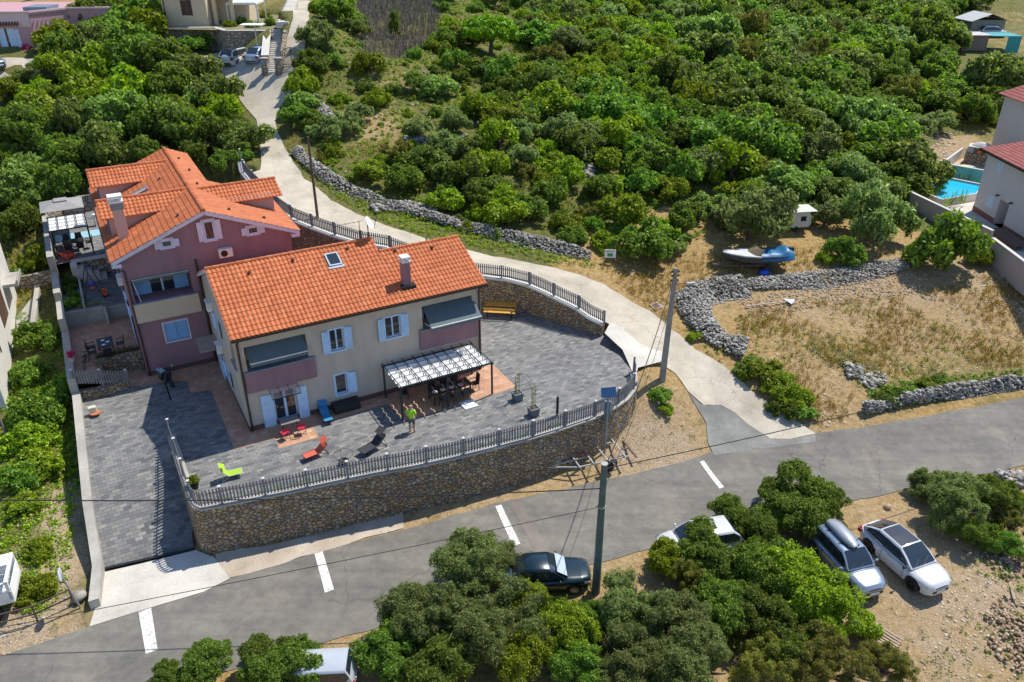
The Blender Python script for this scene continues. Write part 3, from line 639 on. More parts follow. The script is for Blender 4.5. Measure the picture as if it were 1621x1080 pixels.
def window(parent, x0, x1, z0, z1, y, T=None, bars=1, depth=.12, shut='lr', sw=None, mat=None, surround=LILAC, surr=.09, slats=True, open_deg=8, frame_mat=None, proud=False):
    """window with frame, panes and shutters in a wall facing -y; T places it on other walls"""
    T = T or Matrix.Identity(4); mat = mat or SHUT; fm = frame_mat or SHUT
    def fin(m, name, mt, p): 
        m.v = [tuple(T @ Vector(v)) for v in m.v]; return m.build(name, mt, p)
    yy = y-.02 if proud else y+depth
    m = MB(); frame_rect(m, x0, x1, z0, z1, .06, yy-.03, yy+.03)
    for i in range(1, bars+1): xx = x0+(x1-x0)*i/(bars+1); m.box(xx-.04, xx+.04, yy-.03, yy+.03, z0+.06, z1-.06)
    wf = fin(m, 'window', fm, parent)
    m = MB(); m.quad((x0+.05, yy+.01, z0+.05), (x1-.05, yy+.01, z0+.05), (x1-.05, yy+.01, z1-.05), (x0+.05, yy+.01, z1-.05)); fin(m, 'pane', GLASS, wf)
    if surround:
        m = MB(); t = surr; y0, y1 = y-.035, y+.004
        m.box(x0-t, x1+t, y0-.03, y1, z0-t, z0-.002); m.box(x0-t, x1+t, y0, y1, z1+.002, z1+t); m.box(x0-t, x0-.002, y0, y1, z0-.002, z1+.002); m.box(x1+.002, x1+t, y0, y1, z0-.002, z1+.002)
        fin(m, 'surround', surround, wf)
    w = sw or (x1-x0)/2
    for sd in shut:
        m = MB(); M = (Matrix.Translation((x0-.03 if sd == 'l' else x1+.03, y-.05, 0)) @ Matrix.Rotation(R(open_deg if sd == 'l' else -open_deg), 4, 'Z'))
        if sd == 'l': louvre(m, -w, 0, z0-.03, z1+.03, 0, M, slats)
        else: louvre(m, 0, w, z0-.03, z1+.03, 0, M, slats)
        fin(m, 'shutter', mat, wf)
    return wf
def aircon(parent, T, name='air_conditioner', stain=None, top=True):
    m = MB(); m.box(-.4, .4, -.32, 0, 0, .55); m.v = [tuple(T @ Vector(v)) for v in m.v]
    o = m.build('body', WHITE, parent, bevel=.02) if top else m.build(name, WHITE, parent, bevel=.02)
    m = MB(); m.lathe([(.2, 0), (.2, .012), (.02, .03)], (0, 0, 0), 18); Mx = T @ Matrix.Translation((-.1, -.325, .28)) @ Matrix.Rotation(PI/2, 4, 'X')
    m.v = [tuple(Mx @ Vector(v)) for v in m.v]; m.build('fan_grille', DARKMETAL, o)
    m = MB(); m.box(-.36, -.32, -.3, 0, -.05, 0); m.box(.32, .36, -.3, 0, -.05, 0); m.v = [tuple(T @ Vector(v)) for v in m.v]; m.build('bracket', DARKMETAL, o); return o
def free_ac(loc, rz, label):
    r = empty('air_conditioner', loc, rz, label, 'air conditioner'); aircon(r, Matrix.Identity(4)); return r
# ------------------------------------------------------------------ the cream house
def cream_house():
    r = empty('cream_house', HP, HA, 'cream two storey house with orange tiled roof, mauve balcony bands and shutters tinted shade blue', 'house')
    X, Y, Z = Vector((1,0,0)), Vector((0,1,0)), Vector((0,0,1)); L = 14.15
    holes = [(1.47,2.70,.02,2.02,.16),(4.93,5.72,3.66,4.95,.16),(8.13,9.06,3.63,4.92,.16),(4.96,5.62,.84,2.1,.16),(.42,3.68,3.66,5.1,1.35),(10.4,13.62,3.66,5.12,1.35)]
    m = MB(); holes_wall(m, (0,0,-.1), X, Z, L, 5.93, [(a,b,c+.1,d+.1,e) for a,b,c,d,e in holes], -Y)
    # back faces of the two loggias
    for a, b in ((.42,3.68),(10.4,13.62)): m.quad((a,1.35,3.66),(b,1.35,3.66),(b,1.35,5.12),(a,1.35,5.12))
    lw = [(.55,1.75,3.66,4.95,.2)]
    holes_wall(m, (0,8.9,-.1), -Y, Z, 8.9, 5.93, [(8.9-b, 8.9-a, c+.1, d+.1, e) for a,b,c,d,e in lw], -X)
    m.quad((.2,.55,3.66),(.2,1.75,3.66),(.2,1.75,4.95),(.2,.55,4.95)) if 0 else None
    m.quad((0,0,5.83),(0,8.9,5.83),(0,8.9,5.95),(0,0,5.95)); m.add([(0,0,5.83),(0,8.9,5.83),(0,8.7,6.1),(0,4.4,7.9),(0,0,5.95)], [(0,1,2,3,4)])
    m.quad((L,0,-.1),(L,8.0,-.1),(L,8.0,5.9),(L,0,5.9)); m.add([(L,0,5.83),(L,7.3,5.9),(L,3.35,7.45)], [(0,1,2)])
    m.quad((9.3,8.9,-.1),(0,8.9,-.1),(0,8.9,6.0),(9.3,8.9,6.0)); m.quad((L,8,-.1),(9.3,8,-.1),(9.3,8,5.6),(L,8,5.6)); m.add([(9.3,8.9,-.1),(9.3,7.9,-.1),(9.3,7.9,6.3),(9.3,4.4,7.9),(9.3,3.3,7.4),(9.3,8.9,5.9)],[(0,1,2,3,4,5)])
    m.build('wall', CREAM, r)
    m = MB(); m.box(-.02, L+.02, -.025, 0, -.05, .3); m.box(-.025, -.001, 0, 8.9, -.05, .3); m.build('plinth', flat('plinth_brown', (.13,.07,.06), .85), r)
    # roof: front slope in two heights, back slopes
    sl = Vector((0, 4.8, 2.08)); Ls = sl.length
    tiles('roof', (-.2,-.4,5.86), X, sl, 9.5, Ls, ROOF, r)
    sl2 = Vector((0, 3.75, 1.625)); tiles('roof', (9.3,-.4,5.86), X, sl2, 5.1, sl2.length, ROOF, r)
    tiles('roof', (9.3,9.25,5.85), -X, Vector((0,-4.85,2.1)), 9.5, 5.28, ROOF, r)
    tiles('roof', (14.4,7.3,5.85), -X, Vector((0,-3.95,1.63)), 5.1, 4.27, ROOF, r)
    ridge('ridge_tiles', (-.2,4.42,8.0), (9.3,4.42,8.0), r, ROOF); ridge('ridge_tiles', (9.3,3.37,7.54), (14.4,3.37,7.54), r, ROOF)
    m = MB()   # bargeboards and soffit
    m.bar((-.19,-.4,5.76),(-.19,4.42,7.86),.03,.16); m.bar((-.19,4.42,7.86),(-.19,9.2,5.76),.03,.16); m.bar((14.38,-.4,5.76),(14.38,3.37,7.42),.03,.16); m.build('bargeboard', LILAC, r)
    m = MB(); m.quad((-.2,-.4,5.8),(14.4,-.4,5.8),(14.4,.02,5.83),(-.2,.02,5.83)); m.quad((-.2,-.4,5.72),(14.4,-.4,5.72),(14.4,-.4,5.84),(-.2,-.4,5.84)); m.quad((-.18,-.38,5.78),(-.18,4.4,7.86),(0,4.4,7.86),(0,-.38,5.78)); m.build('soffit', BROWNM, r)
    m = MB(); m.bar((-.2,-.47,5.79),(14.42,-.47,5.79),.12,.11); g_ = m.build('gutter', BROWNM, r)
    m = MB(); m.tube([(.12,-.47,5.74),(.12,-.35,5.6),(.12,-.09,5.4),(.12,-.09,.05)], .055); m.build('downpipe', BROWNM, r)
    m = MB(); m.tube([(14.02,-.47,5.74),(14.02,-.3,5.6),(14.02,-.09,5.4),(14.02,-.09,.05)], .055); m.build('downpipe', BROWNM, r)
    m = MB(); m.tube([(-.1,8.8,5.8),(-.08,8.8,.05)], .055); m.build('downpipe', BROWNM, r)
    # balconies
    for a, b in ((.22,3.98),(10.14,13.9)):
        m = MB(); m.box(a, b, -.16, .1, 2.4, 3.64); p = m.build('balcony', PURPLE, r, bevel=.01)
        m = MB(); m.box(a-.03, b+.03, -.2, .14, 3.64, 3.69); m.build('coping', flat('slate_blue_paint', (.22,.28,.36), .5), p)
        m = MB(); m.box(a, b, .1, 1.35, 3.4, 3.5); m.build('floor', CONC, p)
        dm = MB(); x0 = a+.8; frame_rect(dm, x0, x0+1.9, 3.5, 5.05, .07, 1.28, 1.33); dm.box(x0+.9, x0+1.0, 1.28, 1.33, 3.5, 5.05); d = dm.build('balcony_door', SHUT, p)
        dm = MB(); dm.quad((x0+.05,1.32,3.5),(x0+1.85,1.32,3.5),(x0+1.85,1.32,5.02),(x0+.05,1.32,5.02)); dm.build('pane', GLASS, d)
    m = MB(); m.box(-.1, .1, .45, 1.85, 3.58, 3.64); m.build('sill', flat('slate_blue_paint', (.22,.28,.36), .5), r)
    # awnings
    AW = flat('awning_cloth', (.11,.15,.165), .8, 0, .08)
    for a, b, y1, z1 in ((.55,3.6,-.42,4.28),(10.55,13.75,-.95,4.12)):
        m = MB(); n = 14
        for i in range(n):
            xa, xb = a+(b-a)*i/n, a+(b-a)*(i+1)/n
            m.quad((xa,y1,z1),(xb,y1,z1),(xb,.55,5.08),(xa,.55,5.08)); m.quad((xa,.55,5.06),(xb,.55,5.06),(xb,y1,z1-.02),(xa,y1,z1-.02))
        aw = m.build('awning', AW, r)
        m = MB(); n = 15   # scalloped valance
        for i in range(n):
            xa, xb = a+(b-a)*i/n, a+(b-a)*(i+1)/n; xm = (xa+xb)/2
            m.add([(xa,y1-.012,z1),(xb,y1-.012,z1),(xb,y1-.012,z1-.17),(xm+.06,y1-.012,z1-.215),(xm-.06,y1-.012,z1-.215),(xa,y1-.012,z1-.17)], [(0,1,2,3,4,5)])
        m.build('valance', AW, aw)
        m = MB(); m.bar((a,y1,z1-.0),(b,y1,z1-.0),.05,.05); m.bar((a+.05,.5,3.9),(a+.05,y1,z1),.04,.04); m.bar((b-.05,.5,3.9),(b-.05,y1,z1),.04,.04); m.build('awning_bar', WHITE, aw)
    # windows
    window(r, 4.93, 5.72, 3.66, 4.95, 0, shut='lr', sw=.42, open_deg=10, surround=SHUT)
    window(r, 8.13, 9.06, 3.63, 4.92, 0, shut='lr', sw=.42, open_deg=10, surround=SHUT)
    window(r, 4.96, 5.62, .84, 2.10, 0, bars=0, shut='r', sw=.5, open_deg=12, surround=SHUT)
    # terrace doors with big shutters
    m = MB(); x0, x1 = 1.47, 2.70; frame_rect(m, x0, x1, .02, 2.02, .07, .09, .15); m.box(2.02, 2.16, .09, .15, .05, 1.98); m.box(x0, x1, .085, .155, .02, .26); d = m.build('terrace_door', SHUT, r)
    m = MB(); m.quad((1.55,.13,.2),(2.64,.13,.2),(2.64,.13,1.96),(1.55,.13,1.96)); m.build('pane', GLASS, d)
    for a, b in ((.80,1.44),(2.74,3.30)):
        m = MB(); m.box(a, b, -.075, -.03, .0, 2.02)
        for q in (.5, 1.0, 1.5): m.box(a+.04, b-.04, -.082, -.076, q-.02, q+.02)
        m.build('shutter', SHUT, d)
    gm, nt, bb = nodes('canopy_glass'); bb.inputs['Base Color'].default_value = (.75,.8,.8,1); bb.inputs['Transmission Weight'].default_value = .85; bb.inputs['Roughness'].default_value = .15; bb.inputs['Alpha'].default_value = .55
    m = MB()
    for i in range(8):
        a0, a1 = i/8*R(80), (i+1)/8*R(80); f = lambda t: (-.04-.95*math.sin(t), 2.36-.22*(1-math.cos(t)))
        (ya, za), (yb, zb) = f(a0), f(a1); m.quad((1.28,ya,za),(2.8,ya,za),(2.8,yb,zb),(1.28,yb,zb))
    cp = m.build('door_canopy', gm, r)
    m = MB()
    for xx in (1.28,1.79,2.29,2.8):
        m.tube([(xx, -.04-.95*math.sin(t), 2.375-.22*(1-math.cos(t))) for t in [R(80)*i/6 for i in range(7)]], .014, 5)
    m.bar((1.28,-.98,2.19),(2.8,-.98,2.19),.03,.05); m.build('canopy_rib', DARKMETAL, cp)
    m = MB(); frame_rect(m, .2, .62, .35, 1.3, .02, -.012, -.004); m.box(.2,.62,-.012,-.004,.8,.82); m.build('meter_cupboard', flat('meter_grey', (.45,.42,.38), .6), r)
    # left wall windows and door: turn the window builder by -90 degrees
    T = Matrix.Rotation(-PI/2, 4, 'Z')
    for (w0, w1, z0, z1, b_) in ((4.6,5.6,3.7,4.7,1),(3.9,5.0,.85,1.75,1)):
        window(r, -w1, -w0, z0, z1, 0, T=T, proud=True, bars=b_, shut='lr', sw=.45)
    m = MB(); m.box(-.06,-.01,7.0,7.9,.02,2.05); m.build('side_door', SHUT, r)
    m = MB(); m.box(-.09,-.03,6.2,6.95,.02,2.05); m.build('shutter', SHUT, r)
    m = MB(); m.box(-1.15,-.0,6.0,8.0,2.25,2.31); m.build('side_canopy', flat('canopy_sheet', (.38,.33,.28), .6), r)
    # skylight
    z = lambda y: 5.86+(y+.4)*.4333; n = Vector((0,-.4,1)).normalized()
    M = Matrix.Translation((6.55, 3.35, z(3.35)+.05)) @ Matrix.Rotation(math.atan(.4333), 4, 'X')
    m = MB(); n0 = len(m.v); frame_rect(m, -.36, .36, 0, 0.01, 0, 0, 0) if 0 else None
    for bx in ((-.38,.38,-.5,-.42),(-.38,.38,.42,.5),(-.38,-.3,-.42,.42),(.3,.38,-.42,.42)): m.box(bx[0],bx[1],bx[2],bx[3],0,.12,M)
    m.box(-.46,.46,-.66,-.5,.0,.05,M); sk = m.build('skylight', flat('skylight_frame', (.42,.48,.55), .4), r)
    m = MB(); m.box(-.3,.3,-.42,.42,.05,.08,M); m.build('pane', GLASS, sk)
    # chimney
    cx, cy = 9.85, .75; m = MB(); m.box(cx-.22, cx+.22, cy-.25, cy+.25, 6.0, 7.75); ch = m.build('chimney', PURPLE, r, bevel=.01)
    m = MB(); m.box(cx-.26, cx+.26, cy-.29, cy+.29, 7.75, 7.83); [m.box(cx+sx*.16-.05, cx+sx*.16+.05, cy+sy*.18-.05, cy+sy*.18+.05, 7.83, 8.0) for sx in (-1,1) for sy in (-1,1)]; m.box(cx-.25, cx+.25, cy-.28, cy+.28, 8.0, 8.07); m.build('chimney_cap', WHITE, ch)
    m = MB(); m.box(cx-.42, cx+.42, cy-.48, cy+.4, z(cy)-.15, z(cy)-.02+.06); m.build('flashing', DARKMETAL, ch)
    m = MB()
    for x, y in ((1.9,3.6),(4.4,3.9),(7.6,4.0),(12.4,2.9),(10.2,3.2)): m.tube([(x,y,z(y)+.02),(x,y-.12,z(y)+.14)],[.1,.07],8); m.box(x-.06,x+.06,y-.2,y-.08,z(y)+.06,z(y)+.12)
    vt = m.build('vent_tile', BROWNM, r)
    # satellite dish
    q = empty('satellite_dish', uvw(9.12, 4.5, 8.05), HA, 'white satellite dish on the ridge of the cream house roof', 'satellite dish')
    m = MB(); m.tube([(0,0,-.1),(0,0,.75)], .03, 8); m.build('mast', DARKMETAL, q)
    m = MB(); M = Matrix.Translation((.05,.0,.8)) @ Matrix.Rotation(R(60), 4, 'Z') @ Matrix.Rotation(R(62), 4, 'X'); n0 = len(m.v); m.lathe([(.02,0),(.25,.03),(.46,.12),(.47,.12),(.25,.01),(.02,-.02)], (0,0,0), 24); m.v = [tuple(M @ Vector(v)) for v in m.v]; m.build('dish', WHITE, q, smooth=True)
    m = MB(); m.bar(M @ Vector((0,-.4,.12)), M @ Vector((0,0,.5)), .03); m.box(-.04,.04,-.04,.04,.46,.56,M); m.build('receiver_arm', DARKMETAL, q)
    q = empty('aerial', uvw(8.6, 4.45, 8.05), HA, 'thin metal aerial pole beside the satellite dish', 'aerial'); m = MB(); m.tube([(0,0,-.1),(0,0,1.1)], .02, 6); m.bar((-1.3,0,1.05),(.2,0,1.1),.02); m.bar((-.3,-.2,1.06),(-.3,.2,1.06),.015); m.bar((-.8,-.2,1.06),(-.8,.2,1.06),.015); m.build('mast', DARKMETAL, q)
    a = free_ac(uvw(0, 6.4, 4.7), HA-PI/2, 'upper grey air conditioner on the shaded side wall of the cream house'); b = free_ac(uvw(0, 5.5, 2.35), HA-PI/2, 'lower air conditioner above the side door of the cream house')
    return r
# ------------------------------------------------------------------ the mauve house behind
def purple_house():
    r = empty('mauve_house', HP, HA, 'mauve house with dormers, orange tiled roof and lilac bargeboards behind the cream one', 'house')
    X, Y, Z = Vector((1,0,0)), Vector((0,1,0)), Vector((0,0,1)); W0, W1, U0, U1 = 9.0, 24.0, -4.1, 5.6
    holes = [(-3.8,-.55,4.84,6.28,1.3),(-2.62,-1.3,1.98,3.2,.14)]
    m = MB(); holes_wall(m, (U0,W0,-.2), X, Z, U1-U0, 7.75, [(a-U0,b-U0,c+.2,d+.2,e) for a,b,c,d,e in holes], -Y)
    m.quad((-3.8,W0+1.3,4.84),(-.55,W0+1.3,4.84),(-.55,W0+1.3,6.28),(-3.8,W0+1.3,6.28))
    m.add([(U0,W0,7.55),(U1,W0,7.55),(U1,W0,7.75),(.8,W0,9.68),(U0,W0,7.75)], [(0,1,2,3,4)])
    m.quad((U0,W1,-.2),(U0,W0,-.2),(U0,W0,7.75),(U0,W1,7.75)); m.quad((U1,W0,-.2),(U1,16.3,-.2),(U1,16.3,7.8),(U1,W0,7.8)); m.quad((U1,16.3,-.2),(1.9,16.3,-.2),(1.9,16.3,8.9),(U1,16.3,7.6)); m.quad((1.9,16.3,-.2),(1.9,W1,-.2),(1.9,W1,9.1),(1.9,16.3,9.1)); m.add([(1.9,W1,-.2),(U0,W1,-.2),(U0,W1,7.7),(.8,W1,9.6),(1.9,W1,9.1)], [(0,1,2,3,4)])
    m.build('wall', PURPLE, r)
    m = MB(); m.box(U0-.02, U1, W0-.03, W0, -.1, .25); m.build('plinth', flat('plinth_brown', (.13,.07,.06), .85), r)
    s1 = Vector((5.35,0,2.14)); tiles('roof', (-4.55,24.2,7.68), -Y, s1, 15.6, s1.length, ROOF, r)
    tiles('roof', (6.1,8.6,7.68), Y, Vector((-5.3,0,2.14)), 8.0, 5.716, ROOF, r)
    tiles('roof', (2.25,16.6,9.235), Y, Vector((-1.45,0,.586)), 7.6, 1.564, ROOF, r)
    ridge('ridge_tiles', (.8,8.6,9.85), (.8,24.2,9.85), r, ROOF, .12)
    # dormers: two on the left, one on the right
    for (ua, ub, wr, zr, we, ze) in ((-4.55,.75,21.0,9.7,19.35,9.0),(-4.5,.75,13.55,9.75,12.1,9.08)):
        dz = zr-ze; dw = wr-we; sv = Vector((0, dw, dz))
        d = MB(); cheek_w = we+.3; zt = ze+.08; m_ = MB()
        zroof = lambda u: 7.66+(u+4.55)*.4
        m_.add([(-4.08,cheek_w,zroof(-4.08)-.3),(-.9,cheek_w,zroof(-.9)-.1),(-.9,cheek_w,zt+.02),(-4.08,cheek_w,zt+.02)], [(0,1,2,3)])
        ww = 2*wr-cheek_w; m_.add([(-4.08,ww,zroof(-4.08)-.3),(-4.08,cheek_w,zroof(-4.08)-.3),(-4.08,cheek_w,zt),(-4.08,wr,zr-.05),(-4.08,ww,zt)], [(0,1,2,3,4)]); m_.add([(-.9,ww,zroof(-.9)-.1),(-4.08,ww,zroof(-4.08)-.3),(-4.08,ww,zt),(-.9,ww,zt)], [(0,1,2,3)])
        dm = m_.build('dormer', PINK if 0 else m_plaster('dormer_plaster', (.55,.37,.33), .06) if 'dormer_plaster' not in MATS else MATS['dormer_plaster'], r)
        tiles('dormer_roof', (ua,we,ze), X, sv, ub-ua, sv.length, ROOF, dm); tiles('dormer_roof', (ub,2*wr-we,ze), -X, Vector((0,-dw,dz)), ub-ua, sv.length, ROOF, dm)
        ridge('ridge_tiles', (ua,wr,zr+.05), (ub,wr,zr+.05), dm, ROOF)
        t = MB(); t.bar((-4.1,cheek_w-.02,zt-.0),(-1.3,cheek_w-.02,zt-.0),.05,.14); t.build('trim', LILAC, dm)
        t = MB(); t.box(-4.16,-4.09,wr-1.0,wr-.15,8.0,9.15); t.build('dormer_shutter', flat('deep_blue_paint', (.03,.16,.42), .5), dm)
        t = MB(); t.box(-4.15,-4.09,wr-.12,wr+.75,8.0,9.15); t.build('dormer_window', GLASS, dm)
    ua, ub, wr, zr, we, ze = .85, 6.15, 13.7, 9.6, 12.05, 8.93
    zr2 = lambda u: 9.8-(u-.8)*.4; m_ = MB(); cw = we+.3
    m_.add([(2.3,cw,zr2(2.3)-.1),(5.58,cw,zr2(5.58)-.3),(5.58,cw,ze+.1),(2.3,cw,ze+.1)], [(0,1,2,3)]); ww = 2*wr-cw; m_.add([(5.58,cw,zr2(5.58)-.3),(5.58,ww,zr2(5.58)-.3),(5.58,ww,ze+.1),(5.58,wr,zr-.05),(5.58,cw,ze+.1)], [(0,1,2,3,4)]); m_.add([(5.58,ww,zr2(5.58)-.3),(2.3,ww,zr2(2.3)-.1),(2.3,ww,ze+.1),(5.58,ww,ze+.1)], [(0,1,2,3)])
    dm = m_.build('dormer', MATS['dormer_plaster'], r); sv = Vector((0, wr-we, zr-ze))
    tiles('dormer_roof', (ua,we,ze), X, sv, ub-ua, sv.length, ROOF, dm); tiles('dormer_roof', (ub,2*wr-we,ze), -X, Vector((0,-(wr-we),zr-ze)), ub-ua, sv.length, ROOF, dm); ridge('ridge_tiles', (ua,wr,zr+.05), (ub,wr,zr+.05), dm, ROOF)
    t = MB(); t.bar((2.6,cw-.02,ze+.1),(5.6,cw-.02,ze+.1),.05,.14); t.build('trim', LILAC, dm)
    # bargeboards, gutter
    m = MB(); m.bar((-4.55,8.62,7.55),(.8,8.62,9.7),.04,.22); m.bar((.8,8.62,9.7),(6.1,8.62,7.55),.04,.22); m.box(-4.56,-4.05,8.6,9.0,7.3,7.5); m.box(5.6,6.1,8.6,9.0,7.3,7.5)
    m.quad((-4.5,8.6,7.5),(.8,8.6,9.62),(.8,9.0,9.62),(-4.5,9.0,7.5)); m.quad((.8,8.6,9.62),(6.05,8.6,7.5),(6.05,9.0,7.5),(.8,9.0,9.62)); m.build('bargeboard', LILAC, r)
    m = MB(); m.bar((-4.62,8.6,7.62),(-4.62,24.2,7.62),.12,.11); m.bar((6.17,8.6,7.62),(6.17,16.5,7.62),.12,.11); m.quad((-4.6,8.6,7.6),(-4.1,8.6,7.6),(-4.1,24.2,7.6),(-4.6,24.2,7.6)); m.build('gutter', BROWNM, r)
    m = MB(); m.tube([(-4.6,8.75,7.55),(-4.55,8.75,7.2),(-4.0,8.9,6.95),(-3.98,8.9,.05)], .055); m.build('downpipe', BROWNM, r)
    m = MB(); m.tube([(-.12,8.92,6.9),(-.12,8.92,.3)], .055); m.build('downpipe', BROWNM, r)
    # balcony
    m = MB(); m.box(-3.96,-.33,8.86,9.1,3.58,4.78); p = m.build('balcony', flat('cream_band', (.60,.50,.37), .85, 0, .05), r, bevel=.01)
    m = MB(); m.box(-4.0,-.3,8.82,9.14,4.78,4.83); m.build('coping', MATS['slate_blue_paint'], p)
    m = MB(); m.box(-3.8,-.55,9.1,10.3,4.6,4.7); m.build('floor', CONC, p)
    m = MB(); frame_rect(m, -3.1, -1.1, 4.7, 6.2, .07, 10.2, 10.26); m.box(-2.16,-2.04,10.2,10.26,4.7,6.2); d = m.build('balcony_door', SHUT, p)
    m = MB(); m.quad((-3.05,10.24,4.7),(-1.15,10.24,4.7),(-1.15,10.24,6.15),(-3.05,10.24,6.15)); m.build('pane', GLASS, d)
    for a, b in ((-3.7,-2.75),(-1.45,-.65)): m = MB(); louvre(m, a, b, 4.72, 6.15, 10.1); m.build('shutter', flat('deep_sky_paint', (.20,.42,.72), .5), d)
    m = MB(); m.box(-3.75,-.6,8.9,9.05,6.16,6.3); aw = m.build('awning_box', flat('awning_box_green', (.10,.17,.17), .4), r); m = MB(); m.bar((-3.75,8.88,6.31),(-.6,8.88,6.31),.02); m.bar((-3.7,9.0,6.2),(-3.5,8.95,4.85),.03); m.build('awning_bar', WHITE, aw)
    # windows of the gable
    window(r, -1.75, -1.18, 7.92, 8.32, W0, proud=True, bars=0, shut='lr', sw=.36, slats=False, mat=LILAC, surr=.12)
    window(r, .68, 1.24, 7.92, 9.06, W0, proud=True, bars=0, shut='lr', sw=.36, slats=False, mat=LILAC, surr=.12)
    window(r, 3.12, 3.72, 7.85, 8.26, W0, proud=True, bars=0, shut='lr', sw=.36, slats=False, mat=LILAC, surr=.12)
    wf = window(r, -2.62, -1.3, 1.98, 3.2, W0, shut='', bars=1)
    for a, b in ((-2.58,-1.97),(-1.95,-1.34)): m = MB(); louvre(m, a, b, 2.0, 3.18, W0+.03); m.build('shutter', flat('deep_sky_paint', (.20,.42,.72), .5) if 0 else MATS['deep_sky_paint'], wf)
    T = Matrix.Translation((-4.1, 0, 0)) @ Matrix.Rotation(-PI/2, 4, 'Z')
    for w0, w1, z0, z1 in ((11.5,12.6,1.2,3.1),(14.0,15.1,1.2,3.1),(18.0,19.0,2.1,4.0)): window(r, -w1, -w0, z0, z1, 0, T=T, proud=True, shut='lr', sw=.5)
    # skylight on the back left slope, chimney
    sl = math.atan(.4); M = Matrix.Translation((-2.0,17.3,7.68+2.55*.4+.06)) @ Matrix.Rotation(-sl, 4, 'Y')
    m = MB(); [m.box(a,b,c,d_,0,.12,M) for a,b,c,d_ in ((-.8,.8,-.35,-.28),(-.8,.8,.28,.35),(-.8,-.72,-.28,.28),(.72,.8,-.28,.28))]; sk = m.build('skylight', flat('slate_metal', (.2,.22,.26), .4), r); m = MB(); m.box(-.72,.72,-.28,.28,.05,.09,M); m.build('pane', flat('blind_pane', (.35,.35,.33), .2), sk)
    cx, cy = -3.5, 11.2; m = MB(); m.box(cx-.3, cx+.3, cy-.28, cy+.28, 7.7, 10.3); ch = m.build('chimney', MATS['dormer_plaster'], r, bevel=.01)
    m = MB(); m.box(cx-.4,cx+.4,cy-.35,cy+.35,10.3,10.4); [m.box(cx+sx*.27-.06,cx+sx*.27+.06,cy+sy*.2-.06,cy+sy*.2+.06,10.4,10.62) for sx in (-1,1) for sy in (-1,1)]; m.box(cx-.38,cx+.38,cy-.33,cy+.33,10.62,10.7); m.build('chimney_cap', WHITE, ch)
    m = MB(); m.box(cx-.36,cx+.36,cy-.31,cy+.31,9.9,10.25); m.build('chimney_band', flat('slate_metal', (.2,.22,.26), .4) if 0 else MATS['slate_metal'], ch)
    m = MB()
    for x, y in ((-.5,9.9),(2.4,9.9),(4.3,9.6),(-.4,17.9),(1.5,14.9),(1.6,18.5),(1.4,21.5),(-.6,22.6)):
        zz = 9.85-abs(x-.8)*.4; m.box(x-.06,x+.06,y-.18,y+.06,zz+.05,zz+.14)
    m.build('vent_tile', BROWNM, r)
    free_ac(uvw(1.62, 9.0, 6.75), HA, 'white air conditioner under the gable window of the mauve house')
    q = free_ac(uvw(-4.1, 14.3, 4.1), HA-PI/2, 'white air conditioner on the shaded side wall of the mauve house')
    return r
# ------------------------------------------------------------------ foliage
LEAF = {
 'oak': m_leaf('oak_leaves', (.065,.11,.014), (.155,.235,.03), (.35,.42,.08)),
 'pale': m_leaf('pale_oak_leaves', (.10,.15,.025), (.21,.28,.055), (.40,.46,.14)),
 'olive': m_leaf('olive_leaves', (.10,.14,.034), (.22,.28,.08), (.42,.48,.18)),
 'bright': m_leaf('bright_leaves', (.10,.155,.006), (.24,.325,.014), (.47,.52,.035), .35),
 'fresh': m_leaf('fresh_leaves', (.07,.13,.012), (.16,.26,.024), (.34,.44,.07), .35),
 'pine': m_leaf('pine_needles', (.10,.12,.012), (.22,.225,.028), (.40,.35,.06), .2),
 'umbrella': m_leaf('umbrella_pine_needles', (.09,.19,.004), (.20,.36,.008), (.36,.52,.02), .2),
 'tawny': m_leaf('tawny_grass', (.14,.07,.018), (.26,.145,.04), (.38,.24,.08), .3),
 'dry': m_leaf('dry_leaves', (.20,.12,.03), (.38,.26,.075), (.54,.41,.16), .3),
 'flower': m_leaf('white_blossom', (.10,.15,.03), (.26,.30,.12), (.60,.60,.42), .3),
 'pink': m_leaf('pink_petals', (.45,.01,.14), (.65,.02,.22), (.75,.08,.35), .2),
 'red': m_leaf('dark_red_petals', (.12,.03,.02), (.20,.03,.05), (.10,.10,.02), .2),
}
TWIG = flat('inner_foliage', (.06, .085, .02), .95, 0, .35, 9)
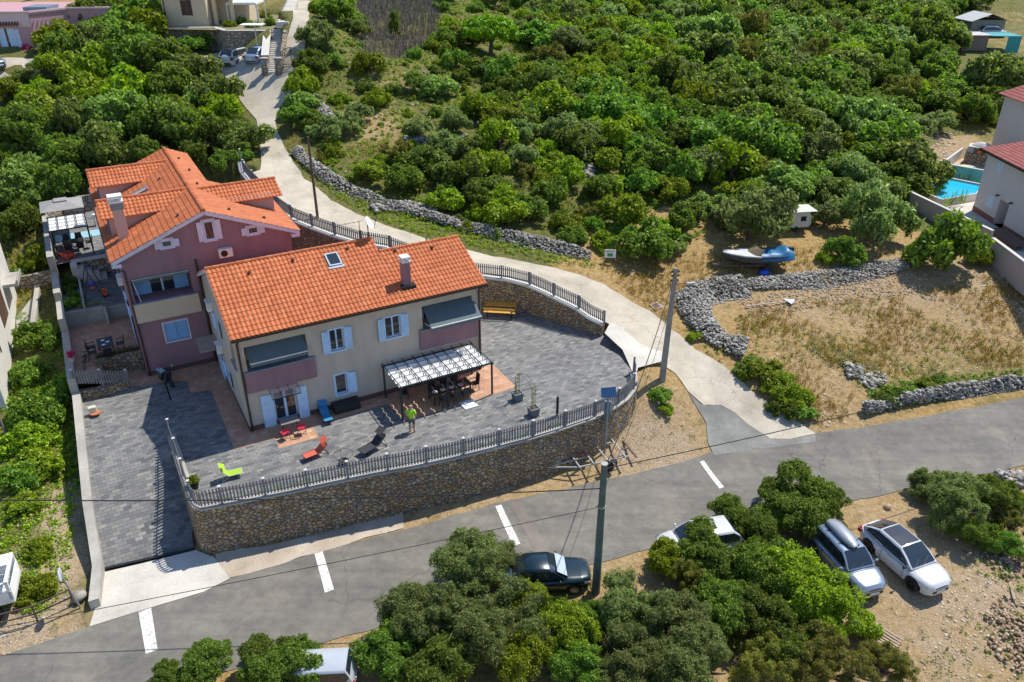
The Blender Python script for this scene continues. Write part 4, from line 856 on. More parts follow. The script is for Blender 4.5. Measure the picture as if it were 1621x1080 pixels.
def leaf_mesh(name, cent, rad, lpc, leaf, mat, core=True, up=.25, flat_=1.0, seed=1, spiky=0.0, fill=.8):
    """leaf clumps round the given centres; every leaf is a small pointed blade"""
    r = np.random.default_rng(seed); cent = np.asarray(cent, float); n = len(cent)
    rad = np.broadcast_to(np.asarray(rad, float), (n,))
    C = np.repeat(cent, lpc, 0); RR = np.repeat(rad, lpc)
    outw = C/np.maximum(1e-6, np.linalg.norm(C, axis=1, keepdims=True))
    d = r.normal(size=(len(C), 3)) + outw*.55 + np.array([0, 0, up]); d /= np.linalg.norm(d, axis=1, keepdims=True)
    rr = RR*(fill + (1.08-fill)*r.random(len(C)) + .55*np.maximum(0, r.random(len(C))-.82)/.18*r.random(len(C))) * (1 + .25*np.sin(d[:, 0]*5+C[:, 0]*9)*np.sin(d[:, 1]*6+C[:, 1]*7))
    P = C + d*rr[:, None]*np.array([1, 1, flat_])
    nrm = d*.65 + r.normal(size=d.shape)*.8 + np.array([0, 0, .2]); nrm /= np.linalg.norm(nrm, axis=1, keepdims=True)
    t = np.cross(nrm, r.normal(size=d.shape)); t /= np.maximum(1e-6, np.linalg.norm(t, axis=1, keepdims=True)); b = np.cross(nrm, t)
    sz = leaf*(.5+1.1*r.random(len(C))**1.5)[:, None]; wd = .55-.35*spiky
    V = np.stack([P-t*sz, P-b*sz*wd+nrm*sz*.12, P+t*sz, P+b*sz*wd+nrm*sz*.12], 1).reshape(-1, 3)
    F = np.arange(len(V)).reshape(-1, 4); verts = V; nf = len(F)
    me = bpy.data.meshes.new(name)
    ex_v = []; ex_f = []
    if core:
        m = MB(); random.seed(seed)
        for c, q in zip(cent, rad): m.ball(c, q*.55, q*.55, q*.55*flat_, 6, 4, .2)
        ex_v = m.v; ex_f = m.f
    allv = np.vstack([verts, np.array(ex_v).reshape(-1, 3)]) if len(ex_v) else verts
    me.vertices.add(len(allv)); me.vertices.foreach_set('co', allv.ravel())
    flat_idx = list(F.ravel()) + [i+len(verts) for f in ex_f for i in f]; tot = [4]*nf + [len(f) for f in ex_f]
    me.loops.add(len(flat_idx)); me.loops.foreach_set('vertex_index', flat_idx)
    st = np.concatenate([[0], np.cumsum(tot)[:-1]]); me.polygons.add(len(tot)); me.polygons.foreach_set('loop_start', st); me.polygons.foreach_set('loop_total', tot)
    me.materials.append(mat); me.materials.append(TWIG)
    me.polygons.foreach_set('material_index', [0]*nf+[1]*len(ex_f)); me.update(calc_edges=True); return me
def crown_centres(n, seed, squash=.85, lo=-.35, inner=.35, cr=(.24, .38), shape='round'):
    r = np.random.default_rng(seed); out = []; rad = []
    nl = r.integers(5, 9); lob = r.normal(size=(nl, 3)); lob /= np.linalg.norm(lob, axis=1, keepdims=True); lob[:, 2] = np.abs(lob[:, 2])*1.0-.32; lr = r.uniform(.34, .52, nl); lp = lob*(1.0-lr)[:, None]*np.array([1, 1, .95])
    k = 0
    while len(out) < n:
        d = r.normal(size=3); d /= np.linalg.norm(d)
        if d[2] < lo: continue
        if shape == 'round':
            i = r.integers(nl); q = lr[i]*(.95 if r.random() > inner else .4+.4*r.random()); p = lp[i]+d*q
            if p[2] < -.62: continue
        else:
            q = (.78 if r.random() > inner else .35+.3*r.random())*(1-.16*r.random()); p = d*q
        if shape == 'umbrella': p = d*(.86 if r.random() > inner else .6)*(1-.08*r.random()); p[2] = abs(p[2])*.62
        if shape == 'cone': h = (d[2]+1)/2; p = np.array([d[0]*.75*(1-h*.75), d[1]*.75*(1-h*.75), (h-.5)*2.2])
        out.append(p*np.array([1, 1, squash if shape == 'round' else 1])); rad.append(r.uniform(*cr))
    return np.array(out), np.array(rad)
KINDS = { # leaf, hi/lo proto settings
 'oak': dict(leaf='oak', n=70, squash=.9, cr=(.13,.24)),
 'pale': dict(leaf='pale', n=70, squash=.9, cr=(.12,.23)),
 'olive': dict(leaf='olive', n=75, squash=.9, cr=(.11,.22), spiky=.6, inner=.45),
 'bright': dict(leaf='bright', n=60, squash=.8, cr=(.13,.26)),
 'fresh': dict(leaf='fresh', n=60, squash=.9, cr=(.13,.26)),
 'pine': dict(leaf='pine', n=64, squash=1.1, cr=(.1,.2), spiky=1, inner=.5),
 'umbrella': dict(leaf='umbrella', n=130, squash=.6, cr=(.13,.19), shape='umbrella', inner=.12),
 'cone': dict(leaf='oak', n=30, squash=1, cr=(.2,.3), shape='cone'),
}
PROTO = {}
def proto_mesh(kind, hi, var):
    key = (kind, hi, var)
    if key in PROTO: return PROTO[key]
    k = KINDS[kind]; seed = abs(hash_(kind))+var*17+(500 if hi else 0)
    c, rad = crown_centres(int(k['n']*(1.6 if hi else 1)), seed, k['squash'], inner=k.get('inner', .35), cr=tuple(x*(.8 if hi else 1) for x in k['cr']), shape=k.get('shape', 'round'))
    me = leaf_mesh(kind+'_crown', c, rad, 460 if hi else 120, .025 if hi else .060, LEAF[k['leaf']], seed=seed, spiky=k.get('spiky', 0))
    PROTO[key] = me; return me
def hash_(s): return sum(ord(c)*(i+3) for i, c in enumerate(s))
TRUNKS = {}
def trunk_mesh(var, tall):
    key = (var, tall)
    if key in TRUNKS: return TRUNKS[key]
    random.seed(var*7+3); m = MB(); h = tall
    lean = Vector((random.uniform(-.15,.15), random.uniform(-.15,.15), 0))
    m.tube([(0,0,-.25), lean*.3+Vector((0,0,-.25+h*.5)), lean+Vector((0,0,h))], [.10,.08,.06], 8)
    for i in range(6):
        a = i*1.05+random.random(); r_ = random.uniform(.4,.65); z = h+random.uniform(.25,.6)
        m.tube([lean+Vector((0,0,h*.8)), lean+Vector((math.cos(a)*r_*.45, math.sin(a)*r_*.45, h+.15)), lean+Vector((math.cos(a)*r_, math.sin(a)*r_, z))], [.05,.035,.012], 6)
    me = bpy.data.meshes.new('trunk'); me.from_pydata(m.v, [], m.f); me.materials.append(BARK); TRUNKS[key] = me; return me
NAMES = {'oak': ('holm_oak','tree'), 'pale': ('pale_oak','tree'), 'olive': ('olive_tree','tree'), 'bright': ('leafy_bush','bush'), 'fresh': ('fig_bush','bush'), 'pine': ('pine_tree','tree'), 'umbrella': ('umbrella_pine','tree'), 'cone': ('juniper','tree')}
PLACED = []
def place(px, py, rpx, kind, label=None, group=None, hi=False, trunk=.35, sq=1.0, single=False):
    """tree whose crown is seen round the given photo spot with the given radius in photo pixels"""
    o = Vector((0, 0, CAMH)); d = ray(px, py); t = 15.0; last = t
    while t < 300:
        Rm = rpx*t/FPX; hc = Rm*(.55*sq+trunk); p = o+d*t
        if p.z < tz(p.x, p.y)+hc: break
        last = t; t += .4
    Rm = rpx*t/FPX; z = tz(p.x, p.y); 
    return put(p.x, p.y, z, Rm, kind, label, group, hi, trunk, sq, single)
def put(x, y, z, Rm, kind, label=None, group=None, hi=False, trunk=.35, sq=1.0, single=False):
    var = random.randrange(3); nm, cat = NAMES[kind]; rot = random.uniform(0, 2*PI)
    PLACED.append((x, y, Rm)); q_ = random.uniform(.82, 1.2) if not hi else 1; sc = (Rm*random.uniform(.9, 1.12), Rm*random.uniform(.88, 1.12), Rm*sq*q_)
    if single:
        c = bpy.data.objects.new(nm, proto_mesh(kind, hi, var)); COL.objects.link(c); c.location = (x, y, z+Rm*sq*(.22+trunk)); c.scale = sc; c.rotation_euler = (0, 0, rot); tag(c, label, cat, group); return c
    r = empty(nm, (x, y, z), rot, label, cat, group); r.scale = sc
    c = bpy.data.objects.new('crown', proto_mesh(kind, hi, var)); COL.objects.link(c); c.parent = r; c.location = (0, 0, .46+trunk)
    tm = bpy.data.objects.new('trunk', trunk_mesh(var, round(trunk+.25, 2))); COL.objects.link(tm); tm.parent = r
    return r
def proj(p):
    dx, dy, dz = p[0], p[1], p[2]-CAMH; f = dy*math.cos(TH)-dz*math.sin(TH); u = dy*math.sin(TH)+dz*math.cos(TH)
    return CX+FPX*dx/f, CY-FPX*u/f, f
def rock_mesh(name, items, mat, seed=3):
    """items: (x, y, z, size); angular field stones"""
    r = np.random.default_rng(seed); base = []
    t = (1+5**.5)/2
    ico = np.array([(-1,t,0),(1,t,0),(-1,-t,0),(1,-t,0),(0,-1,t),(0,1,t),(0,-1,-t),(0,1,-t),(t,0,-1),(t,0,1),(-t,0,-1),(-t,0,1)])/1.9
    IF = np.array([(0,11,5),(0,5,1),(0,1,7),(0,7,10),(0,10,11),(1,5,9),(5,11,4),(11,10,2),(10,7,6),(7,1,8),(3,9,4),(3,4,2),(3,2,6),(3,6,8),(3,8,9),(4,9,5),(2,4,11),(6,2,10),(8,6,7),(9,8,1)])
    it = np.array(items); n = len(it)
    V = np.repeat(ico[None], n, 0)*(.75+.5*r.random((n, 12, 1)))*np.stack([.7+.6*r.random(n), .6+.5*r.random(n), .45+.4*r.random(n)], 1)[:, None]
    a = r.random(n)*6.28; c, s = np.cos(a), np.sin(a); X = V[..., 0]*c[:, None]-V[..., 1]*s[:, None]; Y = V[..., 0]*s[:, None]+V[..., 1]*c[:, None]
    V = np.stack([X, Y, V[..., 2]+X*(r.random((n, 1))-.5)*.6], -1)*it[:, None, 3:4] + it[:, None, :3]
    F = (IF[None]+(np.arange(n)*12)[:, None, None]).reshape(-1, 3); V = V.reshape(-1, 3)
    me = bpy.data.meshes.new(name); me.vertices.add(len(V)); me.vertices.foreach_set('co', V.ravel()); me.loops.add(F.size); me.loops.foreach_set('vertex_index', F.ravel())
    me.polygons.add(len(F)); me.polygons.foreach_set('loop_start', np.arange(0, F.size, 3)); me.polygons.foreach_set('loop_total', np.full(len(F), 3)); me.materials.append(mat); me.update(calc_edges=True)
    o = bpy.data.objects.new(name, me); COL.objects.link(o); return o
def m_rock(name, lo, mid, hi):
    m, nt, b = nodes(name); k = N(nt); ge = k.n('NewGeometry'); v = k.mp()
    c = k.ramp(ge.outputs['Random Per Island'], [(0, lo), (.5, mid), (1, hi)]); c = k.mix(.5, c, k.ramp(k.noise(v, 7, 5, .7), [(.3, .25), (.7, .75)]), 'OVERLAY'); k.l(c, b.inputs['Base Color']); b.inputs['Roughness'].default_value = .9; return m
ROCKG = m_rock('grey_limestone', (.13,.12,.10), (.29,.27,.235), (.50,.475,.42)); ROCKB = m_rock('brown_stones', (.24,.15,.08), (.38,.26,.16), (.52,.42,.31)); PEB = m_rock('pale_pebbles', (.40,.31,.21), (.52,.43,.32), (.68,.60,.50))
def heap(line, w, h, per, size, seed=1):
    random.seed(seed); out = []; pts = resample([Vector((p.x, p.y, 0)) for p in line], .3)
    for i, p in enumerate(pts[:-1]):
        t = (pts[i+1]-p).normalized(); nrm = Vector((-t.y, t.x, 0))
        dens = .85+.25*math.sin(i*.21+seed)+.25*math.sin(i*.57+seed*2); wv = 1+.3*math.sin(i*.13+seed)
        for _ in range(max(3, int(per*dens*1.2))):
            q = random.uniform(-1, 1)*wv; s = p + nrm*q*w/2 + t*random.uniform(0, .3); hh = max(.02, h*(1-q*q*.75)*min(1.1, dens+.25))
            out.append((s.x, s.y, tz(s.x, s.y)+hh*random.random()**.45, random.uniform(*size)))
    return out
def blades(name, pts, hgt, n, mat, width=.03, spread=.12, seed=5):
    """tufts of grass: pts (x, y, z, scale)"""
    r = np.random.default_rng(seed); P = np.repeat(np.array(pts), n, 0); m = len(P)
    a = r.random(m)*6.28; lean = r.random(m)*.9; h = hgt*P[:, 3]*(.5+.8*r.random(m)); off = spread*P[:, 3]*r.random(m)**.5; b = r.random(m)*6.28
    base = P[:, :3]+np.stack([np.cos(b)*off, np.sin(b)*off, np.full(m, -.02)], 1); tip = base+np.stack([np.cos(a)*h*lean, np.sin(a)*h*lean, h], 1)
    w = width*P[:, 3]; sx = np.stack([-np.sin(a)*w, np.cos(a)*w, np.zeros(m)], 1); mid = base*.45+tip*.55+np.array([0, 0, 1])*h[:, None]*.12
    V = np.stack([base-sx, base+sx, mid+sx*.8, mid-sx*.8, tip], 1).reshape(-1, 3); k = np.arange(m)*5
    F4 = np.stack([k, k+1, k+2, k+3], 1); F3 = np.stack([k+3, k+2, k+4], 1)
    li = np.concatenate([F4.ravel(), F3.ravel()]); tot = np.concatenate([np.full(m, 4), np.full(m, 3)]); st = np.concatenate([[0], np.cumsum(tot)[:-1]])
    me = bpy.data.meshes.new(name); me.vertices.add(len(V)); me.vertices.foreach_set('co', V.ravel()); me.loops.add(len(li)); me.loops.foreach_set('vertex_index', li); me.polygons.add(2*m); me.polygons.foreach_set('loop_start', st); me.polygons.foreach_set('loop_total', tot); me.materials.append(mat); me.update(calc_edges=True)
    o = bpy.data.objects.new(name, me); COL.objects.link(o); return o
def in_px(poly, x, y, z=None):
    q = proj((x, y, tz(x, y) if z is None else z)); return inside(poly, q[0], q[1])
def scatter(poly, spacing, keep=1.0, excl=(), jit=1.0):
    ws = [g(*p) for p in poly]; x0, x1 = min(p.x for p in ws), max(p.x for p in ws); y0, y1 = min(p.y for p in ws), max(p.y for p in ws); out = []
    y = y0
    while y < y1:
        x = x0
        while x < x1:
            a = x+random.uniform(-jit, jit)*spacing; b = y+random.uniform(-jit, jit)*spacing
            if random.random() < keep:
                q = proj((a, b, tz(a, b)))
                if inside(poly, q[0], q[1]) and not any(inside(e, q[0], q[1]) for e in excl): out.append((a, b, tz(a, b)))
            x += spacing
        y += spacing
    return out
HILLD = [(830,0),(1300,-60),(1500,-50),(1545,20),(1500,62),(1490,120),(1540,130),(1621,140),(1700,150),(1700,180),(1621,170),(1570,205),(1500,200),(1440,212),(1420,240),(1440,300),(1400,360),(1290,345),(1240,360),(1120,372),(1060,405),(985,402),(930,388),(850,365),(760,345),(690,332),(610,312),(560,290),(600,262),(640,250),(760,230),(800,180)]
HILLS = [(495,0),(540,-20),(830,-20),(830,180),(760,230),(640,250),(560,290),(510,262),(490,215),(470,170),(490,120)]
LEFTD = [(-60,150),(0,130),(110,75),(170,25),(215,-20),(250,-10),(250,60),(330,105),(350,130),(392,190),(396,245),(340,262),(260,232),(150,262),(130,310),(60,338),(20,420),(-60,440)]
CLEAR = [[(-80,-80),(78,-80),(78,152),(-80,152)], [(560,-30),(700,-30),(690,60),(640,95),(575,95)], [(880,255),(950,255),(950,290),(880,290)], [(915,235),(945,235),(945,262),(905,262)], [(1430,190),(1520,195),(1520,250),(1440,300)], [(560,215),(640,215),(600,240),(560,235)], [(545,235),(630,235),(620,262),(555,262)], [(1490,30),(1580,30),(1580,110),(1500,110)], [(305,55),(430,55),(430,180),(385,185),(340,165),(312,140)], [(1540,-40),(1630,-40),(1630,40),(1545,40)]]
HAND = [ # px, py, radius px, kind
 (35,300,52,'pale'),(25,360,42,'oak'),(120,262,40,'oak'),(170,232,52,'pale'),(62,205,46,'oak'),(118,198,50,'pale'),(190,192,52,'pale'),(250,208,50,'oak'),(300,205,48,'oak'),(346,222,38,'oak'),(368,200,28,'oak'),(358,258,22,'oak'),(384,246,16,'fresh'),(305,166,36,'pale'),(275,142,40,'oak'),(205,150,46,'bright'),(145,152,44,'bright'),(95,118,36,'bright'),(60,122,32,'olive'),(110,82,38,'oak'),(160,76,42,'pale'),(212,88,46,'oak'),(262,104,40,'oak'),(282,118,28,'pale'),(22,152,34,'bright'),(15,188,32,'bright'),(62,160,36,'bright'),(30,215,36,'oak'),(240,245,34,'oak'),(388,215,24,'oak'),(330,62,24,'fresh'),(300,70,22,'fresh'),(205,30,30,'fresh'),(240,20,28,'bright'),(218,5,24,'fresh'),(15,262,34,'oak'),(85,240,36,'oak'),(100,290,38,'oak'),(215,250,30,'pale'),(310,245,30,'oak'),
 (495,105,30,'oak'),(500,60,32,'olive'),(528,22,28,'oak'),(560,28,22,'pale'),(470,182,24,'oak'),(538,198,36,'olive'),(500,212,18,'olive'),(635,242,27,'pine'),(625,42,16,'cone'),(775,42,46,'umbrella'),(845,28,22,'oak'),(655,128,21,'oak'),(800,140,21,'oak'),(704,88,13,'cone'),(853,82,22,'pine'),(728,62,24,'pine'),(662,202,28,'olive'),(722,198,24,'olive'),(765,172,33,'bright'),(582,272,30,'bright'),(635,282,32,'fresh'),(700,272,30,'pale'),(742,240,28,'pale'),(700,318,32,'bright'),(762,308,34,'oak'),(830,248,32,'olive'),(872,300,34,'fresh'),(890,207,30,'olive'),(925,218,30,'olive'),(838,332,34,'fresh'),(900,352,26,'bright'),(985,332,42,'bright'),(1012,382,50,'fresh'),(950,300,32,'oak'),(1058,300,30,'bright'),(1118,262,44,'olive'),(1092,340,34,'oak'),(1172,305,38,'bright'),
 (1212,150,52,'oak'),(1272,135,50,'oak'),(1312,182,46,'oak'),(1245,205,52,'oak'),(1185,192,38,'oak'),(1270,175,50,'pale'),(1194,350,62,'olive'),(1391,350,64,'olive'),(1500,400,54,'fresh'),(1548,402,24,'bright'),(1335,400,31,'fresh'),(1308,410,16,'bright'),(1240,290,50,'pale'),(1228,328,30,'oak'),(1304,345,34,'olive'),(1150,112,28,'pine'),(1172,88,32,'pine'),(1288,240,42,'olive'),(1350,285,42,'olive'),(1380,182,32,'olive'),(1425,148,34,'pine'),(1452,198,32,'olive'),(1482,190,28,'olive'),(1540,178,34,'oak'),(1592,112,28,'olive'),(1580,155,30,'pale'),(1400,215,32,'olive'),(1500,150,30,'oak'),
 (900,120,26,'bright'),(960,160,28,'bright'),(1000,200,32,'bright'),(1040,160,28,'oak'),(1020,220,30,'fresh'),(960,250,30,'bright'),(1080,200,32,'pale'),(1090,60,32,'pale'),(1160,40,34,'pale'),(1240,60,34,'pale'),(1320,50,32,'pale'),(1380,90,32,'oak'),(1010,60,28,'pale'),(950,60,26,'oak'),(900,40,24,'bright')]
HANDLAB = {(35,300):'pale green rounded oak at the left edge, left of the upper pergola', (775,42):'umbrella pine with a broad flat bright green crown on the hillside', (1194,350):'grey green olive tree right behind the boat on its trailer', (1391,350):'large olive tree between the field and the walled property with pool', (1500,400):'broad green bush in front of the pale boundary wall of the pool house', (1012,382):'leafy fig bush beside the upper lane near the small sign', (470,182):'small round oak standing at the right side of the upper lane', (495,105):'dark oak standing beside the iron gate of the upper lane', (635,242):'brownish green pine at the edge of the stone heap above the lane', (655,128):'small dark oak with a bare stem in the open scrub', (625,42):'slender dark juniper beside the grey dead scrub', (330,62):'light green tree against the retaining wall of the beige house', (1335,400):'fresh green bush at the head of the stone bank near the boat', (1270,175):'big pale topped holm oak in the middle of the right hillside', (853,82):'thin brownish pine beside the umbrella pine', (388,215):'dark oak leaning over the left edge of the upper lane'}
GL = {'oak': 'dark green holm oak in the thicket', 'pale': 'pale grey green holm oak in the thicket', 'olive': 'grey green olive tree in the thicket', 'bright': 'bright yellow green bush in the thicket', 'fresh': 'fresh green leafy bush in the thicket', 'pine': 'brownish green pine in the thicket', 'umbrella': 'pine', 'cone': 'dark slender juniper in the thicket'}
XZ = [(110,'left of the pergola'),(240,'behind the back dormer'),(420,'left of the upper lane'),(560,'beside the upper lane'),(680,'behind the satellite dish'),(790,'behind the chimney'),(890,'above the rubble wall'),(990,'left of the notice board'),(1090,'above the notice board'),(1190,'above the boat'),(1290,'above the caravan'),(1390,'above the round olive'),(1480,'left of the pool'),(1570,'above the pool'),(9999,'behind the pool house')]
YZ = [(-35,'beyond the top edge'),(30,'at the top edge'),(75,'very high'),(120,'high up'),(165,'above the middle'),(215,'in the middle'),(265,'below the middle'),(320,'low down'),(9999,'at the slope foot')]
KZ = {'oak': 'dark green oak', 'pale': 'pale green oak', 'olive': 'grey olive tree', 'bright': 'yellow green bush', 'fresh': 'fresh green bush', 'pine': 'brownish pine', 'umbrella': 'umbrella pine', 'cone': 'dark juniper'}
LAB = []
def zone_label(o, Rm, k):
    x, y, z = o.location; q = proj((x, y, z+Rm)); rp = Rm*FPX/q[2]; sz = 'tiny' if rp < 17 else 'small' if rp < 23 else 'medium' if rp < 29 else 'large' if rp < 37 else 'broad'
    o['group'] = KZ[k]+'s in the thickets'; LAB.append((sz+' '+KZ[k]+' '+next(t for a, t in YZ if q[1] < a)+' '+next(t for a, t in XZ if q[0] < a), q[0], o))
def finish_labels():
    d = {}
    for l, x, o in LAB: d.setdefault(l, []).append((x, o))
    for l, v in d.items():
        v.sort(key=lambda t: t[0]); n = len(v)
        for i, (x, o) in enumerate(v):
            o['label'] = l if n == 1 else l+(', the left one' if i == 0 else ', the right one') if n == 2 else l+', '+(('leftmost' if i == 0 else 'rightmost' if i == n-1 else ('second','third','fourth','fifth','sixth','seventh','eighth','ninth','tenth','eleventh','twelfth','thirteenth','fourteenth','fifteenth','sixteenth','seventeenth','eighteenth','nineteenth','twentieth')[min(i-1, 18)]+' from left'))
def vegetation():
    random.seed(21)
    for px, py, r, k in HAND:
        lab = HANDLAB.get((px, py)); left = px < 420; grp = GL[k]+(' left of the upper lane' if left else ' on the slope behind the houses')
        o = place(px, py, r, k, lab or grp, None if lab else grp, trunk=.5 if k in ('umbrella',) else .3 if (px, py) in ((655,128),(625,42),(470,182),(853,82),(1452,198)) else .0, sq=1.0 if k != 'cone' else 1.3)
        if r >= 54 or (left and r > 33): o.scale.z = PLACED[-1][2]*(1.3 if r >= 54 else 1.2)
        if not lab: zone_label(o, PLACED[-1][2], k)
    # infill of the thicket
    n0 = len(PLACED)
    def free(x, y, r):
        for a, b, c in PLACED:
            if (a-x)**2+(b-y)**2 < (c*.5+r*.42)**2: return False
        return True
    PLACED[[i for i, h in enumerate(HAND) if h[3] == 'umbrella'][0]] = (*PLACED[[i for i, h in enumerate(HAND) if h[3] == 'umbrella'][0]][:2], 6.5)
    def fill(poly, sp, keep, rr, mix, left=False, excl=()):
        pts = scatter(poly, sp, keep, excl); random.shuffle(pts)
        for x, y, z in pts:
            far = min(1.35, max(1, (y-60)/60+1)); r = random.uniform(*rr)*far*1.25
            if not free(x, y, r): continue
            q = proj((x, y, z))
            if not (-60 < q[0] < 1650): continue
            k = random.choices(list(mix), list(mix.values()))[0]; grp = GL[k]+(' left of the upper lane' if left else ' on the slope behind the houses')
            zone_label(put(x, y, z-.1, r, k, grp, grp, trunk=.0, single=(r < 1.5)), r, k)
    right = [(950,-80)]+HILLD[1:]; 
    L_ = [p if p[0] < 1090 else (1090, p[1]) for p in HILLD]; R_ = [p if p[0] > 1090 else (1090, p[1]) for p in HILLD]
    fill(L_, 1.8, .85, (.8, 1.8), dict(bright=40, fresh=24, oak=12, pale=12, olive=10, pine=4), excl=CLEAR)
    fill(R_, 2.0, .85, (1.0, 2.3), dict(bright=9, fresh=11, oak=38, pale=24, olive=14, pine=6), excl=CLEAR)
    fill(HILLS, 2.5, .62, (.55, 1.25), dict(bright=34, fresh=18, oak=16, pale=14, olive=8, pine=5), excl=CLEAR)
    fill(LEFTD, 2.0, .9, (1.1, 1.9), dict(bright=22, fresh=6, oak=38, pale=26), left=True, excl=CLEAR)
    def small(poly, sp, keep, rr, mix, excl=()):
        for x, y, z in scatter(poly, sp, keep, excl):
            r = random.uniform(*rr)
            if any((a-x)**2+(b-y)**2 < (c*.55)**2 for a, b, c in PLACED): continue
            q = proj((x, y, z))
            if not (-30 < q[0] < 1650 and q[1] > -10): continue
            k = random.choices(list(mix), list(mix.values()))[0]; zone_label(put(x, y, z-.1, r, k, '', '', trunk=.0, single=True, sq=random.uniform(.7, 1.3)), r, k)
    small(HILLS, 2.0, .55, (.3, .75), dict(bright=30, fresh=22, pale=16, pine=12, olive=10), CLEAR[1:2]); small(HILLD, 2.6, .6, (.5, 1.1), dict(bright=16, fresh=34, pale=26, pine=14, olive=10), CLEAR[1:2])
    small([(480,255),(530,295),(610,332),(760,372),(930,412),(985,425),(985,400),(930,385),(760,345),(610,305),(520,270)], 1.5, .75, (.3, .7), dict(fresh=30, bright=25, pale=15, olive=15))
    # beyond the top edge
    fill([(250,-10),(495,-30),(900,-60),(1700,-70),(1700,-110),(100,-110),(-60,-40),(-60,-5)], 5.5, .6, (2.0, 3.0), dict(bright=10, oak=20, pale=10), excl=[[(400,-120),(520,-120),(500,10),(440,10)]])
    finish_labels()
    # trees below the road, close to the camera
    near = [(752,905,62,'olive','upper crown of the big grey green olive beside the dark car'),(812,895,34,'olive','olive crown touching the white road bar left of the dark car'),(680,975,66,'olive','olive crown spreading left below the road'),(770,990,76,'olive','broad olive tree at the bottom, left of the yellow bushes'),(625,1035,52,'oak','small oak right of the silver van at the bottom edge'),(700,1060,60,'oak','dark oak at the bottom edge below the big olive'),(850,965,46,'bright','yellow green bush right below the dark car'),(893,1005,52,'bright','bright yellow bush below the foot of the tall pole'),(840,1050,52,'bright','yellow green bush at the bottom edge, centre'),(925,990,36,'fresh','fresh green bush at the foot of the tall pole'),(918,1065,42,'fresh','fresh green bush at the bottom edge below the tall pole'),(1005,965,56,'olive','grey green olive right of the tall pole'),(1062,1005,66,'olive','wide grey green olive below the white car'),(990,1045,58,'olive','olive tree at the bottom edge right of the tall pole'),(1105,1055,66,'olive','olive tree at the bottom edge right of centre'),(1135,965,54,'oak','shaded oak behind the wide olive'),(1072,884,40,'bright','yellow green bush in front of the white car with the blue cloth'),(1095,918,34,'pine','brownish bush below the white car'),(1122,870,46,'fresh','fresh green bush hiding the side of the white car'),(1148,815,36,'oak','dark oak between the white car and the road'),(1190,845,40,'oak','dark oak behind the leafy tree, beside the road'),(1225,788,34,'oak','small oak crown left of the tall dark roadside oak'),(1300,800,34,'oak','small oak crown right of the tall dark roadside oak'),(1258,792,54,'oak','tall dark oak between the road and the silver car'),(1303,838,30,'oak','small dark oak touching the roof box'),(1215,905,60,'fresh','large leafy light green tree right of the white car'),(1280,915,66,'bright','large leafy yellow green tree covering the silver car'),(1322,972,48,'bright','leafy yellow green tree below the silver car'),(1195,985,58,'oak','shaded oak below the leafy light green tree'),(1255,1020,52,'oak','dark oak at the lower right group of trees'),(1312,1050,56,'pine','brownish pine at the bottom edge right of the leafy tree'),(1395,1062,42,'pine','thin brownish pine at the bottom edge beside the bare earth'),(1205,1062,54,'pine','brownish pine at the bottom edge below the leafy tree'),(335,1062,44,'oak','oak at the bottom edge below the left road bar'),(425,1045,44,'oak','oak at the bottom edge left of the silver van'),(452,1058,58,'oak','oak crown covering the left side of the silver van'),(268,1078,26,'oak','low oak at the bottom left edge'),(1522,800,52,'olive','round olive tree above the white coupe, right of the road'),(1475,772,30,'olive','small olive tree at the road edge above the white coupe'),(1575,790,42,'oak','green bush at the right edge beside the grey rocks'),(1545,850,36,'oak','dark low bush behind the white coupe'),(1590,870,26,'fresh','green bush on the earth bank at the right edge'),(1605,800,20,'bright','yellow green sprig beside the grey rocks at the right edge')]
    for px, py, r, k, lab in near: place(px, py, r*1.18, k, lab, hi=True, trunk=.12 if r > 50 else .05)
    place(1597, 835, 26, 'pine', 'orange brown dried bush at the right edge', hi=False, trunk=.1)
    # left parcel
    for px, py, r, k, lab in [(58,532,36,'fresh','large leafy fig tree beside the white house wall'),(48,585,36,'fresh','lower fig tree beside the white house wall'),(62,640,44,'fresh','rank green bush left of the driveway wall, uppermost'),(40,690,42,'bright','rank green bush left of the driveway wall, below the first'),(60,735,42,'bright','sprawling green bush left of the middle of the driveway wall'),(22,755,36,'fresh','green bush at the left edge beside the driveway parcel'),(35,800,30,'bright','sprawling green bush above the white truck'),(90,610,24,'fresh','green bush near the short picket fence'),(52,930,34,'bright','yellow green bush beside the white truck'),(60,868,26,'bright','light green bush right above the white truck'),(60,410,30,'bright','low yellow green bush left of the upper pergola'),(20,440,26,'fresh','low green bush at the left edge in the dry grass')]:
        place(px, py, r, k, lab, trunk=.0, sq=.95, single=True)
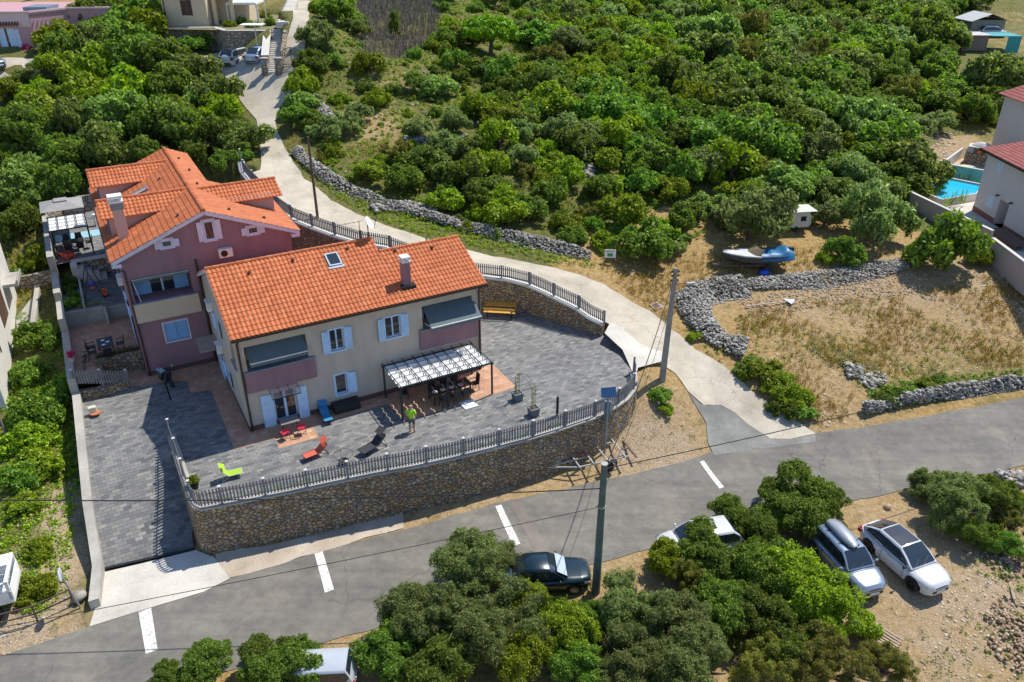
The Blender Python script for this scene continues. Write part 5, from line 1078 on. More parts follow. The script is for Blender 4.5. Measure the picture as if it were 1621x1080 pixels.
    # right field and lane side
    for px, py, r, k, lab in [(1188,574,26,'fresh','dense green creeper mound beside the lower lane, topmost end'),(1210,590,33,'bright','dense green creeper mound beside the lower lane, second from top'),(1236,604,36,'bright','dense green creeper mound beside the lower lane, widest part'),(1258,624,32,'bright','dense green creeper mound beside the lower lane, below the widest part'),(1272,645,26,'fresh','dense green creeper mound beside the lower lane, lowest end'),(1240,645,26,'oak','darker green creeper mound at the lane edge, lowest left'),(1415,622,22,'fresh','creeper heap over the roadside stone wall, second from its left end'),(1470,612,20,'bright','creeper heap over the middle of the roadside stone wall'),(1495,600,18,'fresh','small round bush on the stone wall by the road'),(1440,628,20,'fresh','low green bush on the roadside stone wall'),(1400,635,20,'oak','dark low bush at the left end of the roadside stone wall'),(1100,535,14,'bright','small weed clump at the lane edge below the stone bank'),(1115,505,12,'fresh','weeds on the corner of the stone bank'),(1047,625,22,'fresh','weed clump on the sandy verge below the grey wooden pole'),(1052,655,14,'bright','small weed clump on the sandy verge'),(1465,300,16,'bright','reeds beside the swimming pool'),(1470,245,15,'oak','dark bush above the pool wall')]:
        place(px, py, r, k, lab, trunk=.0, sq=.75, single=True)
    # loose ground plants that nobody could count
    def clumps(name, pts, lpc, leaf, mat, seed, rad=(.25, .5)):
        r = np.random.default_rng(seed); c = np.array([(x, y, z+.05) for x, y, z in pts]); me = leaf_mesh(name, c, r.uniform(*rad, len(c)), lpc, leaf, mat, core=False, up=1.2, flat_=.6, seed=seed, fill=.3)
        o = bpy.data.objects.new(name, me); COL.objects.link(o); return tag(o, kind='stuff')
    field = [(1170,500),(1260,480),(1420,470),(1560,440),(1621,440),(1621,580),(1500,590),(1370,610),(1340,660),(1290,680),(1250,650),(1190,570)]
    nz2 = lambda x, y: math.sin(x*.55+1.9*math.sin(y*.37))+math.sin(y*.8+math.sin(x*.43)*2.1)
    random.seed(5)
    P = scatter(HILLS, .5, .75, CLEAR[1:2]); a = [p for p in P if random.random() < .6]; b = [p for p in P if random.random() < .35]
    clumps('undergrowth', [p for p in a if math.sin(p[0]*.9)+math.sin(p[1]*.7+p[0]*.4)+random.uniform(-.8,.8) > -.75], 16, .09, LEAF['bright'], 1, (.15,.5)); clumps('undergrowth', b, 16, .08, LEAF['pale'], 2, (.15,.45)); clumps('undergrowth', random.sample(P, len(P)//4), 16, .09, LEAF['fresh'], 22, (.2,.5)); clumps('undergrowth', random.sample(P, len(P)//9), 22, .07, LEAF['dry'], 23, (.2,.5))
    P = scatter(HILLD, 1.0, .75); clumps('undergrowth', P, 18, .12, LEAF['bright'], 3, (.35, .75)); P = scatter(HILLD, 1.3, .6); clumps('undergrowth', P, 18, .11, LEAF['oak'], 33, (.35, .8))
    P = scatter(LEFTD, 1.3, .6); clumps('undergrowth', P, 18, .12, LEAF['oak'], 34, (.35, .8))
    lane_v = [(500,262),(560,300),(640,335),(760,372),(860,400),(935,415),(950,430),(870,417),(780,397),(700,383),(640,365),(560,330),(500,290),(470,255)]
    P = scatter(lane_v, .3, .75); clumps('verge_plants', P, 18, .06, LEAF['bright'], 4, (.15, .42)); P = scatter(lane_v, .45, .7); clumps('verge_plants', P, 14, .05, LEAF['olive'], 5, (.12, .25))
    P = scatter([(0,600),(110,590),(122,700),(128,800),(100,960),(60,980),(0,960)], .3, .9); clumps('rank_weeds', P, 22, .06, LEAF['bright'], 6, (.18, .42)); P = scatter([(20,500),(90,480),(118,600),(124,760),(100,760),(60,600)], .4, .7); clumps('rank_weeds', P, 20, .06, LEAF['fresh'], 16, (.18, .4))
    P = scatter([(30,800),(70,790),(60,900),(30,900)], .4, .7); clumps('white_flowers', P, 14, .05, LEAF['flower'], 7, (.15, .3))
    P = scatter([(0,400),(80,380),(80,470),(0,500)], .5, .6); clumps('rank_weeds', P, 14, .07, LEAF['bright'], 8, (.15, .3))
    P = scatter([(1260,540),(1350,525),(1420,590),(1500,600),(1500,585),(1400,560),(1330,570)], .45, .7)+scatter([(1330,570),(1385,595),(1330,600),(1310,580)], .4, .8)+scatter([(1270,548),(1330,555),(1400,590),(1380,595),(1300,570)], .35, .9); clumps('white_flowers', P, 22, .05, LEAF['flower'], 9, (.18, .38)); P = scatter([(1280,530),(1350,535),(1460,590),(1400,600),(1300,575)], .6, .6); clumps('field_weeds', P, 20, .05, LEAF['bright'], 46, (.2, .4))
    P = [p for p in scatter(field, .55, .6) if nz2(p[0], p[1])+random.uniform(-.7, .7) > .3]; clumps('field_weeds', P, 16, .055, LEAF['olive'], 41, (.15, .38)); P = [p for p in scatter(field, .6, .6) if nz2(p[0]+9, p[1]-4)+random.uniform(-.6, .6) > .9]; clumps('field_weeds', P, 18, .055, LEAF['bright'], 42, (.18, .42)); P = scatter([(1480,500),(1621,470),(1621,570),(1500,585),(1420,570)], .8, .5); clumps('field_weeds', P, 14, .045, LEAF['flower'], 43, (.12, .3))
    P = scatter([(1085,470),(1130,452),(1200,447),(1320,437),(1430,418),(1430,432),(1200,458),(1120,475),(1110,510),(1180,560),(1150,560),(1095,510)], .55, .5); clumps('verge_plants', P, 16, .05, LEAF['fresh'], 44, (.15, .3)); P = scatter([(470,240),(520,283),(610,322),(760,363),(935,405),(935,412),(760,372),(600,330),(510,290)], .5, .5); clumps('verge_plants', P, 18, .055, LEAF['bright'], 45, (.2, .4))
    P = scatter([(1370,610),(1621,585),(1621,600),(1500,618),(1375,640)], .28, .85); clumps('creeper', P, 20, .06, LEAF['fresh'], 10, (.15, .3))
    P = scatter([(1080,520),(1110,500),(1150,560),(1230,640),(1300,680),(1270,670),(1180,600),(1120,560)], .4, .6); clumps('verge_plants', P, 14, .05, LEAF['bright'], 11, (.12, .25))
    P = scatter([(1160,500),(1190,500),(1185,545),(1165,530)], .3, .7); clumps('verge_plants', P, 14, .05, LEAF['olive'], 15, (.12, .25))
    P = scatter([(1020,590),(1060,600),(1110,680),(1060,690),(1030,660)], .4, .3); clumps('verge_plants', P, 10, .045, LEAF['olive'], 12, (.1, .2))
    P = scatter([(1480,940),(1621,900),(1621,1079),(1440,1079)], .55, .5); clumps('weeds', [p for p in P if nz2(p[0], p[1]) > -.2], 18, .05, LEAF['fresh'], 53, (.15, .35)); P = scatter([(1540,830),(1621,800),(1621,960),(1520,900)], .4, .6); clumps('weeds', P, 18, .05, LEAF['oak'], 54, (.15, .4))
    P = scatter([(1400,1000),(1621,880),(1621,1079),(1420,1079)], .6, .3)+scatter([(1480,960),(1600,950),(1600,1040),(1480,1060)], .5, .5); clumps('weeds', P, 14, .04, LEAF['olive'], 13, (.1, .22))
    P = scatter([(590,990),(830,930),(1300,860),(1360,990),(1300,1079),(560,1079)], .7, .8); clumps('undergrowth', P, 20, .06, LEAF['oak'], 14, (.3, .65))
    st = LEAF['dry']
    nz = lambda x, y: math.sin(x*.8+1.3*math.sin(y*.5))+math.sin(y*1.1+math.sin(x*.6)*1.7); P = [(x, y, z, random.uniform(.4, 1.3)) for x, y, z in scatter(field, .26, .85) if nz(x, y)+random.uniform(-1.2, 1.2) > -.1]; tag(blades('dry_grass', P, .28, 9, st, .012), kind='stuff')
    P = [(x, y, z, random.uniform(.6, 1.3)) for x, y, z in scatter([(965,440),(1010,455),(1100,440),(1150,420),(1330,410),(1420,415),(1300,430),(1130,448),(1085,480),(1060,515)], .28, .7)+scatter([(935,410),(1060,405),(1150,400),(1140,425),(1085,440),(1000,450),(960,435)], .3, .8)]; tag(blades('dry_grass', P, .32, 9, st, .012), kind='stuff')
    P = [(x, y, z, random.uniform(.6, 1.3)) for x, y, z in scatter([(0,340),(70,330),(85,460),(0,510)], .35, .7)+scatter([(1230,390),(1340,390),(1440,400),(1300,425),(1240,420)], .35, .8)+scatter([(1540,0),(1621,0),(1621,40),(1570,40)], .8, .7)+scatter([(455,200),(475,215),(480,250),(455,240)], .3, .8)+scatter([(560,230),(640,225),(620,258),(555,258)], .35, .8)]; tag(blades('dry_grass', P, .34, 8, st, .014), kind='stuff')
    P = [(x, y, z, random.uniform(.4, .9)) for x, y, z in scatter([(1000,600),(1060,600),(1120,690),(1090,725),(985,745),(930,750),(960,700)], .3, .5)+scatter([(540,830),(930,745),(940,760),(560,860),(470,880)], .3, .3)+scatter([(1350,830),(1440,790),(1621,745),(1621,1079),(1330,1000)], .5, .35)]; tag(blades('dry_grass', P, .16, 7, st, .01), kind='stuff')
    P = [(x, y, z, random.uniform(.5, 1.5)) for x, y, z in scatter(field, .3, .7)+scatter([(965,440),(1150,400),(1330,395),(1420,410),(1130,445),(1010,470)], .35, .6) if nz2(x*1.3+4, y*1.2)+random.uniform(-.6, .6) > .5]; tag(blades('dry_grass', P, .26, 14, LEAF['tawny'], .014, .18), kind='stuff')
    # grey dead scrub at the top
    P = [(x, y, z, random.uniform(.8, 1.4)) for x, y, z in scatter(CLEAR[1], .45, .9)]; tag(blades('dead_scrub', P, .7, 10, flat('dead_twigs', (.16,.14,.13), .9, 0, .3), .014, .4), kind='stuff')
    # stones
    random.seed(9)
    def wall(label, lines, w, h, per, size, mat=ROCKG):
        it = []
        for i, ln in enumerate(lines): it += heap(G2(*ln), w, h, per, size, i+4)
        # a rough ridge under the loose stones
        o = rock_mesh('dry_stone_wall', it, mat); tag(o, label, 'stone wall'); return o
    wall('long grey rubble wall above the upper concrete lane', [[(470,242),(492,264),(520,284),(560,305),(610,325),(660,340),(700,352),(760,366),(830,382),(880,393),(935,408)]], 1.3, .55, 60, (.055,.13))
    wall('grey stone heap beside the upper lane under the small round oak', [[(492,158),(512,178),(522,200),(505,215)]], 1.6, .5, 34, (.09,.17))
    wall('pale rubble strip inside the thicket', [[(590,335),(640,328),(690,338)],[(640,222),(700,230),(740,222)],[(862,0),(858,30),(856,60)]], 1.3, .4, 20, (.1,.18))
    wall('grey stone heap in the middle of the hillside', [[(890,270),(915,272),(940,278)],[(895,262),(940,268)]], 1.8, .25, 26, (.1,.18))
    wall('broad grey rubble bank at the corner of the dry field', [[(1180,556),(1150,546),(1122,528),(1104,505),(1096,485),(1102,468),(1135,458),(1180,452)]], 2.4, .6, 105, (.055,.14))
    wall('grey and brown rubble bank along the top of the dry field', [[(1135,458),(1200,452),(1260,446),(1320,440),(1380,430),(1430,420)]], 1.7, .36, 75, (.045,.12))
    wall('grey dry stone wall between the dry field and the road', [[(1367,655),(1420,642),(1480,630),(1560,616),(1700,596)]], .75, .75, 66, (.06,.14))
    wall('heap of loose grey stones in the dry field', [[(1338,588),(1370,592),(1400,606)],[(1365,598),(1390,612)]], 1.7, .3, 36, (.07,.18))
    wall('grey rocks beside the road at the right edge', [[(1585,768),(1621,758)]], 1.6, .5, 30, (.1,.22))
    wall('brown rubble heap at the lower right corner', [[(1585,1000),(1621,960)],[(1570,900),(1621,880)],[(1600,1060),(1630,1020)]], 2.4, .2, 34, (.04,.13), ROCKB)
    def loose(poly, sp, keep, size, mat, nm='loose_stones'):
        it = [(x, y, z+.0, random.uniform(*size)) for x, y, z in scatter(poly, sp, keep)]; tag(rock_mesh(nm, it, mat, 8), kind='stuff')
    loose([(1165,474),(1260,458),(1340,450),(1430,432),(1480,436),(1450,468),(1360,478),(1280,490),(1190,505)], .17, .8, (.04,.12), ROCKB, 'stony_slope'); loose([(1165,474),(1260,458),(1340,450),(1430,432),(1360,465),(1280,475),(1190,490)], .35, .6, (.06,.14), ROCKG, 'stony_slope'); loose(field, .33, .5, (.03,.09), PEB); loose([(1540,430),(1621,440),(1621,520),(1560,470)], .22, .8, (.04,.12), PEB); loose([(1300,620),(1345,640),(1340,670),(1290,680)], .3, .6, (.04,.12), PEB)
    loose([(1430,210),(1520,205),(1500,260),(1440,300)], .45, .6, (.08,.22), PEB); loose([(1340,820),(1621,745),(1621,1079),(1340,1010)], .4, .5, (.02,.08), PEB); loose([(1500,900),(1621,860),(1621,1079),(1450,1079)], .28, .6, (.03,.1), PEB)
    loose([(960,690),(1010,610),(1060,640),(1115,700),(980,745)], .25, .5, (.015,.05), PEB); loose([(340,870),(930,745),(940,762),(370,912)], .25, .4, (.012,.035), PEB); loose([(75,780),(115,760),(110,960),(60,990),(0,1030),(0,990),(60,960)], .22, .7, (.03,.1), ROCKG); loose(HILLS, 1.2, .35, (.08,.25), ROCKG); loose([(1060,405),(1150,400),(1130,448),(1000,455),(940,430)], .4, .3, (.03,.07), PEB)
# ------------------------------------------------------------------ neighbours
def lath(mb, M, f): n = len(mb.v); f(); mb.v[n:] = [tuple(M @ Vector(v)) for v in mb.v[n:]]
def poly_wall(name, pts, h, th, mat, label, cap=None, base=None):
    e = empty(name, pts[0], 0, label, 'wall'); o = pts[0]; m = MB(); c = MB()
    for a, b in zip(pts[:-1], pts[1:]):
        t = (b-a); t.z = 0; t.normalize(); n = Vector((-t.y, t.x, 0))*th/2; za, zb = a.z-o.z, b.z-o.z; a0, b0 = a-o-t*th*.3, b-o+t*th*.3; hh = Vector((0,0,h)); dn = Vector((0,0,base if base else .6))
        m.add([a0-n-dn, b0-n-dn, b0+n-dn, a0+n-dn, a0-n+hh, b0-n+hh, b0+n+hh, a0+n+hh], [(3,2,1,0),(4,5,6,7),(0,1,5,4),(1,2,6,5),(2,3,7,6),(3,0,4,7)])
        if cap: k = n*1.25; c.add([a0-k+hh, b0-k+hh, b0+k+hh, a0+k+hh, a0-k+hh*1+Vector((0,0,.06)), b0-k+hh+Vector((0,0,.06)), b0+k+hh+Vector((0,0,.06)), a0+k+hh+Vector((0,0,.06))], [(4,5,6,7),(0,1,5,4),(1,2,6,5),(2,3,7,6),(3,0,4,7)])
    m.build('wall_body', mat, e)
    if cap: c.build('coping', cap, e)
    return e
YARD = [(37.2,55.0),(37.3,58.3),(35.2,68.1),(41.3,76.3),(47.6,83.6),(60,84),(60,50),(37.0,50.0)]
POOL_CUT.append((YARD, 1.6))
GW = [atz(235,44,14.0), atz(339,44,14.0), atz(358,49,14.0), atz(423,49,14.0)]
GARD = [(GW[0].x-6, GW[0].y-.2), (GW[1].x, GW[1].y-.2), (GW[2].x, GW[2].y-.2), (GW[3].x+.8, GW[3].y-.2), (GW[3].x+1.0, GW[3].y+16), (GW[0].x-6, GW[0].y+16)]
POOL_CUT.append((GARD, 13.6))
ST0 = g(434, 116); ST1 = atz(439, 46, 14.0); POOL_CUT.append(([(ST0.x-.62,ST0.y+.1),(ST0.x+.62,ST0.y+.1),(ST1.x+.62,ST1.y),(ST1.x-.62,ST1.y)], 10.9))
def neighbours():
    V3 = Vector; Z = V3((0,0,1))
    WALLG = m_plaster('pale_grey_render', (.60,.57,.55), .05)
    # property with the pool
    sheet('courtyard', [V3((*p, 0)) for p in YARD], APRON, 0, 3, zf=lambda x, y: 1.9)
    sheet('sandy_yard', [V3(p) for p in ((44.4,73.8,0),(41.4,76.2,0),(47.6,83.4,0),(58,83,0),(58,74,0))], m_concrete('sandy_paving', (.42,.30,.20),(.52,.39,.27),(.60,.48,.36),.1), 0, 3, zf=lambda x, y: 1.93)
    WW_ = m_plaster('mauve_grey_render', (.50,.42,.40), .05)
    poly_wall('pool_wall', [V3((37.25,58.4,2.0)), V3((35.15,68.1,2.0))], 1.15, .22, WW_, 'long mauve grey garden wall in front of the swimming pool', WALLG)
    poly_wall('pool_wall', [V3((36.6,44,1.2)), V3((37.2,57.9,1.2))], 1.5, .22, WW_, 'stepped lower mauve grey garden wall at the right edge', WALLG)
    poly_wall('pool_wall', [V3((35.1,68.3,2.0)), V3((41.2,76.2,2.0))], .85, .2, WALLG, 'pale low wall on the left of the swimming pool', None)
    poly_wall('pool_wall', [V3((41.3,76.3,2.0)), V3((47.5,83.5,2.0))], 1.0, .2, WALLG, 'pale low wall beside the yard with the outdoor oven', None)
    e = poly_wall('pool_screen', [V3((41.5,75.9,1.9)), V3((45.2,72.7,1.9))], 1.6, .18, flat('turquoise_wall', (.12,.42,.44), .7, 0, .25, 2), 'turquoise painted screen wall behind the swimming pool', WALLG)
    e = empty('swimming_pool', (0,0,0), 0, 'small bright blue swimming pool in a raised white tiled surround', 'swimming pool')
    ring = [(37.1,69.9),(41.1,74.9),(43.9,72.2),(41.9,69.4),(37.9,67.6)]; cx_ = sum(p[0] for p in ring)/5; cy_ = sum(p[1] for p in ring)/5; inn = [(cx_+(x-cx_)*.94, cy_+(y-cy_)*.94) for x, y in ring]
    m = MB(); n = 5
    for i in range(n):
        j = (i+1)%n; m.quad((*ring[i],1.5),(*ring[j],1.5),(*ring[j],2.6),(*ring[i],2.6)); m.quad((*ring[i],2.6),(*ring[j],2.6),(*inn[j],2.6),(*inn[i],2.6)); m.quad((*inn[j],2.6),(*inn[j],1.95),(*inn[i],1.95),(*inn[i],2.6))
    m.build('surround', WALLG, e)
    wm, nt, b = nodes('pool_water'); k = N(nt); b.inputs['Base Color'].default_value = (.02,.50,.78,1); b.inputs['Roughness'].default_value = .06; b.inputs['Specular IOR Level'].default_value = .5; k.bump(k.noise(k.mp(), 5, 3), b, .02)
    m = MB(); m.add([(x, y, 2.42) for x, y in inn], [tuple(range(5))[::-1]]); m.build('water', wm, e)
    r = empty('neighbour_house', (40.3,66.8,1.9), 0, 'pale house with dark red roof at the right edge beside the pool', 'house')
    m = MB(); holes = [(1.65,2.6,3.95,5.05,.1),(1.75,2.65,1.0,2.1,.1),(3.4,4.8,.0,2.15,1.1)]
    holes_wall(m, (0,0,0), (0,-1,0), Z, 11, 5.4, holes, (-1,0,0)); m.quad((0,0,0),(11,0,0),(11,0,5.4),(0,0,5.4)); m.add([(0,0,5.4),(11,0,5.4),(5.5,0,6.2)],[(0,1,2)]); m.quad((1.1,-3.4,0),(1.1,-4.8,0),(1.1,-4.8,2.15),(1.1,-3.4,2.15)); m.build('wall', m_plaster('pale_mauve_render', (.62,.56,.53), .04), r)
    m = MB(); m.box(-.02,0,-3.4,.02,-.1,.45); m.box(-.02,0,-11,-4.8,-.1,.45); m.build('plinth', flat('brick_plinth', (.24,.10,.07), .85), r)
    sv_ = V3((6.2,0,.95)); tiles('roof', (-.5,.5,5.35), (0,-1,0), sv_, 12, sv_.length, REDROOF, r, tw=.3, th=.4); tiles('roof', (11.7,-11.5,5.35), (0,1,0), V3((-6.2,0,.95)), 12, sv_.length, REDROOF, r, tw=.3, th=.4)
    m = MB(); m.box(-.6,-.45,-11.5,.5,5.2,5.36); m.build('gutter', BROWNM, r)
    for a, b_ in ((3.95,5.05),(1.0,2.1)): m = MB(); y0 = -1.7 if a > 2 else -1.8; m.box(-.03,.06,y0-.9,y0+.0,a+.02,b_-.02); m.build('shutter', flat('roller_blind', (.55,.66,.78), .5), r)
    for y in (-3.1,-5.1): m = MB(); m.box(-.28,0,y-.06,y+.06,2.3,2.42); m.build('wall_lamp', DARKMETAL, r)
    m = MB(); m.box(1.05,1.1,-4.7,-3.5,0,2.1); m.build('door', flat('door_grey', (.4,.38,.36), .5), r)
    m = MB(); m.box(-1.6,-.4,-9.5,-5.6,.35,.45); m.box(-1.5,-1.4,-9.4,-5.7,0,.35); m.build('bench', flat('brown_bench', (.14,.09,.07), .7), r)
    r = empty('neighbour_house', (51.0,84.5,3.0), 0, 'rear pale house with red roof at the right edge, behind the first', 'house')
    m = MB(); m.box(0,12,-9,0,-2,5.3); m.build('wall', MATS['pale_mauve_render'], r); tiles('roof', (-.5,.5,5.3), (0,-1,0), V3((6.2,0,2.1)), 10, 6.5, REDROOF, r, tw=.35, th=.5); m = MB(); m.add([(0,-9,5.3),(12,-9,5.3),(6,-9,7.2),(0,0,5.3),(12,0,5.3),(6,0,7.2)],[(0,1,2),(5,4,3)]); m.build('gable', MATS['pale_mauve_render'], r)
    q = atz(1548, 258, 2.0); r = empty('outdoor_oven', (q.x, q.y, 1.93), R(-35), 'domed white outdoor oven with a fire opening in the yard behind the pool', 'oven')
    m = MB(); m.box(-1.3,1.3,-.8,.8,0,1.1); m.box(1.0,1.5,-.9,-.4,0,2.0); m.build('base', STONE2, r); m = MB(); m.ball((0,.1,1.1),1.35,.85,1.1,16,8); m.box(-1.2,1.2,-.7,.9,1.7,1.78); m.build('dome', WALLG, r); m = MB(); m.box(-.6,.5,-.95,-.7,1.1,1.75); m.build('opening', BARK, r); m = MB(); m.box(-.25,.1,-.98,-.94,1.25,1.5); m.build('tray', flat('orange_tray', (.6,.12,.03), .6), r)
    q = atz(1526, 266, 2.4); m = MB(); m.ball((0,0,.35),1.3,.8,.4,14,8,.08); o = m.build('covered_heap', flat('grey_tarp', (.32,.36,.42), .6), None, loc=(q.x, q.y, 1.93)); tag(o, 'heap under a grey and yellow sheet in the yard behind the pool', 'heap'); m = MB(); m.ball((-.2,-.2,.72),.6,.4,.06,10,6); m.build('yellow_sheet', flat('yellow_sheet', (.65,.55,.10), .6), o)
    P = [(37.4+.35*i*.9+random.uniform(-.1,.1), 68.6+.42*i+random.uniform(-.1,.1), 1.9, random.uniform(.6,.9)) for i in range(9)]; tag(blades('reeds', P, 1.7, 16, LEAF['bright'], .03, .3), 'light green reeds growing along the left side of the pool', 'reeds')
    P = [(38.0+.5*i, 67.2+.22*i, 2.2, random.uniform(.8,1.1)) for i in range(5)]+[(42.2+i*.6, 74.8-i*.55, 1.9, 1) for i in range(5)]; tag(blades('dark_reeds', P, 1.3, 14, LEAF['oak'], .02, .3), 'dark thin reeds standing in front of and behind the pool', 'reeds')
    random.seed(3); P = np.array([(37.5+random.uniform(-.1,.5)+i*-.0, 66.5-i*.45, 2.3) for i in range(16)]); o = bpy.data.objects.new('wall_plants', leaf_mesh('wall_plants', P, .25, 26, .06, LEAF['bright'], core=False, seed=4, up=.8)); COL.objects.link(o); tag(o, 'row of small plants behind the wall of the pool property', 'plants')
    # sheds in the far upper right
    q = g(1548, 52); r = empty('shed', q, R(5), 'grey gabled shed roof deep in the trees at the upper right', 'shed'); m = MB(); m.box(-2.6,2.6,-2,2,0,2.0); m.build('wall', flat('shed_grey', (.2,.22,.2), .8), r); m = MB(); m.quad((-3,-2.4,1.9),(0,-2.4,2.9),(0,2.4,2.9),(-3,2.4,1.9)); m.quad((0,-2.4,2.9),(3,-2.4,1.9),(3,2.4,1.9),(0,2.4,2.9)); m.build('roof', flat('sheet_grey', (.45,.47,.46), .6), r)
    q = g(1550, 78); r = empty('shed', q, R(-3), 'shack with pale sheet roof and teal netting at the upper right', 'shed'); m = MB(); m.box(-3.2,.2,-1.5,1.5,0,2.0); m.build('wall', flat('shed_brown', (.22,.17,.15), .8), r); m = MB(); m.box(-3.5,.4,-1.9,1.9,2.0,2.1); m.build('roof', flat('old_sheet', (.5,.45,.46), .7, 0, .3), r); m = MB(); m.box(.3,4.5,-1.9,1.9,1.95,2.02); m.box(2.6,4.4,-1.95,-1.9,-.2,1.95); m.build('netting', flat('teal_net', (.03,.30,.32), .7), r)
    q = g(1568, 58); car(q, R(5), paint('far_white_paint', (.72,.74,.76)), 'small white car half hidden behind the teal netting shack', L=4.2, Wd=1.7, H=1.5, belt=.93, wb=(.24,.42), rt=(.85,.98), style='van')
    # pink building, upper left
    zb = 11.2; C = atz(64, 92, zb); r = empty('pink_building', (C.x, C.y, zb), R(4), 'flat roofed pink building with a white double door at the upper left edge', 'building')
    r.scale = (1, 1, 1.3)
    PK = m_plaster('pink_render', (.52,.30,.33), .06); PKL = m_plaster('pale_pink_render', (.66,.52,.54), .05)
    m = MB(); holes_wall(m, (-16,0,-1), (1,0,0), Z, 16, 4.5, [(12.2,14.1,1.0,3.3,.3)], (0,-1,0)); m.quad((0,0,-1),(2.4,3.5,-1),(2.4,3.5,3.5),(0,0,3.5)); m.quad((2.4,3.5,-1),(7,3.7,-1),(7,3.7,3.5),(2.4,3.5,3.5)); m.quad((7,3.7,-1),(7.6,1.2,-1),(7.6,1.2,2.3),(7,3.7,3.5)); m.add([(-16,0,3.4),(0,0,3.4),(2.4,3.5,3.4),(7,3.7,3.4),(7,12,3.4),(-16,12,3.4)],[tuple(range(6))]); m.build('wall', PK, r)
    m = MB(); holes_wall(m, (-16.05,-.03,3.0-.6), (1,0,0), Z, 16, 1.15, [], (0,-1,0)); m.bar((0,-.03,3.5),(2.4,3.47,3.5),.2,.15); m.bar((2.4,3.47,3.5),(7.0,3.67,3.5),.2,.12); m.bar((-16,0,3.5),(0,0,3.5),.25,.12); m.build('parapet', PKL, r)
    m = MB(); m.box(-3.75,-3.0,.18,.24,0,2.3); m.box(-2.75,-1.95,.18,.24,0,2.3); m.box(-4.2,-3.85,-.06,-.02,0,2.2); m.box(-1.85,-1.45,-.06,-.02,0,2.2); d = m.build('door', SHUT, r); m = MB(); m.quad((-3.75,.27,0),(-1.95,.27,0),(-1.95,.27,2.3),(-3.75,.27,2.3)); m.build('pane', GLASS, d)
    m = MB(); [m.tube([(-4.4+i*.28,-.35,2.5),(-4.4+i*.28,0,2.75)],.09,6) for i in range(12)]; m.build('door_tiles', flat('dark_tile', (.16,.07,.06), .8), r)
    m = MB(); m.box(-8,-5.5,1.0,2.5,3.5,4.0); m.box(-1.4,1.0,2.0,5,3.45,3.7); m.build('roof_well', flat('roof_blue_grey', (.18,.22,.28), .6), r)
    for i in range(8): m = MB(); x = .2+i*.27; m.box(x,x+.16,i*.39-.0,i*.39+.1,3.2,3.28); m.build('spout', flat('dark_tile', (.16,.07,.06), .8), r)
    m = MB(); m.box(.75,1.35,.8,1.4,.6,1.9); m.v = [(x+.1, y-.05, z) for x, y, z in m.v]; w_ = m.build('window', SHUT, r)
    for x in (-5.4,-1.0):
        P = np.array([(C.x+x+random.uniform(-.5,.5), C.y-.5, zb+.5+random.uniform(-.3,.7)) for _ in range(9)]); o = bpy.data.objects.new('bougainvillea', leaf_mesh('bougainvillea', P-np.array(C), .35, 60, .07, LEAF['pink'], seed=7)); COL.objects.link(o); o.location = C; tag(o, 'magenta bougainvillea '+('left' if x < -3 else 'right')+' of the white door of the pink building', 'bush')
    C2 = atz(120, 30, 14.0); r = empty('pink_building', (C2.x+6, C2.y+9, 13.4), R(-3), 'rear pink building with blue double door at the top left edge', 'building'); m = MB(); m.box(-16,9,0,8,-3,4); m.build('wall', PK, r); m = MB(); m.box(-6.5,-3.2,-.08,-.02,0,2.3); m.build('door', SHUT, r); m = MB(); m.box(-5.5,-4.2,-.1,-.085,.1,2.2); m.build('pane', GLASS, r)
    m = MB(); [m.box(3.2+i*.3,5.2,-1.2,0,-1+i*.3,-.7+i*.3) for i in range(7)]; m.box(5.2,9,-1.2,0,-2,1.4); m.build('outside_steps', PKL, r)
    e = empty('garden_steps', g(148, 30), 0, 'flight of pale steps between the pink building and the trees', 'steps'); 
    for i in range(5): m = MB(); m.box(-1.6,1.6,i*.45,i*.45+.45,-.6,.1+i*.22); m.build('step', CONC, e)
    sheet('forecourt', G2((-40,130),(-40,96),(66,96),(75,105),(70,150),(30,128),(0,135)), LANE, .06, 2)
    # beige house, retaining wall, gazebo
    zb = 14.0; C = atz(262, 41, zb); B2 = atz(331, 41, zb); r = empty('beige_house', (C.x, C.y, zb), 0, 'beige house with a brown shuttered window and red roof at the top edge', 'house'); Lh = (B2-C).length
    m = MB(); holes_wall(m, (0,0,-1), (1,0,0), Z, Lh, 5.2, [(2.0,3.2,2.0,3.6,.12)], (0,-1,0)); m.quad((0,7,-1),(0,0,-1),(0,0,4.2),(0,7,4.2)); m.quad((Lh,0,-1),(Lh,7,-1),(Lh,7,4.2),(Lh,0,4.2)); m.box(Lh,Lh+3.4,2.4,7,-1,2.9); m.build('wall', BEIGE, r)
    tiles('roof', (-.4,-.4,4.15), (1,0,0), (0,4,1.5), Lh+.8, 4.3, REDROOF, r, tw=.3, th=.4); tiles('roof', (Lh+.0,.9,2.75), (1,0,0), (0,2.2,.8), 2.6, 2.3, REDROOF, r, tw=.3, th=.4)
    m = MB(); [m.tube([(1.6+i*.25,-.35,3.0),(1.6+i*.25,0,3.2)],.08,6) for i in range(9)]; m.build('window_tiles', flat('dark_tile', (.16,.07,.06), .8), r)
    m = MB(); louvre(m, 2.02, 2.59, 1.02, 2.58, .06); louvre(m, 2.61, 3.18, 1.02, 2.58, .06); m.build('shutter', flat('brown_shutter', (.10,.05,.03), .6), r); m = MB(); m.tube([(.25,-.06,4.1),(.25,-.06,-.5)],.05,6); m.build('downpipe', BROWNM, r)
    m = MB(); [m.box(Lh+x,Lh+x+.4,1.0,1.4,-1,2.7) for x in (.3,2.2)]; m.box(Lh+.6,Lh+2.3,2.3,2.41,0,2.0); m.build('porch_pillar', BEIGE, r)
    A0, A1, A2, A3 = GW
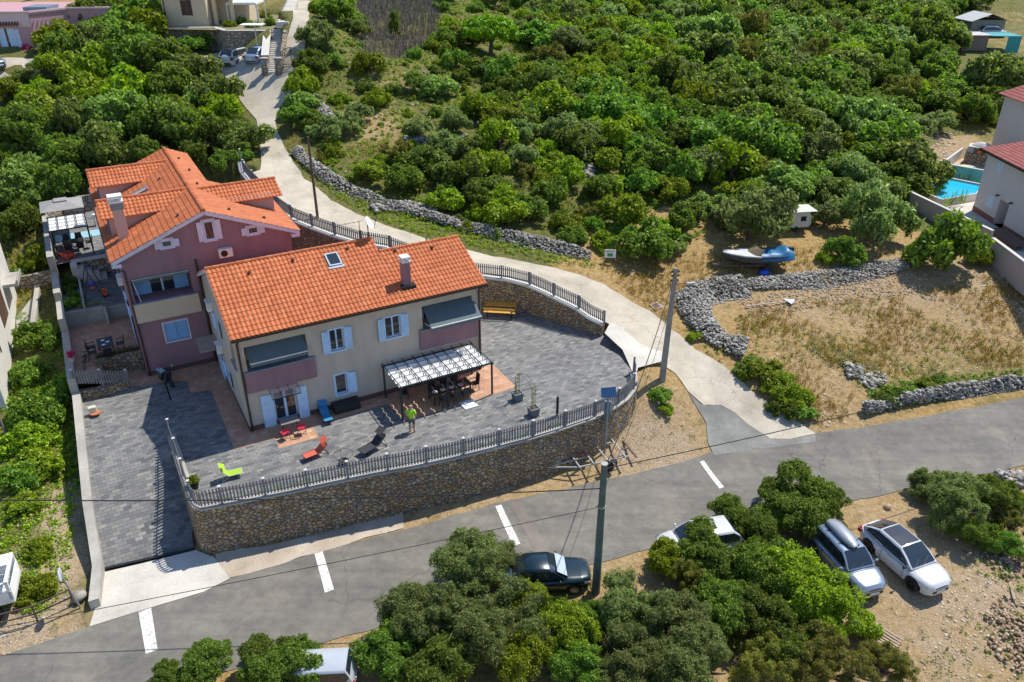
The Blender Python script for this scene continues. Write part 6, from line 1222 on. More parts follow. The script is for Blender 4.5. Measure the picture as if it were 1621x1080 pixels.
    poly_wall('yard_wall', [A0, A1, A2, A3], .0, .35, STONE2, 'grey retaining wall behind the two upper parked cars', WALLG, base=5)
    poly_wall('yard_wall', [A3, g(421,98)+Z*.6], .0, .6, STONE2, 'pale retaining wall stepping down beside the upper steps', WALLG, base=3)
    sheet('upper_garden', [V3((A0.x-3,A0.y,0)),V3((A3.x,A3.y,0)),V3((A3.x+.5,A3.y+14,0)),V3((A0.x-3,A0.y+14,0))], m_concrete('garden_earth', (.12,.13,.05),(.2,.18,.09),(.3,.25,.15),.0), 0, 3, zf=lambda x, y: 13.98)
    q = atz(393, 36, 14.0); r = empty('gazebo', q, 0, 'white tent gazebo with one bound side curtain in the upper garden', 'gazebo'); s = 1.6
    m = MB(); m.add([(-s,-s,2.2),(s,-s,2.2),(s,s,2.2),(-s,s,2.2),(0,0,3.1)],[(0,1,4),(1,2,4),(2,3,4),(3,0,4)]); m.box(-s,s,-s,-s+.02,2.0,2.2); m.box(s-.02,s,-s,s,2.0,2.2); m.box(-s,-s+.02,-s,s,2.0,2.2); m.build('canopy', WHITE, r)
    for x in (-s,s):
        for y in (-s,s): m = MB(); m.box(x-.04,x+.04,y-.04,y+.04,0,2.2); m.build('post', WHITE, r)
    m = MB(); m.tube([(s,-s,2.1),(s+.05,-s,1.3),(s+.1,-s,.3)],[.16,.07,.14],8); m.build('curtain', WHITE, r)
    for i, (x, y, rr) in enumerate(((365,36,11),(383,33,10),(403,37,11),(430,34,10),(420,22,12),(350,30,8))):
        q = atz(x, y, 14.3); put(q.x, q.y-.6, 13.95, .8 if i else .7, 'fresh' if i % 2 else 'bright', ('palm like green bush left in front of the gazebo','second green bush in front of the gazebo','green bush at the front right of the gazebo','green bush at the head of the upper steps','tall bush behind the right post of the gazebo','low bush beside the porch of the beige house')[i], None, trunk=0, single=True)
    q = g(408, 78); r = empty('parasol', q+Z*.2, 0, 'pale flat square awning on a single post behind the upper blue car', 'parasol'); m = MB(); m.tube([(0,0,-.5),(0,0,2.1)],.05,6); m.build('post', FENCETOP, r); m = MB(); m.box(-1.3,.9,-.7,.7,2.1,2.18); m.build('roof', WHITE, r)
    # long steps, piers, gate
    s0 = g(434, 116); s1 = atz(439, 46, 14.0); e = empty('stone_steps', s0, 0, 'long narrow flight of pale steps beside the upper gate', 'steps'); n = 22
    for i in range(n): p = s0.lerp(s1, i/n)-s0; m = MB(); dz = (s1-s0).z/n; dy = (s1-s0).y/n; m.box(p.x-.6,p.x+.6,p.y,p.y+dy+.02,p.z-3.2,p.z+dz-.02); m.build('step', FENCETOP if i % 2 else APRON, e)
    s2 = g(447, 40)+Z*.3; s3 = g(462, 3)+Z*.3; e = empty('stone_steps', s2, 0, 'upper flight of pale steps rising to the top edge', 'steps')
    for i in range(14): p = s2.lerp(s3, i/14)-s2; m = MB(); dz = (s3-s2).z/14; dy = (s3-s2).y/14; m.box(p.x-.65,p.x+.65,p.y,p.y+dy+.02,p.z-.6,p.z+dz-.02); m.build('step', APRON, e)
    for px, lab in ((421,'left square pier with blue letter box at the foot of the upper steps'),(443,'right square stone pier between the steps and the iron gate')):
        q = g(px, 116); e = empty('pier', q, 0, lab, 'pier'); m = MB(); m.box(-.3,.3,-.3,.3,-.3,1.35); m.build('shaft', STONE2, e); m = MB(); m.box(-.36,.36,-.36,.36,1.35,1.45); m.build('cap', CONC, e)
        if px < 430: m = MB(); m.box(-.18,.18,-.36,-.3,.85,1.25); m.build('letter_box', flat('slate_blue_paint', (.22,.28,.36), .5), e)
    a = g(447, 106); b = g(479, 106); e = empty('iron_gate', a, 0, 'arched wrought iron gate across the upper lane', 'gate'); L_ = (b-a).length; dz = b.z-a.z; m = MB(); n = 18
    for i in range(n+1): t = i/n; x = (b.x-a.x)*t; y = (b.y-a.y)*t; hgt = 1.35+.45*math.sin(PI*t); m.bar((x,y,dz*t+.08),(x,y,dz*t+hgt),.035 if i not in (0,9,18) else .08)
    for k in (.25, 1.1): m.bar((0,0,k),(b.x-a.x,b.y-a.y,dz+k),.05)
    m.tube([((b.x-a.x)*t,(b.y-a.y)*t,dz*t+1.35+.45*math.sin(PI*t)) for t in [i/12 for i in range(13)]],.025,6); m.build('bars', DARKMETAL, e)
    poly_wall('lane_wall', [g(446,112)+Z*.0, g(452,60), g(466,15)], .55, .4, STONE2, 'low stone edging between the upper steps and the lane', None)
    # white house at the left edge and its small walls
    a = atz(14, 655, -.8); b = atz(24, 505, .9); d = (b-a); d.z = 0; h = math.atan2(d.y, d.x); r = empty('white_house', a, h, 'white house wall with a concrete balcony slab at the left edge', 'house'); Lw = d.length
    m = MB(); m.box(0,Lw+3,0,6,-1.2,6.2); m.build('wall', WHITEP, r); m = MB(); m.box(Lw-.6,Lw+1.6,-.9,.2,4.2,4.4); m.box(Lw-.6,Lw+1.6,-.92,-.86,4.4,4.6); m.build('balcony', CONC, r); m = MB(); m.box(Lw-3.8,Lw-1.5,-.03,.0,2.8,5.0); m.build('door', flat('brown_shutter', (.10,.05,.03), .6), r); m = MB(); m.box(3,3.3,-.02,0,2.5,3.2); m.build('window', GLASS, r)
    poly_wall('garden_wall', [g(12,462), g(84,447)], .9, .35, STONE2, 'low grey stone wall left of the side terraces', None)
    poly_wall('garden_wall', [g(55,520), g(62,462)], .5, .3, CONC, 'short low kerb wall beside the fig tree', None)
    sheet('paved_corner', G2((25,505),(58,462),(50,520),(30,540)), CONC, .05, 1)
    b_ = g(10, 690); m = MB(); m.tube([(0,0,-.2),(0,0,1.6)],.05,8); o = m.build('post', POLEC, None, loc=b_); tag(o, 'pale concrete post in the weeds below the white house', 'post')
# ------------------------------------------------------------------ terrace furniture
def H(u, w, z=0): return uvw(u, w, z)
CH_D = None
def chair(loc, rz, label, seat, frame, group=None, arms=True, h=.95):
    e = empty('chair', loc, rz, label, 'chair', group)
    m = MB(); m.box(-.22,.22,-.22,.22,.43,.47); m.build('seat', seat, e, bevel=.01)
    m = MB(); m.add([(-.22,-.22,.45),(.22,-.22,.45),(.22,-.30,h),(-.22,-.30,h),(-.22,-.19,.45),(.22,-.19,.45),(.22,-.27,h),(-.22,-.27,h)],[(0,1,2,3),(7,6,5,4),(3,2,6,7),(0,3,7,4),(1,5,6,2)]); m.build('backrest', seat, e)
    for x in (-.21,.21):
        for y in (-.2,.2): m = MB(); m.bar((x,y,0),(x*.97,y*.97,.44),.03); m.build('leg', frame, e)
        if arms: m = MB(); m.bar((x*1.12,-.25,.66),(x*1.12,.18,.66),.035); m.bar((x*1.12,.18,.66),(x,.2,.43),.025); m.build('armrest', frame, e)
    return e
def lounger(loc, rz, cloth, frame, label, back=35, L=1.75):
    e = empty('sun_lounger', loc, rz, label, 'sun lounger'); a = R(back)
    hinge = .15; bx, bz = hinge+.72*math.cos(a), .34+.72*math.sin(a)
    m = MB(); m.box(-.95,hinge,-.28,.28,.33,.345); m.build('seat_cloth', cloth, e); m = MB(); m.add([(hinge,-.28,.335),(hinge,.28,.335),(bx,.28,bz),(bx,-.28,bz),(hinge,-.28,.35),(hinge,.28,.35),(bx,.28,bz+.015),(bx,-.28,bz+.015)],[(0,1,2,3),(7,6,5,4)]); m.build('back_cloth', cloth, e)
    m = MB()
    for y in (-.3,.3): m.bar((-.98,y,.34),(hinge,y,.34),.03); m.bar((hinge,y,.34),(bx+.02,y,bz+.01),.03); m.bar((-.7,y,.34),(-.55,y,0),.025); m.bar((.1,y,.34),(.75,y,0),.025); m.bar((bx-.25*math.cos(a),y,bz-.25*math.sin(a)),(.75,y,.02),.02)
    m.bar((-.98,-.3,.34),(-.98,.3,.34),.03); m.bar((bx,-.3,bz),(bx,.3,bz),.03); m.bar((-.55,-.3,.02),(-.55,.3,.02),.025); m.bar((.75,-.3,.02),(.75,.3,.02),.025); m.build('frame', frame, e)
    m = MB(); vx = bx+.05; m.add([(bx-.32*math.cos(a)-.1,-.27,bz+.14),(bx-.32*math.cos(a)-.1,.27,bz+.14),(bx+.12,.27,bz+.34),(bx+.12,-.27,bz+.34)],[(0,1,2,3),(3,2,1,0)]); m.bar((bx-.1,-.29,bz-.05),(bx,-.29,bz+.24),.015); m.bar((bx-.1,.29,bz-.05),(bx,.29,bz+.24),.015); m.build('sun_hood', cloth, e)
    return e
def pergola(e, us, ws, hgt, nr, bays, cloth, met, post_u, sag=.17):
    (u0, u1), (w0, w1) = us, ws
    for u in post_u:
        for w in (w0, w1): m = MB(); m.box(u-.045,u+.045,w-.045,w+.045,0,hgt); m.build('post', met, e)
    
    for w in (w0, w1): m = MB(); m.bar((u0-.1,w,hgt),(u1+.1,w,hgt),.06,.09); m.build('beam', met, e)
    for i in range(nr+1): u = u0+(u1-u0)*i/nr; m = MB(); m.bar((u,w0-.25,hgt+.07),(u,w1+.25,hgt+.07),.035,.05); m.build('rafter', met, e)
    m = MB(); [m.bar((u0,w0+(w1-w0)*k/bays,hgt+.02),(u1,w0+(w1-w0)*k/bays,hgt+.02),.015) for k in range(1, bays)]; m.build('cross_rail', met, e)
    m = MB(); per = 8
    for i in range(nr):
        ua, ub = u0+(u1-u0)*i/nr+.03, u0+(u1-u0)*(i+1)/nr-.03
        for k in range(bays*per):
            f = lambda t: (w0+(w1-w0)*t/(bays*per), hgt-.0-sag*math.sin(PI*((t/per) % 1))**.8 if t % per else hgt)
            (wa, za), (wb, zb) = f(k), f(k+1); m.quad((ua,wa,za),(ub,wa,za),(ub,wb,zb),(ua,wb,zb))
    m.build('cloth', cloth, e)
def furniture():
    MET = flat('anthracite_metal', (.03,.045,.05), .5, .3); CLO = flat('white_canvas', (.74,.73,.71), .85, 0, .05); BLK = flat('black_plastic', (.015,.017,.022), .5); WICK = flat('dark_wicker', (.02,.02,.022), .7)
    e = empty('pergola', HP, HA, 'dark metal pergola with white draped canvas in front of the cream house', 'pergola')
    pergola(e, (7.7,13.3), (-3.0,-.35), 2.12, 9, 5, CLO, MET, (7.7,10.48,13.3))
    t0 = to_uw(*atz(712, 611, .76)[:2]); tu, tw = t0
    e = empty('dining_table', H(tu,tw), HA, 'long dark dining table laid with white plates under the pergola', 'table'); m = MB(); m.box(-1.25,1.25,-.45,.45,.72,.76); m.build('tabletop', BLK, e, bevel=.005)
    for x in (-1.15,1.15):
        for y in (-.38,.38): m = MB(); m.bar((x,y,0),(x,y,.72),.06); m.build('leg', BLK, e)
    PL = flat('plate_white', (.75,.75,.8), .3); FL = flat('orange_fruit', (.7,.25,.05), .5)
    names = ('leftmost','second','third','rightmost')
    for i, x in enumerate((-1.05,-.55,.0,.6)):
        q = empty('place_setting', H(tu,tw,.76)+D1*x+D2*(-.22), HA, 'white plate with food, '+names[i]+' of the four on the long table', 'plate', None); m = MB(); m.lathe([(.05,.0),(.15,.02),(.155,.03),(.05,.015)],(0,0,0),20); m.build('plate', PL, q); m = MB(); m.ball((0,0,.05),.07,.06,.04,8,6,.2); m.build('food', FL if i != 3 else flat('pink_napkin', (.6,.02,.12), .6), q)
    q = H(tu,tw,.76)+D1*.75+D2*.1; P = np.array([(0,0,.1),(.08,.03,.12),(-.06,.05,.1)]); o = bpy.data.objects.new('flower_bunch', leaf_mesh('flower_bunch', P, .08, 40, .025, LEAF['pink'], seed=2)); COL.objects.link(o); o.location = q; tag(o, 'bunch of magenta flowers on the long table', 'flowers')
    for i, (x, y, a) in enumerate(((-.7,-.72,0),(0,-.72,0),(.65,-.72,0),(-.75,.72,180),(0,.74,180),(.7,.74,180),(1.6,.05,90))):
        chair(H(tu,tw)+D1*x+D2*y, HA+R(a), 'dark wicker chair at the long table, '+('near side, left','near side, middle','near side, right','far side, left','far side, middle','far side, right','at the right hand end')[i], WICK, BLK, 'chairs at the long table under the pergola', h=.98 if i < 6 else 1.08)
    chair(H(8.6,-1.0), HA+R(170), 'dark chair standing apart under the left end of the pergola', WICK, BLK)
    m = MB(); m.box(-.42,.42,-.42,.42,.0,.06); o = m.build('hatch_cover', WHITE, None, loc=H(11.6,-3.35,.0), bevel=.01); o.rotation_euler = (0,0,HA); tag(o, 'white square hatch cover on the paving in front of the pergola', 'hatch')
    # rose arch in two planters
    GP = flat('planter_slate', (.13,.17,.20), .6)
    pp = [atz(819,633,0), atz(844.5,657,0)]
    for i, p in enumerate(pp):
        e = empty('planter', p, HA, ('rear' if i == 0 else 'front')+' slate blue cube planter carrying one foot of the plant arch', 'planter')
        m = MB(); s_, t_ = .27, .23; m.add([(-t_,-t_,0),(t_,-t_,0),(t_,t_,0),(-t_,t_,0),(-s_,-s_,.5),(s_,-s_,.5),(s_,s_,.5),(-s_,s_,.5)],[(0,1,5,4),(1,2,6,5),(2,3,7,6),(3,0,4,7)]); fr = MB(); m.build('pot', GP, e); frm = MB(); 
        for a, b, c, d in ((-s_,s_,-s_,-s_+.03),(-s_,s_,s_-.03,s_),(-s_,-s_+.03,-s_,s_),(s_-.03,s_,-s_,s_)): frm.box(a,b,c,d,.48,.51)
        frm.build('rim', flat('rim_pale', (.35,.4,.45), .5), e); m = MB(); m.box(-.24,.24,-.24,.24,.4,.45); m.build('soil', BARK, e)
        P = np.array([(random.uniform(-.12,.12), random.uniform(-.1,.1), .5+.045*k) for k in range(30)]); o = bpy.data.objects.new('climber', leaf_mesh('climber', P, .055, 12, .028, LEAF['bright'], core=False, seed=3+i, up=0)); COL.objects.link(o); o.parent = e
    a, b = pp; e = empty('garden_arch', a, 0, 'thin dark wire arch spanning the two slate planters', 'arch'); d = b-a; n_ = Vector((-d.y, d.x, 0)).normalized()*.14; m = MB()
    for s in (-1,1):
        pts = [n_*s+Z3(0,0,.45), n_*s+Z3(0,0,1.5)] + [n_*s+d*(.5-.5*math.cos(t))+Z3(0,0,1.5+.55*math.sin(t)) for t in [PI*k/12 for k in range(1,12)]] + [n_*s+d+Z3(0,0,1.5), n_*s+d+Z3(0,0,.45)]; m.tube(pts, .009, 5)
    for q in pts[:-1]: m.bar(q, q-n_*2, .008)
    for k in range(8):
        for base in (Vector((0,0,0)), d): m.bar(base+n_+Z3(0,0,.5+k*.13), base-n_+Z3(0,0,.56+k*.13), .008)
    m.build('wire', BLK, e)
    m = MB(); m.box(-.07,.07,-.07,.07,0,1.25); o = m.build('post', flat('post_black', (.03,.03,.03), .7), None, loc=atz(882,658,0), bevel=.01); tag(o, 'single black square post on the terrace near the fence', 'post')
    # yellow picnic set
    a = atz(766,500,0); b = atz(820,503,0); h = heading(a, b); c = (a+b)/2+Vector((0,.55,0)); YW = WOODY; e = empty('picnic_table', c, h, 'long yellow varnished beer table by the rear stone wall', 'table')
    m = MB(); [m.box(-1.1,1.1,-.36+i*.18,-.2+i*.18+.01,.72,.76) for i in range(4)]; m.build('tabletop', YW, e)
    for x in (-.85,.85): m = MB(); m.bar((x,-.28,0),(x,-.2,.72),.035); m.bar((x,.28,0),(x,.2,.72),.035); m.bar((x,-.27,.1),(x,.27,.1),.03); m.build('leg', BLK, e)
    for s in (-1,1):
        e = empty('picnic_bench', c+Vector((-math.sin(h),math.cos(h),0))*s*.78, h, ('near' if s < 0 else 'far')+' yellow bench with backrest beside the long yellow table', 'bench'); m = MB(); m.box(-1.1,1.1,-.13,.13,.44,.48); m.build('seat', YW, e); m = MB(); m.box(-1.1,1.1,s*.2-.015,s*.2+.015,.68,.84); m.build('backrest', YW, e)
        for x in (-.85,.85): m = MB(); m.bar((x,-.14,0),(x,-.1,.44),.035); m.bar((x,.14,0),(x,.1,.44),.035); m.bar((x,s*.14,.4),(x,s*.2,.84),.03); m.build('leg', BLK, e)
    # loungers on the terrace
    RC = flat('coral_cloth', (.60,.11,.06), .7, 0, .05); DC = flat('charcoal_mesh', (.035,.037,.042), .8); GC = flat('lime_cloth', (.34,.52,.03), .7, 0, .05); BC = flat('azure_cloth', (.03,.22,.42), .7, 0, .05)
    lounger(atz(502,722,0), R(38), RC, BLK, 'sun lounger with coral red cloth on the terrace', 38).scale = (.74,.8,.85); lounger(atz(592,712,0), R(48), DC, BLK, 'charcoal sun lounger on the terrace near the fence', 38).scale = (.88,.95,.95)
    lounger(atz(366,756,0), R(205), GC, flat('white_tube', (.6,.6,.6), .4), 'lime green sun lounger in the left corner of the terrace', 40).scale = (.58,.8,.8); lounger(H(4.0,-.75), HA+R(88), BC, BLK, 'bright blue sun lounger standing against the cream house wall', 25).scale = (.75,.85,.85)
    q = atz(545,733,0); e = empty('fire_bowl', q, 0, 'round black wire ring with a bowl beside the fence on the terrace', 'fire bowl'); m = MB(); m.tube([(.48*math.cos(t),.48*math.sin(t),.55) for t in [2*PI*k/32 for k in range(33)]],.012,6); [m.bar((.48*math.cos(t),.48*math.sin(t),.55),(.12*math.cos(t+.6),.12*math.sin(t+.6),.0),.012) for t in (0,2.1,4.2)]; m.build('ring', BLK, e); m = MB(); m.lathe([(.05,.1),(.2,.14),(.27,.24),(.25,.24),(.16,.17),(.02,.14)],(0,-.1,0),20); m.build('bowl', BLK, e)
    e = empty('storage_box', H(5.3,-.42), HA, 'black wicker storage bench against the cream house wall', 'storage bench'); m = MB(); m.box(-.75,.75,-.3,.3,.0,.48); m.build('chest', WICK, e, bevel=.02); m = MB(); m.box(-.78,.78,-.33,.33,.48,.53); m.build('lid', BLK, e, bevel=.01)
    e = empty('folding_table', H(1.95,-1.0), HA, 'small grey folding table outside the terrace door', 'table'); m = MB(); m.box(-.5,.5,-.32,.32,.68,.71); m.build('tabletop', flat('grey_top', (.22,.2,.19), .5), e)
    for s in (-1,1): m = MB(); m.bar((s*.4,-.28,0),(s*.35,.28,.68),.025); m.bar((s*.4,.28,0),(s*.35,-.28,.68),.025); m.build('leg', BLK, e)
    RS = flat('crimson_cloth', (.50,.01,.05), .7)
    for u, w, l in ((1.5,-1.62,'left'),(2.42,-1.58,'right')):
        e = empty('folding_chair', H(u,w), HA+R(15 if l == 'left' else -10), 'small crimson folding chair, '+l+' of the pair at the grey table', 'chair', 'crimson folding chairs'); m = MB(); m.box(-.2,.2,-.2,.2,.42,.45); m.build('seat', RS, e); m = MB(); m.add([(-.2,-.22,.6),(.2,-.22,.6),(.2,-.26,.82),(-.2,-.26,.82)],[(0,1,2,3),(3,2,1,0)]); m.build('backrest', RS, e)
        for s in (-1,1): m = MB(); m.bar((s*.21,-.26,.84),(s*.21,.2,0),.022); m.bar((s*.21,-.2,0),(s*.21,.2,.44),.022); m.build('leg', BLK, e)
    for px, py, r_, lab, k in ((309,770,.34,'round bright green potted shrub in the left corner of the terrace','bright'),):
        q = atz(px,py+3,0); e = empty('potted_shrub', q, 0, lab, 'plant'); m = MB(); m.lathe([(.16,0),(.22,.3),(.2,.3),(.05,.25)],(0,0,0),16); m.build('pot', BLK, e); c = bpy.data.objects.new('foliage', proto_mesh(k, False, 0)); COL.objects.link(c); c.parent = e; c.location = (0,0,.5); c.scale = (r_,r_,r_)
    strip = offset_line(FW, -.5)[4:17]; P = []
    for p in resample(strip, .18):
        if random.random() < .75: P.append((p.x+random.uniform(-.12,.12), p.y+random.uniform(-.1,.1), .06))
    me = leaf_mesh('edge_planting', np.array(P), .13, 22, .035, LEAF['fresh'], core=False, seed=31, up=1.0); o = bpy.data.objects.new('edge_planting', me); COL.objects.link(o); tag(o, kind='stuff')
    # dining terrace
    tu, tw = to_uw(*atz(166,542,1.75)[:2]); e = empty('black_table', H(tu,tw,1.0), HA, 'black table with plates on the shaded dining terrace', 'table'); m = MB(); m.box(-.45,.45,-.7,.7,.72,.76); m.build('tabletop', BLK, e)
    for x in (-.38,.38):
        for y in (-.62,.62): m = MB(); m.bar((x,y,0),(x,y,.72),.05); m.build('leg', BLK, e)
    for i, (x, y, a) in enumerate(((-.8,-.4,-90),(-.8,.35,-90),(.8,.1,90),(.05,-1.0,0))): chair(H(tu+x,tw+y,1.0), HA+R(a), 'black garden chair at the black table, '+('near left','far left','on the right','at the near end')[i], BLK, BLK, 'chairs on the dining terrace')
    for i, (x, y) in enumerate(((-.1,.3),(.15,-.05),(-.1,-.35))): q = H(tu+x,tw+y,1.76); m = MB(); m.lathe([(.05,0),(.12,.02),(.05,.012)],(0,0,0),16); o = m.build('plate', PL, None, loc=q); tag(o, ('farthest','middle','nearest')[i]+' white plate on the black table', 'plate')
    q = H(-7.85,10.3,1.45); e = empty('flower_pot', q, 0, 'pot of magenta flowers on the boundary wall by the short fence', 'flower pot'); m = MB(); m.lathe([(.12,0),(.18,.28),(.15,.28),(.03,.2)],(0,0,0),14); m.build('pot', flat('pale_pot', (.6,.5,.4), .7), e); P = np.array([(random.uniform(-.22,.22),random.uniform(-.22,.22),.42+random.uniform(-.08,.12)) for _ in range(9)]); o = bpy.data.objects.new('flowers', leaf_mesh('flowers', P, .14, 50, .035, LEAF['pink'], seed=8)); COL.objects.link(o); o.parent = e
    P = np.array([(-6.5+.17*i, 10.5, 1.28) for i in range(14)]); o = bpy.data.objects.new('red_flowers', leaf_mesh('red_flowers', P, .18, 40, .04, LEAF['red'], seed=9)); COL.objects.link(o); o.location = HP; o.rotation_euler = (0,0,HA); tag(o, 'dark red and green flowers in the stone planter', 'flowers')
    e = empty('bicycle', H(-7.2,10.2,1.0), HA+R(75), 'dark child\'s bicycle leaning by the boundary wall of the dining terrace', 'bicycle')
    for x in (-.4,.4): m = MB(); m.tube([(x+.26*math.cos(t),0,.27+.26*math.sin(t)) for t in [2*PI*k/20 for k in range(21)]],.02,6); m.build('wheel', TYRE_(), e)
    m = MB(); m.bar((-.4,0,.27),(-.1,0,.6),.03); m.bar((-.1,0,.6),(.3,0,.62),.03); m.bar((.3,0,.62),(.4,0,.27),.03); m.bar((-.05,0,.3),(.3,0,.62),.03); m.bar((.28,-.2,.8),(.28,.2,.8),.025); m.bar((.3,0,.6),(.28,0,.8),.025); m.build('frame', BLK, e); m = MB(); m.box(-.2,0,-.06,.06,.66,.72); m.build('saddle', BLK, e)
    # swing terrace
    e = empty('swing_set', H(-6.0,19.2,1.9), HA, 'dark metal swing frame on the shaded middle terrace', 'swing'); m = MB(); m.bar((0,-1.3,1.9),(0,1.3,1.9),.06); [m.bar((s,y,0),(0,y,1.9),.05) for s in (-.6,.6) for y in (-1.3,1.3)]; m.build('frame', BLK, e)
    m = MB(); [m.bar((.0,y,1.9),(.0,y,.5),.012) for y in (-.6,-.2)]; m.box(-.12,.12,-.62,-.18,.46,.5); m.build('swing_seat', flat('orange_plastic', (.75,.10,.03), .5), e); m = MB(); [m.bar((.0,y,1.9),(.0,y,.5),.012) for y in (.3,.7)]; m.box(-.2,.2,.25,.75,.4,.5); m.build('swing_bench', flat('blue_plastic', (.02,.08,.45), .5), e)
    e = empty('toy_car', H(-5.3,18.2,1.9), HA, 'small orange ride on toy on the swing terrace', 'toy'); m = MB(); m.box(-.15,.15,-.25,.25,.08,.25); m.box(-.12,.12,.05,.2,.25,.5); m.build('body', flat('orange_plastic', (.75,.10,.03), .5), e, bevel=.03); [MBcyl(e, x, y) for x in (-.15,.15) for y in (-.18,.18)]
    for i, (u, w) in enumerate(((-7.3,17.3),(-7.25,18.6),(-7.3,20.0),(-7.2,21.2))): q = H(u,w,1.9); put(q.x, q.y, 1.9, .62, 'oak' if i % 2 else 'fresh', ('shaded bush nearest the concrete wall in the raised bed','second shaded bush in the raised bed','third shaded bush in the raised bed','bush at the head of the raised bed by the terrace steps')[i], None, trunk=0, single=True)
    P = np.array([(-7.0+.14*i, 16.6, 2.15) for i in range(11)]); o = bpy.data.objects.new('trailing_plant', leaf_mesh('trailing_plant', P, .12, 30, .04, LEAF['fresh'], seed=19, core=False)); COL.objects.link(o); o.location = HP; o.rotation_euler = (0,0,HA); tag(o, 'green plants trailing over the shaded concrete wall', 'plants')
    # upper pergola terrace
    e = empty('pergola', HP+Vector((0,0,3.2)), HA, 'white canvas pergola on the upper left terrace', 'pergola'); pergola(e, (-7.75,-5.35), (23.2,26.4), 2.1, 4, 4, CLO, BLK, (-7.75,-5.35), .14)
    e = empty('parasol', H(-6.7,28.6,3.2), HA, 'large grey square parasol behind the upper pergola', 'parasol'); m = MB(); s = 1.45; m.add([(-s,-s,2.3),(s,-s,2.3),(s,s,2.3),(-s,s,2.3),(-.4,-.4,2.65),(.4,-.4,2.65),(.4,.4,2.65),(-.4,.4,2.65)],[(0,1,5,4),(1,2,6,5),(2,3,7,6),(3,0,4,7),(4,5,6,7)]); m.build('canopy', flat('grey_canvas', (.30,.29,.28), .85), e); m = MB(); m.box(-.45,.45,-.45,.45,2.68,2.72); m.build('vent', MATS['grey_canvas'], e); m = MB(); m.tube([(0,0,0),(0,0,2.7)],.03,8); m.build('pole', BLK, e)
    e = empty('garden_table', H(-6.5,24.6,3.2), HA, 'dark table under the upper pergola', 'table'); m = MB(); m.box(-.7,.7,-.45,.45,.7,.74); m.build('tabletop', BLK, e); [legm(e, x, y, BLK) for x in (-.6,.6) for y in (-.38,.38)]
    for i, (x, y, a) in enumerate(((-1.0,0,-90),(1.0,0,90),(-.4,-.8,0),(.4,-.8,0),(.4,.8,180),(-.4,.8,180))): chair(H(-6.5+x,24.6+y,3.2), HA+R(a), 'black chair at the table under the upper pergola, '+('left end','right end','near left','near right','far right','far left')[i], BLK, BLK, 'chairs under the upper pergola')
    e = empty('plastic_chair', H(-7.0,22.9,3.2), HA+R(-60), 'low orange plastic chair at the edge of the upper terrace', 'chair'); m = MB(); OP = flat('orange_plastic', (.75,.10,.03), .5); m.box(-.3,.3,-.3,.35,.24,.29); m.build('seat', OP, e, bevel=.02); m = MB(); m.add([(-.3,-.3,.27),(.3,-.3,.27),(.26,-.62,.75),(-.26,-.62,.75)],[(0,1,2,3),(3,2,1,0)]); m.build('backrest', OP, e)
    for x in (-.28,.28): m = MB(); m.box(x-.04,x+.04,-.3,.3,.45,.49); m.box(x-.03,x+.03,.22,.3,0,.45); m.box(x-.03,x+.03,-.3,-.22,0,.45); m.build('armrest', OP, e)
    m = MB(); m.box(-7.7+7,-4.2+7,0,1.5,0,.02); m.v = [(x-7, y+27.0, z+3.21) for x, y, z in m.v]; o = m.build('blue_mat', flat('pale_blue_mat', (.30,.52,.60), .6), None); o.location = HP; o.rotation_euler = (0,0,HA); tag(o, 'pale blue mat on the floor of the upper terrace', 'mat')
    e = empty('barbecue', H(-4.6,29.5,3.2), HA, 'small dark barbecue with pale lid on the upper terrace', 'barbecue'); m = MB(); m.box(-.25,.25,-.2,.2,.7,.95); m.build('lid', WHITE, e, bevel=.03); m = MB(); [m.bar((x,y,0),(x,y,.7),.04) for x in (-.2,.2) for y in (-.15,.15)]; m.build('stand', BLK, e)
    q = H(-7.35,6.0,.15); e = empty('garden_tap_box', q, HA, 'white plastic hose box at the top left corner of the driveway', 'hose box'); m = MB(); m.box(-.2,.2,-.15,.15,.0,.35); m.build('box', flat('cream_plastic', (.6,.6,.48), .5), e, bevel=.03); m = MB(); m.lathe([(.28,0),(.28,.05),(.1,.05)],(.1,-.2,0),16); m.build('coil', flat('terracotta_pot', (.45,.16,.07), .7), e)
def Z3(a, b, c): return Vector((a, b, c))
def TYRE_(): return flat('tyre_rubber', (.02,.02,.02), .85)
def MBcyl(e, x, y): m = MB(); m.cyl((x-.03,y,.08),(x+.03,y,.08),.08,12); m.build('wheel', TYRE_(), e)
def legm(e, x, y, mat): m = MB(); m.bar((x,y,0),(x,y,.7),.05); m.build('leg', mat, e)
